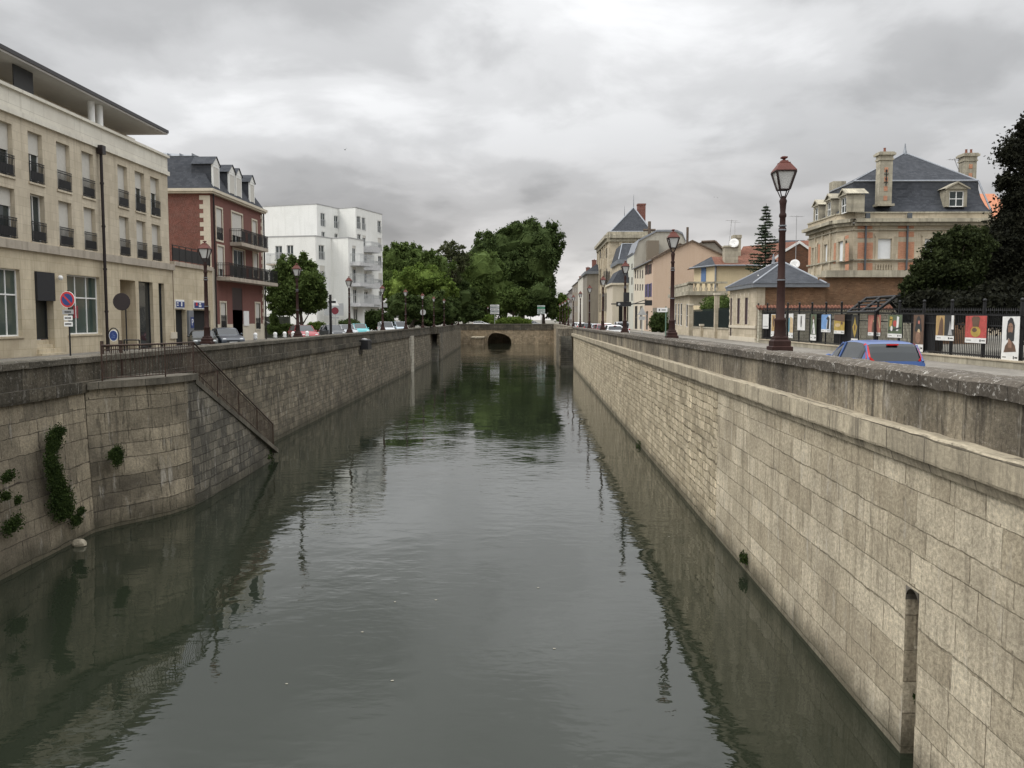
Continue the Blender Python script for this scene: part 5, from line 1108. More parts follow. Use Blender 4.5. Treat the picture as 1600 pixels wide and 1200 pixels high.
# ------------------------------------------------------------------ street lamps
M['lamp_red'] = plain('lamp_red_brown', (.12, .038, .028), .6, 0, .2, 3, spec=.25)
M['lamp_pole'] = plain('lamp_pole', (.034, .016, .013), .65, 0, .3, 3, spec=.2)
M['lamp_glass'] = plain('lamp_glass', (.58, .58, .56), .25, 0, .08, 3)
def make_lamp(label, loc, tint=None):
    t = thing('street_lamp', label, 'street lamp', loc, 0, 'lantern lamp posts standing on the quay parapets')
    m = MB(); q = math.pi / 4
    m.lathe([(.36, 0), (.36, .10), (.30, .12), (.30, .24), (.235, .28), (.235, .33), (.20, .36)], n=4, smooth=False, rot=q)
    m.build('base', M['lamp_pole'], t)
    m = MB(); m.lathe([(.16, .34), (.145, .42), (.135, .72), (.145, .74), (.145, .78), (.105, .82), (.096, 1.7), (.106, 1.72), (.106, 1.76), (.09, 1.79), (.078, 2.9), (.095, 2.93), (.095, 2.99), (.073, 3.02), (.07, 3.25), (.09, 3.28), (.09, 3.33), (.065, 3.38), (.08, 3.58), (.095, 3.66), (.04, 3.78)], n=14)
    m.build('pole', M['lamp_pole'], t)
    m = MB()
    for z in (1.74, 2.96, 3.06): m.lathe([(.108 - (z > 2) * .012, z - .015), (.108 - (z > 2) * .012, z + .015)], n=14)
    m.build('clamp_band', M['zinc'], t)
    h = MB(); z0, z1 = 3.93, 4.36
    for i in range(4):
        a = q + i * math.pi / 2; c, s = math.cos(a), math.sin(a)
        h.tube((.165 * c, .165 * s, z0), (.33 * c, .33 * s, z1), .03, n=5); h.tube((.05 * c, .05 * s, 3.70), (.165 * c, .165 * s, z0), .014, n=5)
        c2, s2 = math.cos(a + math.pi / 2), math.sin(a + math.pi / 2)
        h.tube((.165 * c, .165 * s, z0), (.165 * c2, .165 * s2, z0), .016, n=5); h.tube((.33 * c, .33 * s, z1), (.33 * c2, .33 * s2, z1), .02, n=5)
    ln = h.build('lantern_frame', M['iron'], t)
    m = MB(); m.lathe([(.15, z0 + .01), (.305, z1 - .01)], n=4, smooth=False, rot=q); m.build('glass', M['lamp_glass'], ln)
    m = MB(); m.lathe([(.35, z1), (.35, z1 + .025), (.18, z1 + .20), (.18, z1 + .22), (.13, z1 + .23), (.11, z1 + .27), (.04, z1 + .28), (.04, z1 + .31), (.10, z1 + .33), (.10, z1 + .36), (.02, z1 + .38)], n=4, smooth=False, rot=q)
    m.build('lantern_roof', M['lamp_red'], t)
    return t
LZ = 5.46
lampR = [(21.4, 6.12, 'tallest foreground lantern lamp on the right parapet beside the blue car'), (37.9, 6.12, 'lantern lamp on the right parapet before the garden pavilion'), (57.2, 6.12, 'lantern lamp with traffic light arm on the right parapet'),
    (75.5, 6.15, 'fourth lantern lamp on the right parapet, in front of the museum wing'), (94, 6.2, 'lantern lamp on the right parapet before the grey annexe'), (112, 6.2, 'lantern lamp on the right parapet before the dark terrace'), (129, 6.1, 'lantern lamp above the jutting canal steps'),
    (147, 6.1, 'lantern lamp just beyond the jutting steps on the right'), (164, 6.2, 'second lantern lamp beyond the jutting steps'), (181, 6.3, 'third lantern lamp beyond the jutting steps'), (199, 6.3, 'farthest lantern lamp on the right bank by the bridge')]
lamp0 = None
for d, x, lab in lampR:
    z = 5.86 + dz(d)
    if lamp0 is None: lamp0 = make_lamp(lab, (x, d, z))
    else: dup(lamp0, (x, d, z), label=lab)
for px, top, lab in ((323, 380, 'nearest lantern lamp on the left parapet in front of the garage entrance'), (465, 414, 'lantern lamp on the left parapet in front of the round tree'), (546, 434, 'lantern lamp on the left parapet between grey and turquoise cars'), (598, 447, 'lantern lamp in front of the silver van at the white flats'),
                     (634, 453, 'lantern lamp with white box at the dark park trees'), (660.6, 459, 'lantern lamp by the back of the round sign'), (678, 464, 'lantern lamp right of the round sign on the left bank'), (694, 467.5, 'lantern lamp before the grey sign pole'), (706.5, 471, 'lantern lamp directly right of the grey sign pole'), (716, 472.5, 'last lantern lamp on the left bank before the bridge')):
    d = FPX * 3.5 / (499 - top); x = hy(px, 499, d)[0]; dup(lamp0, (x, d, LZ), label=lab)
MB().box(-.1, .1, -.1, .1, 0, .0)
for i, (px, lab) in enumerate(((739, 'small dark lamp post standing behind the bridge, left'), (762.5, 'small dark lamp post between white car and signboard'), (829, 'small dark lamp post behind the roundabout shrubs'))):
    d = (252, 262, 275)[i]; x = hy(px, 499, d)[0]; dup(lamp0, (x, d, 5.3 + .5), label=lab)

# ------------------------------------------------------------------ vehicles
M['tyre'] = plain('tyre', (.015, .015, .015), .9); M['rim'] = plain('rim', (.35, .35, .36), .35, .6); M['cglass'] = glass_mat('car_glass', (.012, .016, .018), .03); M['cdark'] = plain('car_trim', (.015, .015, .016), .6)
M['tail'] = plain('tail_red', (.48, .01, .01), .35, spec=.3); M['headl'] = paint('headlight', (.6, .62, .62)); M['plate'] = plain('number_plate', (.7, .7, .68), .5)
PROF = {  # (y fraction from rear -.5 to front .5, belt z, top z, roof half-width factor)
 'hatch': [(-.5, .55, .56, .9), (-.492, .80, .83, .9), (-.485, .97, .99, .88), (-.46, 1.0, 1.10, .84), (-.41, 1.0, 1.36, .74), (-.36, 1.0, 1.43, .72), (-.2, .99, 1.47, .73), (0, .97, 1.47, .74), (.06, .96, 1.45, .74), (.17, .95, 1.18, .80), (.25, .94, .97, .86), (.38, .86, .89, .86), (.46, .74, .77, .84), (.495, .58, .60, .82), (.5, .5, .51, .8)],
 'sedan': [(-.5, .6, .61, .85), (-.49, .88, .90, .85), (-.38, .94, .97, .84), (-.33, .95, 1.02, .82), (-.22, .95, 1.36, .70), (-.1, .94, 1.41, .71), (.04, .93, 1.40, .72), (.09, .92, 1.33, .73), (.21, .91, .96, .84), (.36, .84, .87, .85), (.46, .74, .76, .84), (.495, .6, .62, .82), (.5, .5, .51, .8)],
 'van': [(-.5, .55, .56, .9), (-.495, .95, .98, .9), (-.485, 1.05, 1.45, .84), (-.45, 1.05, 1.66, .80), (-.2, 1.05, 1.72, .80), (.05, 1.04, 1.70, .80), (.12, 1.03, 1.58, .81), (.27, 1.0, 1.06, .86), (.40, .9, .94, .86), (.47, .76, .79, .84), (.497, .55, .57, .82), (.5, .5, .51, .8)]}
def make_car(label, kind, body, loc, rz, L=4.0, W_=1.68, hs=1.0, tall_tail=False, brake=False, lights=True, group=None, name='parked_car', fog=None):
    t = thing(name, label, 'car', loc, rz, group); st = PROF[kind]; rows = []
    if tall_tail: st = [(-.5, .55, .56, .9), (-.497, .80, .83, .9), (-.49, .93, .95, .89), (-.475, .96, 1.05, .86), (-.455, .98, 1.18, .82), (-.425, 1.0, 1.34, .775), (-.405, 1.0, 1.405, .755), (-.36, 1.0, 1.445, .735), (-.28, .995, 1.465, .72), (-.2, .99, 1.475, .71), (-.08, .985, 1.475, .705), (0, .975, 1.46, .705), (.06, .97, 1.43, .705), (.12, .965, 1.34, .73), (.19, .955, 1.18, .78), (.27, .94, .975, .86)] + st[11:]
    for (y, zb, zt, k) in st:
        e = 1 - .10 * max(0, (abs(y) - .36) / .14) ** 2; w = W_ / 2 * e; y *= L; zb *= hs; zt *= hs; gh = zt - zb > .06
        if gh: r = [(w * .93, .22), (w * .99, .42), (w, .62), (w * .985, zb - .08), (w * .95, zb), (w * (.95 + (k - .95) * .55), zb + (zt - zb) * .52), (w * (k + .02), zt - .05 * min(1, (zt - zb) * 3)), (w * k * .86, zt - .012), (0, zt)]
        else: r = [(w * .93, .22), (w * .99, min(.42, zb * .7)), (w, min(.62, zb * .85)), (w * .985, zb - .05), (w * .95, zb - .01), (w * .9, zb + (zt - zb) * .4), (w * .8, zb + (zt - zb) * .75), (w * .5, zt - .003), (0, zt)]
        rows.append((y, gh, zt * 1.0, r))
    n = len(rows); parts = {'body': MB(), 'side1': MB(), 'side-1': MB(), 'front': MB(), 'rear': MB()}
    ir = [i for i in range(n) if rows[i][1]]; i0, i1 = ir[0], ir[-1]
    pk = max(rows[i][2] for i in range(n))
    top = [i for i in ir if rows[i][2] > pk - .12 * hs]; t0, t1 = top[0], top[-1]
    for sgn in (1, -1):
        for i in range(n - 1):
            ya, ga, _, ra = rows[i]; yb, gb, _, rb = rows[i + 1]
            for j in range(8):
                v = [(sgn * ra[j][0], ya, ra[j][1]), (sgn * ra[j + 1][0], ya, ra[j + 1][1]), (sgn * rb[j + 1][0], yb, rb[j + 1][1]), (sgn * rb[j][0], yb, rb[j][1])]
                if sgn > 0: v = v[::-1]
                key = 'body'
                rearw = i0 - 1 <= i < t0; frontw = t1 <= i <= i1
                if 4 <= j <= 5 and (t0 - 1 <= i < t1 + 2 or (rearw and kind == 'sedan')) and i0 <= i <= i1: key = 'side%d' % sgn
                if j >= 6 and frontw: key = 'front'
                if j >= 6 and rearw: key = 'rear'
                if tall_tail and rearw and j >= 6: key = 'rear'
                parts[key].add(v, [(0, 1, 2, 3)], True)
    bd = parts['body']
    v = [(s * q[0], rows[0][0], q[1]) for s in (-1,) for q in rows[0][3]] + [(q[0], rows[0][0], q[1]) for q in rows[0][3][::-1]]; bd.add(v, [tuple(range(len(v)))[::-1]])
    v = [(-q[0], rows[-1][0], q[1]) for q in rows[-1][3]] + [(q[0], rows[-1][0], q[1]) for q in rows[-1][3][::-1]]; bd.add(v, [tuple(range(len(v)))])
    wb = W_ / 2
    for sgn in (1, -1): # pillars and sills
        for yy in (.0, ):
            i = min(range(n), key=lambda q: abs(rows[q][0] - yy * L)); r = rows[i][3]
            bd.tube((sgn * (r[4][0] + .004), rows[i][0], r[4][1]), (sgn * (r[6][0] + .006), rows[i][0], r[6][1]), .035, n=5)
        def edge(i, j): q = rows[i]; return (sgn * (q[3][j][0] + .002), q[0], q[3][j][1])
        bd.tube(edge(t1, 6), edge(min(i1 + 1, n - 1), 6), .035, n=5)
        if kind != 'van' or True: bd.tube(edge(t0, 6), edge(max(i0 - 1, 0), 5), .04, n=5)
    b_ = bd.build('body', body, t)
    parts['side1'].build('side_window', M['cglass'], t); parts['side-1'].build('side_window', M['cglass'], t); parts['front'].build('windscreen', M['cglass'], t); parts['rear'].build('rear_window', M['cglass'], t)
    for sy in (-.32, .30):
        for sx in (-1, 1):
            x = sx * (wb - .1); m = MB(); m.tube((x - .1, sy * L, .31), (x + .1, sy * L, .31), .31, n=18); w_ = m.build('wheel', M['tyre'], t)
            m = MB(); m.tube((x + sx * .09, sy * L, .31), (x + sx * .108, sy * L, .31), .2, n=14); m.build('rim', M['rim'], w_)
            m = MB(); m.tube((sx * (wb * .90), sy * L, .34), (sx * (wb + .003), sy * L, .34), .36, n=18); m.build('wheel_arch', M['cdark'], t)
    yr, yf = -.5 * L, .5 * L
    MB().box(-.26, .26, yr - .03, yr + .05, .62 * hs, .73 * hs).build('number_plate', M['plate'], t); MB().box(-.26, .26, yf - .05, yf + .03, .40, .51).build('number_plate', M['plate'], t)
    MB().box(-wb * .5, wb * .5, yf - .05, yf + .012, .53, .60).build('grille', M['cdark'], t); MB().box(-wb * .85, wb * .85, yr - .02, yr + .1, .24, .36).build('bumper', M['cdark'], t)
    for sx in (-1, 1):
        MB().ball((sx * wb * .66, yf * .93, .66 * hs), .17, .10, .075).build('headlight', M['headl'], t)
        m = MB().ball((sx * (wb + .07), L * .16, .98 * hs), .09, .05, .07); m.build('mirror', body, t)
        if tall_tail:
            m = MB(); pts = [(rows[i][0], rows[i][3]) for i in range(2, 8)]
            for i, ((y0, r0), (y1, r1)) in enumerate(zip(pts[:-1], pts[1:])):
                w0, w1 = .10 * (1 - i / 6), .10 * (1 - (i + 1) / 6)
                def pp(y, r, dx, lift): k = r[6] if i > 0 or lift else r[5]; return (sx * (k[0] + .02 - dx), y - .03, k[1] + .01)
                a0, a1 = (sx * (r0[6][0] + .012 + .05 * (1 - i / 5)), y0 + .02, r0[6][1] - .02), (sx * (r1[6][0] + .012 + .05 * (1 - (i + 1) / 5)), y1 + .02, r1[6][1] - .02)
                c0, c1 = (sx * (r0[6][0] - w0 * .6), y0 - .035, r0[6][1] + .02), (sx * (r1[6][0] - w1 * .6), y1 - .035, r1[6][1] + .02)
                m.quad(a0, a1, c1, c0); m.quad(c0, c1, a1, a0)
            m.build('tail_light', M['tail'], t)
        else: MB().ball((sx * wb * .84, yr + .06, .84 * hs), .12, .07, .12).build('tail_light', M['tail'], t)
    if brake or tall_tail: MB().box(-.14, .14, -.425 * L - .05, -.425 * L + .03, 1.36 * hs, 1.395 * hs).build('brake_light', M['tail'], t)
    if tall_tail: MB().tube((-.35, -.46 * L, 1.05), (.25, -.452 * L, 1.14), .014, n=4).build('rear_wiper', M['cdark'], t)
    return t
CZ = GZ + .006
make_car('blue hatchback seen from behind over the right parapet, tall red tail lights', 'hatch', paint('car_blue', (.032, .085, .26), .3, .4), (9.35, 24.1, CZ), R(-1), 3.85, 1.66, .972, tall_tail=True)
def carpx(label, kind, col, px, d, hd, name='parked_car', **k):
    return make_car(label, kind, col, (hy(px, 505, d)[0], d, CZ), R(hd), name=name, **k)
G1 = 'cars parked along the left quay'
silver, whitec, blk = paint('car_silver', (.42, .44, .46)), paint('car_white', (.78, .78, .78)), paint('car_black', (.018, .02, .024))
carpx('dark blue saloon leaving the garage, right of the nearest left lamp', 'sedan', paint('car_navy', (.035, .045, .06)), 352, 58.5, 213, L=4.3, hs=1.02)
carpx('black low car half hidden behind the nearest left lamp post', 'sedan', paint('car_green_black', (.02, .026, .022)), 316, 56.2, 205, L=4.2, hs=.92)
carpx('red hatchback parked under the round street tree', 'hatch', paint('car_red', (.36, .025, .035)), 474, 74, 212, group=G1, hs=1.03)
carpx('black hatchback parked between red and grey cars', 'hatch', blk, 519, 84, 210, group=G1)
carpx('light grey hatchback parked behind the third left lamp', 'hatch', silver, 541, 90, 205, group=G1)
carpx('turquoise small car with pale windscreen on the left bank', 'hatch', paint('car_turquoise', (.04, .34, .37)), 561, 95, 203, group=G1, hs=1.05)
carpx('silver people carrier at the foot of the tall white flats', 'van', silver, 603, 112, 200, group=G1, W_=1.75)
carpx('small white and pale blue van beside the park trees', 'van', paint('car_paleblue', (.45, .55, .62)), 624, 122, 200, group=G1)
G2 = 'queue of cars on the right bank road'
carpx('white hatchback with wide rear window nearest the traffic light', 'hatch', whitec, 957, 84, 3, name='queued_car', brake=True, group=G2, L=4.1, W_=1.75)
carpx('white tall car behind the traffic light pole', 'van', whitec, 970, 100, 2, name='queued_car', group=G2)
carpx('burgundy car queueing on the right bank between white and silver cars', 'hatch', paint('car_burgundy', (.20, .02, .03)), 939, 96, 4, name='queued_car', group=G2)
carpx('silver hatchback queueing in front of the grey annexe', 'hatch', silver, 930, 110, 4, name='queued_car', group=G2)
carpx('white estate car on the outer lane before the museum', 'hatch', whitec, 947, 125, 2, name='queued_car', group=G2)
carpx('black car with red brake lights lit in the queue', 'hatch', blk, 918, 124, 4, name='queued_car', brake=True, group=G2)
carpx('dark car with pale roof at the head of the queue', 'hatch', whitec, 907, 140, 3, name='queued_car', group=G2)
carpx('silver car low behind the parapet at the queue front', 'hatch', silver, 900, 160, 4, name='queued_car', group=G2)
c_ = carpx('white estate car driving left to right across the far bridge', 'hatch', whitec, 752, 240.5, -90, name='moving_car', L=4.8, hs=1.02)
carpx('dark car half hidden behind roundabout shrubs', 'hatch', blk, 783, 262, -90, name='moving_car')
carpx('silver car right of the roundabout shrubs', 'hatch', silver, 835, 258, -90, name='moving_car')

# ------------------------------------------------------------------ signs, bollards, furniture
def sign_pole(name, label, cat, loc, h, r=.035, mat=None):
    t = thing(name, label, cat, loc); MB().tube((0, 0, 0), (0, 0, h), r, n=8).build('pole', mat or M['grey'], t); return t
def disc(parent, name, c, r, th, mat, ax='y', n=24, dy=0):
    return MB().tube((c[0], c[1], c[2]), (c[0], c[1] - th, c[2]), r, n=n, smooth=False).build(name, mat, parent)
x, d = -16.4, 31.0; t = sign_pole('no_parking_sign', 'round red and blue no parking sign with three small plates below', 'road sign', (hy(108, 500, d)[0], d, GZ), 3.05, .03, M['black_iron']); t.rotation_euler = (0, 0, R(-8))
disc(t, 'rim', (0, -.04, 2.72), .30, .015, M['white']); disc(t, 'red_ring', (0, -.056, 2.72), .285, .004, plain('sign_red', (.5, .03, .03))); disc(t, 'blue_field', (0, -.061, 2.72), .215, .004, bl)
m = MB(); m.box(-.22, .22, -.004, 0, -.03, .03); m.xf(Matrix.Translation((0, -.066, 2.72)) @ Matrix.Rotation(R(45), 4, 'Y')); m.build('red_bar', MATS['sign_red'], t)
for i, z in enumerate((2.27, 2.05, 1.83)):
    s_ = MB().box(-.22 if i == 0 else -.17, .22 if i == 0 else .17, -.055, -.035, z - .085, z + .085).build('plate', M['grey'] if i == 0 else M['white'], t)
    m = MB(); random.seed(i + 3); x = -.13
    while x < .12: w_ = random.uniform(.012, .03); m.box(x, x + w_, -.06, -.055, z - .035, z + .035); x += w_ + .014
    m.build('lettering', M['cdark'], s_)
t = thing('parking_zone_sign', 'blue round parking sign in a black arched frame on the left parapet', 'road sign', (hy(178, 530, 33.5)[0], 33.5, GZ)); t.rotation_euler = (0, 0, R(-18))
m = MB(); m.tube((-.24, 0, 0), (-.24, 0, 1.42), .022, n=6); m.tube((.24, 0, 0), (.24, 0, 1.42), .022, n=6); m.tube((-.24, 0, .95), (.24, 0, .95), .02, n=6)
for i in range(8): a, c = math.pi * i / 8, math.pi * (i + 1) / 8; m.tube((.24 * math.cos(a), 0, 1.42 + .24 * math.sin(a)), (.24 * math.cos(c), 0, 1.42 + .24 * math.sin(c)), .022, n=6)
m.build('frame', M['black_iron'], t); disc(t, 'white_rim', (0, -.0, 1.36), .225, .02, M['white']); disc(t, 'blue_disc', (0, -.021, 1.36), .2, .004, bl)
m = MB(); m.lathe([(.06, 0), (.07, .01)], n=5); m.tube((-.1, -.027, 1.3), (.1, -.027, 1.3), .008, n=4); m = MB().tube((-.08, -.027, 1.30), (.08, -.027, 1.30), .008, n=4).tube((-.07, -.027, 1.42), (.03, -.027, 1.42), .008, n=4).tube((-.02, -.027, 1.36), (.09, -.027, 1.36), .008, n=4); m.build('lettering', plain('pale_blue', (.25, .35, .6)), t)
d = 35; t = sign_pole('round_sign', 'blackish round sign seen from behind in front of the stair entrance', 'road sign', (hy(197, 500, d)[0], d, GZ), 2.75, .03, M['black_iron']); disc(t, 'disc', (-.14, -.03, 2.72), .36, .02, plain('sign_back_dark', (.02, .012, .012), .6))
d = 28.6; t = thing('street_barrier', 'low black pedestrian barrier behind the landing railing', 'barrier', (hy(206, 540, 33)[0], 33, GZ)); m = MB()
for x in (-.3, .3): m.tube((x, 0, 0), (x, 0, 1.2), .03, n=6)
m.tube((-.3, 0, 1.2), (.3, 0, 1.2), .025, n=6); m.tube((-.3, 0, 1.02), (.3, 0, 1.02), .02, n=6)
m.build('frame', M['black_iron'], t)
bo = None
for i, (px, d, lab) in enumerate(((399, 61, 'white bollard at the corner of the brick house'), (430, 64, 'white bollard first of the close pair left of the red car'), (445, 66, 'white bollard second of the close pair left of the red car'), (458, 68, 'white bollard against the red car bonnet'), (480, 70, 'white bollard beside the red car front wheel'))):
    x = hy(px, 525, d)[0]
    if bo is None:
        bo = thing('bollard', lab, 'bollard', (x, d, GZ), 0, 'white bollards on the left bank'); MB().lathe([(.13, 0), (.12, .62), (.155, .64), (.155, .70), (.12, .72), (.14, .82), (.15, .95), (.10, 1.02), (.02, 1.05)], n=12).build('post', M['white'], bo); MB().lathe([(.135, .70), (.135, .74)], n=12).build('band', M['zinc'], bo)
    else: dup(bo, (x, d, GZ), label=lab)
t = thing('dark_sign_post', 'black post with short arm in front of the white flats, right of the tree', 'post', (hy(517, 520, 66)[0], 66, GZ)); MB().box(-.09, .09, -.06, .06, 0, 3.9).build('post', M['black_iron'], t); MB().box(-.15, .42, -.05, .05, 3.25, 3.42).build('arm', M['black_iron'], t)
t = sign_pole('no_stopping_sign', 'tall sign with red-bordered triangle over a red disc beside the white flats', 'road sign', (hy(524, 500, 100)[0], 100, GZ), 4.2)
m = MB(); m.add([(-.5, -.06, 3.6), (.5, -.06, 3.6), (0, -.06, 4.5)], [(0, 1, 2)]); m.add([(-.5, -.04, 3.6), (.5, -.04, 3.6), (0, -.04, 4.5)], [(2, 1, 0)]); m.build('triangle', M['white'], t); disc(t, 'disc', (0, -.05, 3.0), .42, .02, plain('sign_maroon', (.16, .02, .03))); MB().box(-.4, .4, -.07, -.05, 2.1, 2.3).build('plate', M['grey'], t)
t = sign_pole('round_sign', 'pale grey back of a round sign before the park trees', 'road sign', (hy(661, 488, 160)[0], 160, GZ), 4.6); disc(t, 'disc', (0, -.05, hy(661, 488, 160)[1] - GZ), .55, .03, plain('sign_back', (.45, .45, .44), .5, .3))
d = 190; t = sign_pole('grey_post', 'thick light grey pole with two dull round sign backs near the bridge', 'road sign', (hy(709.5, 500, d)[0], d, GZ), hy(709, 482, d)[1] - GZ, .14)
for dx in (-.6, .75): disc(t, 'disc', (dx, 0, 3.2), .45, .03, plain('sign_back_dull', (.17, .19, .16), .7))
def dirsign(px, y0, y1, w, d, col, label, n, base=500):
    xx = hy(px, base, d)[0]; t = sign_pole('direction_sign', label, 'direction sign', (xx, d, GZ), hy(px, y1, d)[1] - GZ + .3, .09); z1, z0 = hy(px, y0, d)[1] - GZ, hy(px, y1, d)[1] - GZ; h = (z1 - z0) / n
    for i in range(n):
        b_ = MB().box(-w / 2, w / 2, -.16, -.1, z0 + h * i + .05, z0 + h * (i + 1) - .03).build('panel', col[i % len(col)], t)
        m = MB(); random.seed(i); x = -w / 2 + .25
        while x < w / 2 - .4: q = random.uniform(.1, .3); m.box(x, x + q, -.175, -.16, z0 + h * (i + .36), z0 + h * (i + .64)); x += q + .12
        m.build('lettering', M['cdark'], b_)
    return t
dirsign(773, 476, 491, 2.6, 250, [M['white'], plain('sign_grey', (.5, .52, .52))], 'white stacked direction boards above the bridge behind the white car', 5)
dirsign(845.5, 477, 491, 2.2, 250, [plain('sign_pale', (.45, .5, .48)), MATS['sign_pale'], MATS['sign_pale'], plain('sign_green', (.05, .25, .14))], 'pale direction boards topped by a green one, right of the roundabout', 5)
t = sign_pole('street_sign', 'small white street direction plate on green pole by the second right lamp', 'road sign', (hy(1040, 520, 60)[0], 60, GZ), 2.9, .04, plain('sign_post_green', (.12, .2, .15)))
MB().box(-.62, .1, -.06, -.04, 2.5, 2.8).build('plate', M['white'], t); m = MB(); m.box(-.5, -.42, -.065, -.06, 2.58, 2.72); m.box(-.3, -.02, -.065, -.06, 2.62, 2.68); m.build('lettering', M['cdark'], t)
t = sign_pole('triangular_sign', 'grey back of a triangular warning sign on the right pavement', 'road sign', (hy(1003, 520, 78)[0], 78, GZ), 3.0, .04)
m = MB(); m.add([(-.42, -.05, 2.4), (.42, -.05, 2.4), (0, -.05, 3.15), (-.42, -.03, 2.4), (.42, -.03, 2.4), (0, -.03, 3.15)], [(0, 1, 2), (5, 4, 3)]); m.build('panel', plain('sign_back', (.45, .45, .44)), t); MB().box(-.3, .3, -.05, -.03, 1.95, 2.25).build('plate', MATS['sign_back'], t)
# traffic light on the third lamp
y = 57.0; z = hy(970, 475, y)[1]
t = thing('traffic_light', 'black traffic light with side arm fixed to the third right lamp', 'traffic light', (6.12, y - .2, z))
MB().box(-.14, .22, -.14, .1, .15, .75).build('housing', M['cdark'], t); MB().box(-.62, .35, -.1, .0, -.16, .14).build('side_box', M['cdark'], t)
MB().tube((-.44, -.1, -.01), (-.44, -.115, -.01), .07, n=16).build('white_ring', M['white'], t); MB().tube((-.44, -.116, -.01), (-.44, -.12, -.01), .04, n=12).build('lens', M['cdark'], t)
m = MB(); m.tube((-.95, 0, 0), (-.6, 0, 0), .04, n=6); m.tube((.3, 0, 0), (1.7, .3, .05), .035, n=6); m.tube((.35, .02, -.05), (1.4, .3, .3), .025, n=6); m.build('arm', M['black_iron'], t)
MB().box(1.3, 1.75, .1, .4, -.1, .25).build('housing', M['cdark'], t)
# floodlight hung on the left wall
y = hp(568, 534, (XL(76) + .3, 76), (XL(77) + .3, 77)); d = 76 + y[0]
t = thing('floodlight', 'dark floodlight with pale cap fixed to the left canal wall', 'floodlight', (XL(d) + .35, d, hp(568, 536, (XL(76) + .3, 76), (XL(77) + .3, 77))[1]))
m = MB(); m.prism([(-.3, -.5), (.45, -.6), (.55, .5), (-.3, .8)], -.55, .25); m.build('housing', M['cdark'], t); MB().ball((.1, -.35, .3), .3, .22, .12).build('cap', M['grey'], t); MB().ball((.3, .45, .05), .3, .5, .3).build('lamp_head', M['cdark'], t); MB().box(-.4, -.2, -1.2, .4, -.95, -.55).build('bracket', M['black_iron'], t)
bd_ = thing('bird', 'tiny dark bird flying in the grey sky over the left buildings', 'bird', (hy(539, 234, 60)[0], 60, hy(539, 234, 60)[1]))
m = MB(); m.ball((0, 0, 0), .035, .10, .03); m.add([(0, .04, .01), (0, -.05, .01), (-.17, -.02, .10), (.15, -.02, .12)], [(0, 1, 2), (1, 0, 3)]); m.build('body', M['cdark'], bd_)
for i, (px, py) in enumerate(((1116, 308), (1121, 309))):
    dup(bd_, (hy(px, py, 120)[0], 120, hy(px, py, 120)[1]), label=('left', 'right')[i] + ' one of two specks of birds above the peach house'); 

# ------------------------------------------------------------------ poster fence
XF2 = 18.4; PF, QF = (XF2, 72), (XF2, 20); fence = Bld('iron_fence', 'tall black spiked iron fence carrying the museum posters', 'fence', (XF2, 48, GZ))
def ftop(y): return 6.6 + .17 + (y - 37) * .0135
def fbar(mb, y, z0, z1, r=.012): mb.box(XF2 - r, XF2 + r, y - r, y + r, z0, z1)
bars = MB(); y = 22.0; i = 0
while y < 70.6:
    fbar(bars, y, GZ + .42, ftop(y) + (.22 if i % 2 else .12)); bars.add([(XF2 - .03, y, ftop(y) + .2), (XF2, y - .03, ftop(y) + .2), (XF2 + .03, y, ftop(y) + .2), (XF2, y + .03, ftop(y) + .2), (XF2, y, ftop(y) + .34)], [(0, 1, 4), (1, 2, 4), (2, 3, 4), (3, 0, 4)])
    y += .15; i += 1
fence.part(bars, 'bar_panel', M['black_iron'])
rb = MB()
for k, h in ((0, .06), (-.42, .05), (-2.0, .06)):
    y = 22.0
    while y < 70.5: rb.add([(XF2 + sx, y + e, (ftop(y + e) + k + hh) if k > -1 else GZ + .5 + hh) for e in (0, 2.7) for sx, hh in ((-.03, 0), (.03, 0), (.03, h), (-.03, h))], [(0, 3, 2, 1), (4, 5, 6, 7), (0, 1, 5, 4), (1, 2, 6, 5), (2, 3, 7, 6), (3, 0, 4, 7)]); y += 2.7
fence.part(rb, 'rail', M['black_iron'])
y = 22.0
while y < 71:
    m = MB(); m.box(XF2 - .05, XF2 + .05, y - .05, y + .05, GZ + .4, ftop(y) + .55); m.ball((XF2, y, ftop(y) + .62), .08, .08, .08); fence.part(m, 'post', M['black_iron']); y += 2.7
pl = Bld('fence_plinth', 'low grey stone plinth carrying the black poster fence', 'wall', (XF2, 48, GZ)); pl.part(MB().box(XF2 - .2, XF2 + .2, 19, 70.8, GZ, GZ + .38), 'plinth', M['greyst']); pl.part(MB().box(XF2 - .25, XF2 + .25, 19, 70.8, GZ + .38, GZ + .44), 'coping', M['tan'])
blk_cl = plain('black_sheet', (.016, .016, .018), .85)
sc_ = Bld('fence_screen', 'black sheeting tied behind the far end of the iron fence', 'screen', (XF2, 60, GZ)); m = MB()
for a, c in ((63.5, 70.6), (55.5, 58.0), (50.3, 53.2), (40, 42.5)): m.box(XF2 + .12, XF2 + .15, a, c, GZ + .5, ftop((a + c) / 2) - .05)
sc_.part(m, 'sheet', blk_cl)
def C_(n, c): return plain(n, c, .6, 0, .25, 4)
ps = {'w': M['plate'], 'ochre': C_('ochre', (.42, .28, .12)), 'brown': C_('brown', (.12, .07, .045)), 'blue': C_('posterblue', (.16, .30, .55)), 'gold': C_('gold', (.40, .28, .06)), 'rose': C_('rose', (.42, .16, .12)), 'red': C_('posterred', (.42, .07, .06)), 'dk': C_('posterdark', (.03, .03, .03)), 'teal': C_('teal', (.03, .22, .32)), 'sand': C_('sand', (.55, .42, .25)), 'grn': C_('postergreen', (.09, .12, .07)), 'skin': C_('skin', (.24, .14, .095)), 'grey': M['grey']}
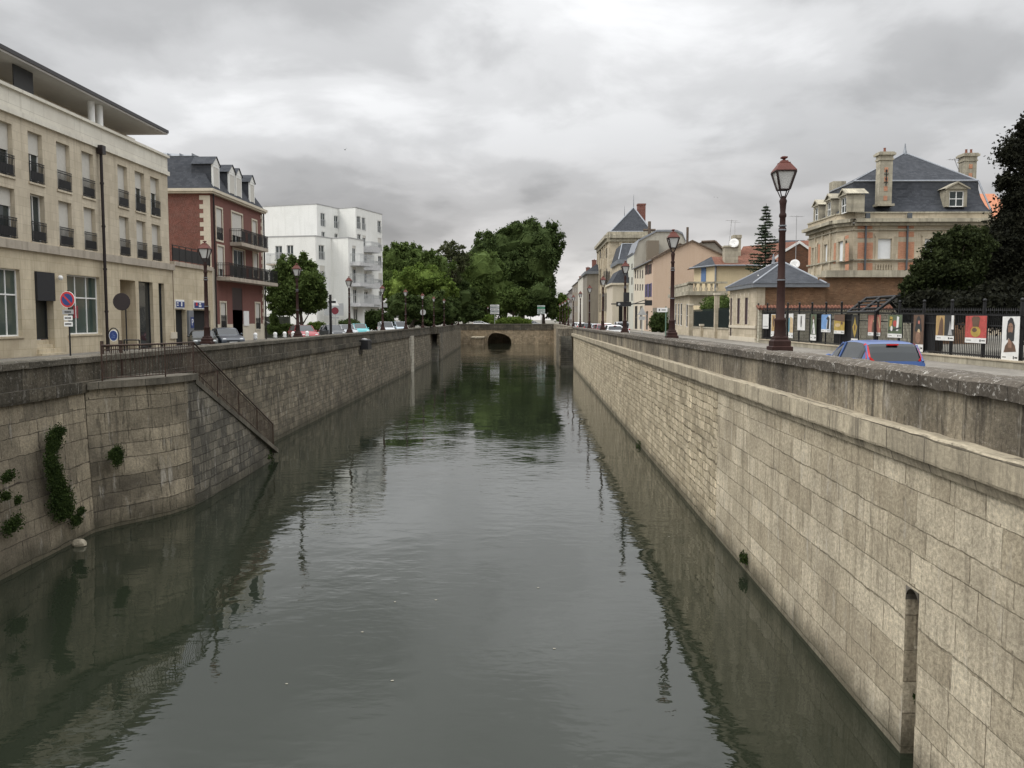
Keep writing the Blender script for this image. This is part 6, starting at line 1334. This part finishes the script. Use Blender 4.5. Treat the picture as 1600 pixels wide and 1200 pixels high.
def ellipse(cu, cz, ru, rz, n=14): return [(cu + ru * math.cos(2 * math.pi * i / n), cz + rz * math.sin(2 * math.pi * i / n)) for i in range(n)]
posters = [ # px0, px1, py0, py1, label, background, caption fraction, shapes [(mat, polygon in 0..1 coords)]
 (1191.8, 1201, 491, 513.5, 'plain white text panel at the lodge end of the poster fence', 'w', 0, [('grey', [(.1, .12), (.9, .12), (.9, .2), (.1, .2)])]),
 (1204.8, 1211.5, 491, 526, 'narrow ochre poster partly hidden left of the big lamp', 'w', .2, [('ochre', [(.1, .25), (1, .25), (1, .98), (.1, .98)]), ('brown', ellipse(.6, .68, .2, .25))]),
 (1221, 1227, 491, 515, 'narrow white poster just right of the big lamp', 'w', 0, [('brown', [(.3, .2), (.45, .2), (.5, .9), (.3, .9)])]),
 (1232.3, 1239.3, 490, 528, 'tall poster striped teal and sand', 'w', .18, [('teal', [(.0, .25), (.25, .25), (.25, .85), (0, .8)]), ('sand', [(.25, .22), (1, .22), (.95, .8), (.3, .88)])]),
 (1246, 1258, 491, 516, 'white poster with one slim dark object', 'w', 0, [('dk', [(.45, .2), (.55, .2), (.58, .5), (.56, .9), (.44, .9), (.42, .5)])]),
 (1266.5, 1275.5, 491, 532, 'tall poster with pale draped figure on dark ground', 'grn', .22, [('w', [(.2, .25), (.85, .25), (.7, .6), (.55, .75), (.4, .6)]), ('brown', ellipse(.5, .82, .2, .14)), ('w', ellipse(.52, .75, .1, .06)), ('dk', [(.25, .25), (.4, .25), (.55, .48), (.45, .5)])]),
 (1283.5, 1298, 491.5, 519, 'sky blue poster with dark profile at its right', 'blue', .16, [('w', [(.55, .18), (.97, .18), (.97, .95), (.75, .95), (.6, .5)]), ('dk', [(.6, .18), (.85, .18), (.88, .8), (.7, .92), (.5, .75), (.68, .7)])]),
 (1303.5, 1319.5, 491.5, 521.5, 'golden landscape poster with white caption', 'gold', .17, [('brown', [(0, .7), (1, .62), (1, 1), (0, 1)]), ('sand', ellipse(.35, .45, .25, .1)), ('brown', ellipse(.75, .55, .1, .08))]),
 (1330.5, 1341, 493, 534.5, 'black poster with golden spindle-shaped ornament above a white caption', 'dk', .13, [('gold', [(.5, .98), (.66, .7), (.85, .58), (.7, .35), (.5, .16), (.3, .35), (.15, .58), (.34, .7)]), ('brown', ellipse(.5, .55, .12, .12))]),
 (1356.5, 1376, 492, 524.5, 'terracotta poster with seated dark statue', 'rose', .16, [('brown', [(.3, .17), (.75, .17), (.7, .45), (.6, .75), (.5, .85), (.4, .75), (.33, .45)]), ('sand', ellipse(.5, .7, .07, .07)), ('sand', [(.75, .9), (.85, .9), (1, .4), (.95, .35)])]),
 (1387.5, 1409.5, 492, 527.5, 'multicoloured poster with red and yellow blots', 'grn', .17, [('red', ellipse(.5, .62, .14, .14)), ('gold', [(.1, .5), (.25, .45), (.35, .9), (.15, .95)]), ('w', [(.6, .3), (.75, .3), (.8, .9), (.65, .95)]), ('dk', [(.05, .25), (.95, .4), (.95, .48), (.05, .32)]), ('w', ellipse(.28, .4, .08, .12))]),
 (1427, 1443, 492, 549.5, 'tall brown poster of a dim crowned figure', 'brown', .2, [('dk', [(.15, .55), (.85, .55), (.7, .9), (.5, .99), (.3, .9)]), ('sand', ellipse(.55, .55, .12, .07)), ('skin', ellipse(.5, .38, .25, .16)), ('rose', ellipse(.55, .8, .1, .05))]),
 (1462.5, 1491, 493, 532, 'half ochre, half black poster with white strip', 'ochre', .19, [('dk', [(.48, .19), (1, .19), (1, 1), (.48, 1)]), ('brown', [(.12, .2), (.42, .2), (.4, .8), (.3, .95), (.2, .7)]), ('w', [(.85, .45), (.98, .45), (.98, 1), (.85, 1)]), ('grey', [(.68, .22), (.92, .22), (.85, .5), (.78, .8), (.74, .5)])]),
 (1508.5, 1541.5, 493.5, 536, 'red dotted poster with golden pot-bellied jar', 'red', .19, [('gold', ellipse(.5, .42, .24, .2)), ('brown', [(.36, .6), (.64, .6), (.7, .92), (.62, .98), (.38, .98), (.3, .92)]), ('brown', ellipse(.45, .48, .12, .08))] + [('rose', ellipse(.08 + .84 * (k % 2) + .06 * ((k // 2) % 2), .25 + .065 * k, .025, .015, 6)) for k in range(11)]),
 (1565.5, 1592.5, 494.5, 564.5, 'tall white poster with the bust of a long-haired bearded figure', 'w', .17, [('brown', [(.14, .19), (.86, .22), (.78, .36), (.6, .45), (.4, .45), (.22, .34)]), ('skin', [(.38, .3), (.6, .3), (.6, .5), (.38, .5)]), ('dk', [(.28, .48), (.32, .46), (.4, .52), (.58, .44), (.72, .46), (.74, .8), (.62, .95), (.48, .98), (.33, .9), (.27, .7)]), ('skin', ellipse(.5, .73, .15, .13)), ('dk', ellipse(.5, .6, .13, .055)), ('dk', [(.38, .77), (.46, .77), (.46, .78), (.38, .78)]), ('dk', [(.54, .77), (.62, .77), (.62, .78), (.54, .78)])])]
XP = XF2 - .09
for x0, x1, y0, y1, lab, bgc, cap, shapes in posters:
    P_, Q_ = (XP, 90), (XP, 10); r = rc(P_, Q_, x0, x1, y0, y1); w_, h_ = r[1] - r[0], r[3] - r[2]
    B = Bld('poster', lab, 'poster', (XP, 90 - (r[0] + r[1]) / 2, r[2]), 'exhibition posters hung on the iron fence')
    b_ = B.part(MB().obox(P_, Q_, r[0] - .02, r[1] + .02, -.03, 0, r[2] - .02, r[3] + .02), 'frame', M['cdark'])
    B.part(MB().obox(P_, Q_, r[0], r[1], 0, .004, r[2], r[3]), 'picture', ps[bgc])
    if cap:
        B.part(MB().obox(P_, Q_, r[0], r[1], .0045, .008, r[2], r[2] + h_ * cap), 'caption', M['plate'])
        m = MB(); m.obox(P_, Q_, r[0] + w_ * .7, r[0] + w_ * .76, .008, .010, r[2] + h_ * cap * .3, r[2] + h_ * cap * .7); m.obox(P_, Q_, r[0] + w_ * .79, r[0] + w_ * .95, .008, .010, r[2] + h_ * cap * .4, r[2] + h_ * cap * .6); m.obox(P_, Q_, r[0] + w_ * .08, r[0] + w_ * .3, .008, .010, r[2] + h_ * cap * .45, r[2] + h_ * cap * .56); B.part(m, 'lettering', M['cdark'])
    for k, (mt, poly) in enumerate(shapes):
        z_ = .009 + k * .0015
        m = MB(); m.add([(XP - z_, 90 - (r[0] + w_ * a), r[2] + h_ * c) for a, c in poly], [tuple(range(len(poly)))]); B.part(m, 'artwork', ps[mt])
# dark glazed shelter behind the fence
sh_ = Bld('glazed_shelter', 'black framed sloping glass shelter behind the poster fence', 'shelter', (21, 50, GZ)); m = MB()
y = 46; A0 = hy(1368, 487, y); A1 = hy(1400, 463, y); A2 = hy(1432, 461, y); A3 = hy(1455, 487, y)
for a, c in ((A0, A1), (A1, A2), (A2, A3)):
    for yy in (y, y + 2, y + 4): m.tube((a[0], yy, a[1]), (c[0], yy, c[1]), .09, n=5)
for a in (A0, A1, A2, A3): m.tube((a[0], y, a[1]), (a[0], y + 4, a[1]), .08, n=5)
for f in (.25, .5, .75): a = (A0[0] + (A1[0] - A0[0]) * f, A0[1] + (A1[1] - A0[1]) * f); m.tube((a[0], y, a[1]), (a[0], y + 4, a[1]), .05, n=5)
for a in (A0, A3): m.tube((a[0], y, GZ), (a[0], y, a[1]), .08, n=5)
sh_.part(m, 'frame', M['black_iron'])
m = MB(); m.quad((A1[0], y, A1[1]), (A2[0], y, A2[1]), (A2[0], y + 4, A2[1]), (A1[0], y + 4, A1[1])); m.quad((A2[0], y, A2[1]), (A3[0], y, A3[1]), (A3[0], y + 4, A3[1]), (A2[0], y + 4, A2[1])); sh_.part(m, 'roof_pane', M['cglass'])

# ------------------------------------------------------------------ vegetation
def leaves_obj(name, lumps, n, size, mat, parent=None, seed=1, fill=.35, origin=(0, 0, 0), spread=.17, kind=None):
    rg = np.random.default_rng(seed); L_ = np.array(lumps, float); c, r = L_[:, :3], L_[:, 3:6]
    wgt = (r[:, 0] * r[:, 1] + r[:, 1] * r[:, 2] + r[:, 0] * r[:, 2]); wgt /= wgt.sum()
    idx = rg.choice(len(L_), n, p=wgt); d = rg.normal(size=(n, 3)); d /= np.linalg.norm(d, axis=1)[:, None]
    # clumps: pull the leaves toward random centres on each lump so that gaps open between them
    K = 26; cd_ = rg.normal(size=(len(L_), K, 3)); cd_ /= np.linalg.norm(cd_, axis=2)[..., None]; cd_ *= rg.uniform(.78, 1.12, size=(len(L_), K, 1))
    kk = rg.integers(0, K, n); cl = cd_[idx, kk] + rg.normal(size=(n, 3)) * spread
    u = rg.random(n)[:, None]; rad = np.where(u < fill, rg.uniform(.2, .95, (n, 1)), 1.0); pos = np.where(u < fill, d * rad, cl)
    p = c[idx] + pos * r[idx]
    a = rg.normal(size=(n, 3)); a /= np.linalg.norm(a, axis=1)[:, None]; b = rg.normal(size=(n, 3)); b -= (b * a).sum(1)[:, None] * a; b /= np.linalg.norm(b, axis=1)[:, None]
    s = size * rg.uniform(.55, 1.25, (n, 1)); v = np.stack([p - a * s, p - b * s * .55, p + a * s, p + b * s * .55], 1).reshape(-1, 3) - np.array(origin)
    me = bpy.data.meshes.new(name); me.vertices.add(4 * n); me.vertices.foreach_set('co', v.astype('f').ravel())
    me.loops.add(4 * n); me.loops.foreach_set('vertex_index', np.arange(4 * n, dtype='i')); me.polygons.add(n)
    me.polygons.foreach_set('loop_start', np.arange(0, 4 * n, 4, dtype='i')); me.update(calc_edges=True); me.materials.append(mat)
    o = bpy.data.objects.new(name, me); C.objects.link(o); o.location = (0, 0, 0)
    if parent: o.parent = parent
    if kind: o['kind'] = kind
    return o
BARK = plain('bark', (.06, .045, .035), .95, 0, .35, 3, .6)
def tree(name, label, loc, lumps, n, size, mat, seed=1, h=None, tr=.3, group=None, limbs=6, core=None, fill=.35):
    """lumps are relative to loc (ground point)"""
    t = thing(name, label, 'tree', loc, 0, group); rnd = random.Random(seed); L_ = sorted(lumps, key=lambda q: -q[3])
    zt = max(q[2] for q in lumps); m = MB(); P0 = Vector((0, 0, 0)); k = 5; pts = [P0]
    cx = sum(q[0] for q in lumps) / len(lumps); cy = sum(q[1] for q in lumps) / len(lumps)
    for i in range(1, k + 1): f = i / k; pts.append(Vector((cx * f * .6 + rnd.uniform(-.1, .1) * tr * 2, cy * f * .6 + rnd.uniform(-.1, .1) * tr * 2, zt * .85 * f)))
    for i in range(k): m.tube(pts[i], pts[i + 1], tr * (1 - i / k * .75), tr * (1 - (i + 1) / k * .75), 8, False)
    for q in L_[:limbs]:
        b_ = pts[min(k, max(1, int(k * min(.9, q[2] / zt) * .7)))]; m.tube(b_, Vector(q[:3]), tr * .4, tr * .1, 6, False)
        for _ in range(3): e = Vector(q[:3]) + Vector((rnd.uniform(-1, 1) * q[3], rnd.uniform(-1, 1) * q[4], rnd.uniform(-.3, 1) * q[5])) * .8; m.tube(Vector(q[:3]) * .6 + b_ * .4, e, tr * .15, tr * .04, 5, False)
    m.build('trunk', BARK, t)
    cr = leaves_obj('crown', lumps, int(n * (1.25 if group else 1)), size * (.8 if group else 1), mat, t, seed, fill, spread=.085 if group else .15)
    if core:
        m = MB()
        for q in lumps:
            b0 = len(m.v); m.ball(q[:3], q[3] * core, q[4] * core, q[5] * core, 12, 8, False)
            for i in range(b0, len(m.v)): v = Vector(m.v[i]); w_ = noise.noise_vector(v * .45 + Vector((seed, 0, 0))) * q[3] * .35; m.v[i] = tuple(v + w_)
        m.build('inner_foliage', mat, t)
    return t
G_ = {'gdark': leaf_mat('leaf_garden', (.014, .020, .008), (.045, .058, .020), .2), 'dark': leaf_mat('leaf_dark', (.030, .048, .015), (.075, .105, .033)), 'mid': leaf_mat('leaf_mid', (.042, .066, .018), (.115, .16, .045)), 'lt': leaf_mat('leaf_light', (.06, .10, .02), (.17, .23, .05)),
      'olive': leaf_mat('leaf_olive', (.045, .055, .025), (.10, .11, .05)), 'copper': leaf_mat('leaf_copper', (.0075, .0085, .0055), (.020, .021, .012), .12), 'pine': leaf_mat('leaf_pine', (.030, .042, .026), (.07, .09, .055)), 'ivy': leaf_mat('leaf_ivy', (.014, .026, .008), (.05, .075, .02))}
def ptree(label, kind, d, base_px, blobs, n, size, mat, seed, core=.72, group=None, tr=.5, fill=.3, name=None):
    """blobs given as seen: (px, py, half-width px, half-height px, depth offset m)"""
    x0 = hy(base_px, 500, d)[0]; lumps = []
    for px, py, rw, rh_, dy in blobs:
        x, z = hy(px, py, d + dy); k = (d + dy) / FPX; lumps.append((x - x0, dy, z - GZ, rw * k, (rw + rh_) / 2 * k, rh_ * k))
    return tree(name or kind, label, (x0, d, GZ), lumps, n, size, mat, seed, tr=tr, group=group, core=core, fill=fill)
GP = 'park trees beyond the far bridge'
ptree('huge tall dark plane tree filling the middle of the horizon', 'park_tree', 300, 815, [(838, 382, 38, 34, 0), (790, 390, 42, 30, 4), (846, 412, 28, 40, -3), (812, 368, 30, 22, 3), (760, 400, 30, 32, 6), (800, 430, 48, 40, 0), (856, 378, 22, 28, 2), (838, 448, 26, 35, 0)], 52000, .62, G_['dark'], 11, .80, GP, 1.2)
ptree('leaning dark tree in front of the plane tree at the roundabout', 'park_tree', 275, 760, [(755, 425, 34, 36, 0), (740, 460, 30, 34, 0), (775, 465, 38, 34, 3)], 22000, .5, G_['mid'], 12, .8, GP, .7)
ptree('small spreading green tree behind the direction boards', 'park_tree', 262, 802, [(800, 462, 20, 14, 0), (812, 474, 14, 12, 0), (790, 478, 14, 12, 0)], 9000, .4, G_['mid'], 13, .6, GP, .4)
ptree('dark round tree closing the avenue at the right of the bridge', 'park_tree', 270, 850, [(846, 462, 22, 24, 0), (830, 478, 22, 18, 0), (862, 484, 9, 16, 0)], 15000, .45, G_['dark'], 14, .8, GP, .6)
ptree('sparse thin-topped tree between the two green masses', 'park_tree', 240, 707, [(705, 392, 20, 16, 0), (700, 420, 24, 26, 0), (718, 408, 14, 18, 0)], 5500, .42, G_['olive'], 15, None, GP, .55)
ptree('broad mid green tree behind the lamp row', 'park_tree', 220, 668, [(650, 412, 22, 28, 0), (680, 425, 26, 32, 0), (640, 430, 22, 34, 2)], 20000, .45, G_['mid'], 16, .78, GP, .7)
ptree('bright yellow-green tree over the left bank lamps', 'park_tree', 190, 645, [(648, 440, 30, 26, 0), (670, 436, 26, 18, -2), (625, 452, 22, 26, 0), (690, 455, 24, 20, 0)], 22000, .36, G_['lt'], 17, .72, GP, .5)
ptree('tall green tree right beside the white flats', 'park_tree', 200, 612, [(615, 405, 18, 22, 0), (628, 400, 20, 22, 3), (608, 440, 18, 30, 0), (635, 425, 22, 24, 0)], 20000, .4, G_['mid'], 18, .75, GP, .6)
ptree('low dark tree under the bright yellow-green one', 'park_tree', 165, 640, [(625, 478, 26, 20, 0), (655, 482, 26, 18, 0), (680, 478, 22, 22, 0), (700, 486, 20, 18, 2)], 20000, .32, G_['dark'], 19, .8, GP, .4)
ptree('shadowy tree behind the grey sign pole', 'park_tree', 245, 725, [(722, 470, 24, 24, 0), (735, 490, 20, 14, 0), (710, 450, 20, 24, 0)], 16000, .42, G_['dark'], 20, .82, GP, .5)
ptree('light green street tree at the end of the right bank', 'street_tree', 300, 875, [(877, 476, 9, 14, 0), (872, 488, 8, 12, 0), (882, 490, 8, 12, 0)], 6000, .45, G_['lt'], 21, .5, None, .3)
ptree('round leafy street tree in front of the white flats on the left bank', 'street_tree', 88, 472, [(462, 440, 32, 26, 0), (440, 455, 22, 20, 0), (486, 446, 20, 24, -1), (450, 418, 16, 16, 0), (440, 428, 12, 12, 0), (474, 410, 8, 14, 0), (483, 420, 10, 14, 0), (466, 468, 34, 18, 0), (430, 468, 14, 14, 0), (500, 462, 12, 16, 0), (448, 482, 22, 10, 0), (490, 478, 18, 10, 0), (458, 408, 6, 10, 0)], 36000, .15, G_['mid'], 22, .42, None, .22, .22)
# low shrubs and hedges
def shrub(label, d, blobs, n, size, mat, seed, cat='shrub', name='shrub', core=.75):
    x0 = hy(blobs[0][0], 500, d)[0]; t = thing(name, label, cat, (x0, d, GZ)); lumps = []
    for px, py, rw, rh_ in blobs: x, z = hy(px, py, d); k = d / FPX; lumps.append((x - x0, 0, z - GZ, rw * k, rw * k * .8, rh_ * k))
    leaves_obj('foliage', lumps, n, size, mat, t, seed)
    if core:
        m = MB()
        for q in lumps: m.ball(q[:3], q[3] * core, q[4] * core, q[5] * core, 10, 6, False)
        m.build('inner_foliage', mat, t)
    return t
shrub('flowering pale green roundabout shrubs in the middle behind the bridge', 256, [(806, 501, 12, 7), (790, 503, 12, 5), (820, 503, 9, 5), (775, 504, 8, 4)], 9000, .28, G_['lt'], 31)
shrub('pale shrubs left of the direction boards behind the white car', 258, [(752, 500, 10, 5), (765, 498, 8, 6)], 4000, .25, G_['lt'], 32)
shrub('dark clipped bush at the foot of the lower white flats', 104, [(547, 507, 14, 8), (538, 509, 9, 6)], 5000, .12, G_['dark'], 33)
shrub('dark bushy shrub at the corner of the tall white flats', 128, [(592, 498, 15, 14), (575, 503, 14, 12), (607, 503, 10, 12)], 9000, .2, G_['dark'], 34)
shrub('yellow-green hedge sloping behind the red car', 92, [(498, 512, 9, 8), (488, 509, 7, 5)], 4000, .1, G_['lt'], 35, 'hedge', 'hedge')
shrub('green hedge beside the brick house ramp', 90, [(435, 514, 20, 8), (450, 515, 14, 7), (428, 500, 8, 14)], 7000, .1, G_['mid'], 36, 'hedge', 'hedge')
shrub('dark low bushes along the park behind the left lamps', 175, [(650, 500, 22, 8), (675, 500, 18, 8), (700, 500, 18, 6)], 9000, .25, G_['dark'], 37)
def boxhedge(label, x0, x1, y0, y1, z0, z1, n, size, mat, seed):
    t = thing('hedge', label, 'hedge', ((x0 + x1) / 2, (y0 + y1) / 2, GZ)); rg = random.Random(seed)
    lumps = []; nx = max(1, int((y1 - y0) / 1.2))
    for i in range(nx + 1):
        for z in (z0 + .5, (z0 + z1) / 2, z1 - .5): lumps.append((rg.uniform(-.1, .1), y0 + (y1 - y0) * i / nx - (y0 + y1) / 2, z - GZ + rg.uniform(-.15, .15), (x1 - x0) * .5, .9, .8))
    leaves_obj('foliage', lumps, n, size, mat, t, seed); MB().box(-(x1 - x0) * .35, (x1 - x0) * .35, -(y1 - y0) / 2, (y1 - y0) / 2, z0 - GZ, z1 - GZ - .5).build('inner_foliage', mat, t)
boxhedge('tall bright hedge behind the screened wall beside the lodge', 19.2, 21.4, 81, 99, GZ, 8.6, 26000, .16, G_['mid'], 41)
shrub('trimmed ivy bush against the peach house wall', 128, [(1031, 502, 13, 14), (1031, 508, 13, 10)], 7000, .16, G_['dark'], 42)
# copper beech and the green tree in front of the mansion
ptree('towering near-black copper beech at the right edge', 'copper_beech', 50, 1650, [(1655, 260, 74, 66, 2), (1622, 240, 26, 40, 0), (1598, 308, 26, 24, 0), (1600, 360, 38, 36, 0), (1572, 395, 40, 34, 0), (1610, 430, 66, 50, 0), (1545, 450, 50, 34, 0), (1650, 350, 80, 66, 3), (1512, 392, 24, 14, 0), (1660, 190, 48, 44, 3), (1606, 200, 14, 16, 0), (1568, 285, 15, 12, 0), (1530, 415, 34, 24, 0)], 125000, .115, G_['copper'], 51, .62, None, .5)
ptree('dark green shrubby tree in front of the mansion wall', 'garden_tree', 46, 1465, [(1466, 398, 20, 18, 0), (1484, 380, 20, 18, 0), (1450, 425, 22, 20, 0), (1485, 430, 34, 36, 0), (1424, 446, 14, 14, 0), (1515, 400, 26, 30, 0), (1505, 372, 22, 16, 0), (1510, 450, 34, 26, 0), (1438, 458, 24, 16, 0), (1530, 380, 20, 20, 0), (1470, 462, 30, 14, 0)], 64000, .095, G_['gdark'], 52, .5, None, .25)
shrub('dark mass of undergrowth behind the posters on the right', 44, [(1500, 480, 70, 26), (1580, 480, 70, 30), (1640, 490, 60, 40), (1450, 490, 40, 16)], 40000, .12, G_['copper'], 53, core=.8)
# the conifer
d = 100; x0 = hy(1195, 430, d)[0]; zt = hy(1196, 318, d)[1]; t = thing('conifer', 'thin pointed conifer between the lamp and the tiled roofs', 'tree', (x0, d, GZ)); zt -= GZ
MB().tube((0, 0, 0), (0, 0, zt), .16, .02, 8).build('trunk', BARK, t)
rg = np.random.default_rng(5); m = MB(); P_ = []; br_ = MB(); z = 4.6
while z < zt - .2:
    f = (z - 4.6) / (zt - 4.6); Lr = 2.6 * (1 - f) ** .8 + .12; nb = 7
    for i in range(nb):
        a = rg.uniform(0, 6.28); L1 = Lr * rg.uniform(.65, 1.1); e = (math.cos(a) * L1, math.sin(a) * L1, z - .12 * L1 + .10 * L1 ** 2); br_.tube((0, 0, z), e, .025, .008, 4, False)
        for q in range(int(12 + 26 * L1)): s_ = rg.uniform(.15, 1); P_.append((e[0] * s_ + rg.normal() * .06, e[1] * s_ + rg.normal() * .06, z + (e[2] - z) * s_ + rg.normal() * .05))
    z += .34
br_.build('branch', BARK, t); P_ = np.array(P_); n = len(P_)
leaves = MB(); 
for p_ in P_:
    a = Vector(rg.normal(size=3)); a.normalize(); a.z *= .5; b_ = a.orthogonal().normalized() * .055; a *= .19; p_ = Vector(p_); leaves.v += [tuple(p_ - a), tuple(p_ - b_), tuple(p_ + a), tuple(p_ + b_)]; k = len(leaves.v) - 4; leaves.f.append([k, k + 1, k + 2, k + 3]); leaves.sm.append(False)
me = bpy.data.meshes.new('needles'); me.from_pydata(leaves.v, [], leaves.f); me.materials.append(G_['pine']); o = bpy.data.objects.new('needles', me); C.objects.link(o); o.parent = t
# climbing plants and tufts on the canal walls
def wallplant(label, blobs, P_, Q_, n, size, mat, seed, name='ivy', cat='ivy'):
    pts = []; t_ = Vector((Q_[0] - P_[0], Q_[1] - P_[1])).normalized(); nn = Vector((t_.y, -t_.x))
    for px, py, rw, rh_ in blobs:
        u, z = hp(px, py, P_, Q_); dd = (P_[1] + t_.y * u) ; k = abs(dd) / FPX
        pts.append((P_[0] + t_.x * u + nn.x * .08, P_[1] + t_.y * u + nn.y * .08, z, max(.05, rw * k * .16), rw * k * 2.1, rh_ * k))
    o3 = pts[0][:3]; t = thing(name, label, cat, o3); leaves_obj('foliage', [(p[0] - o3[0], p[1] - o3[1], p[2] - o3[2], *p[3:]) for p in pts], n, size, mat, t, seed, fill=.6, spread=.28)
WP, WQ = (-13.45, 0), (-13.85, 20)
WP, WQ = (-13.42, 20), (-13.55, 28)
wallplant('long hanging curtain of dark ivy on the near left wall', [(82, 682, 9, 14), (76, 700, 9, 14), (75, 722, 8, 16), (80, 742, 10, 16), (86, 760, 11, 16), (92, 780, 13, 18), (97, 798, 11, 14), (90, 675, 6, 6)], WP, WQ, 22000, .034, G_['ivy'], 61)
wallplant('small heart-shaped tuft of ivy right of the long ivy curtain', [(177, 708, 10, 10), (182, 716, 7, 10)], (-13.1, 26.7), (-12.9, 27.2), 4500, .032, G_['ivy'], 62)
wallplant('thin scrap of ivy low beside the foot of the ivy curtain', [(115, 812, 7, 10), (122, 798, 5, 6)], WP, WQ, 1500, .034, G_['ivy'], 63)
wallplant('patchy ivy at the extreme left edge of the wall', [(8, 745, 9, 8), (16, 820, 11, 14), (4, 775, 6, 8), (24, 782, 4, 7)], WP, WQ, 3200, .034, G_['ivy'], 64)
x, y = hz(413, 716, .15); t = thing('water_plant', 'leafy clump growing at the foot of the canal stair', 'plant', (x, y, .1)); leaves_obj('foliage', [(0, 0, .15, .32, .45, .28), (-.15, .3, .1, .2, .3, .2)], 2600, .05, G_['ivy'], t, 66)
for i, (px, py, s_, lab) in enumerate(((1165, 872, .22, 'mossy tuft at the waterline of the right wall'), (1000, 702, .35, 'small weed clump far along the right waterline'), (1418, 1092, .10, 'little fern at the bottom of the arched slot'))):
    u, z = hp(px, py, (5.6, 0), (5.6, 1)); z = max(z, .05); t = thing('weed', lab, 'plant', (5.55 if i < 2 else 5.75, u, z)); leaves_obj('foliage', [(0, 0, 0, s_ * .4, s_, s_ * .7)], 420, .03, G_['ivy'], t, 70 + i)
x, y = hz(124, 850, .05); t = thing('boulder', 'pale rock poking out of the water below the ivy', 'rock', (x, y, 0)); m = MB().ball((0, 0, .05), .22, .16, .14, 10, 8, False); m.v = [tuple(Vector(v) + noise.noise_vector(Vector(v) * 5) * .06) for v in m.v]; m.build('rock', plain('wet_rock', (.26, .23, .17), .7, 0, .3, 6, .5), t)
# specks floating on the water
rnd = random.Random(9); i = 0
for px, py in ((841, 918), (681, 937), (617, 940), (566, 987), (448, 1068), (613, 1063), (866, 1013), (1045, 838), (722, 590)):
    x, y = hz(px, py, .01); m = MB(); n = 6; m.add([(x + rnd.uniform(.6, 1) * (.03 + y * .0005) * math.cos(q * 6.28 / n), y + rnd.uniform(.6, 1) * (.02 + y * .0006) * math.sin(q * 6.28 / n), .008) for q in range(n)], [tuple(range(n))])
    o = m.build('floating_leaf', plain('dry_leaf', (.27, .25, .20), .8), origin=(x, y, .008)); tag(o, 'pale speck of leaf floating on the canal water', 'leaf', 'floating leaves')
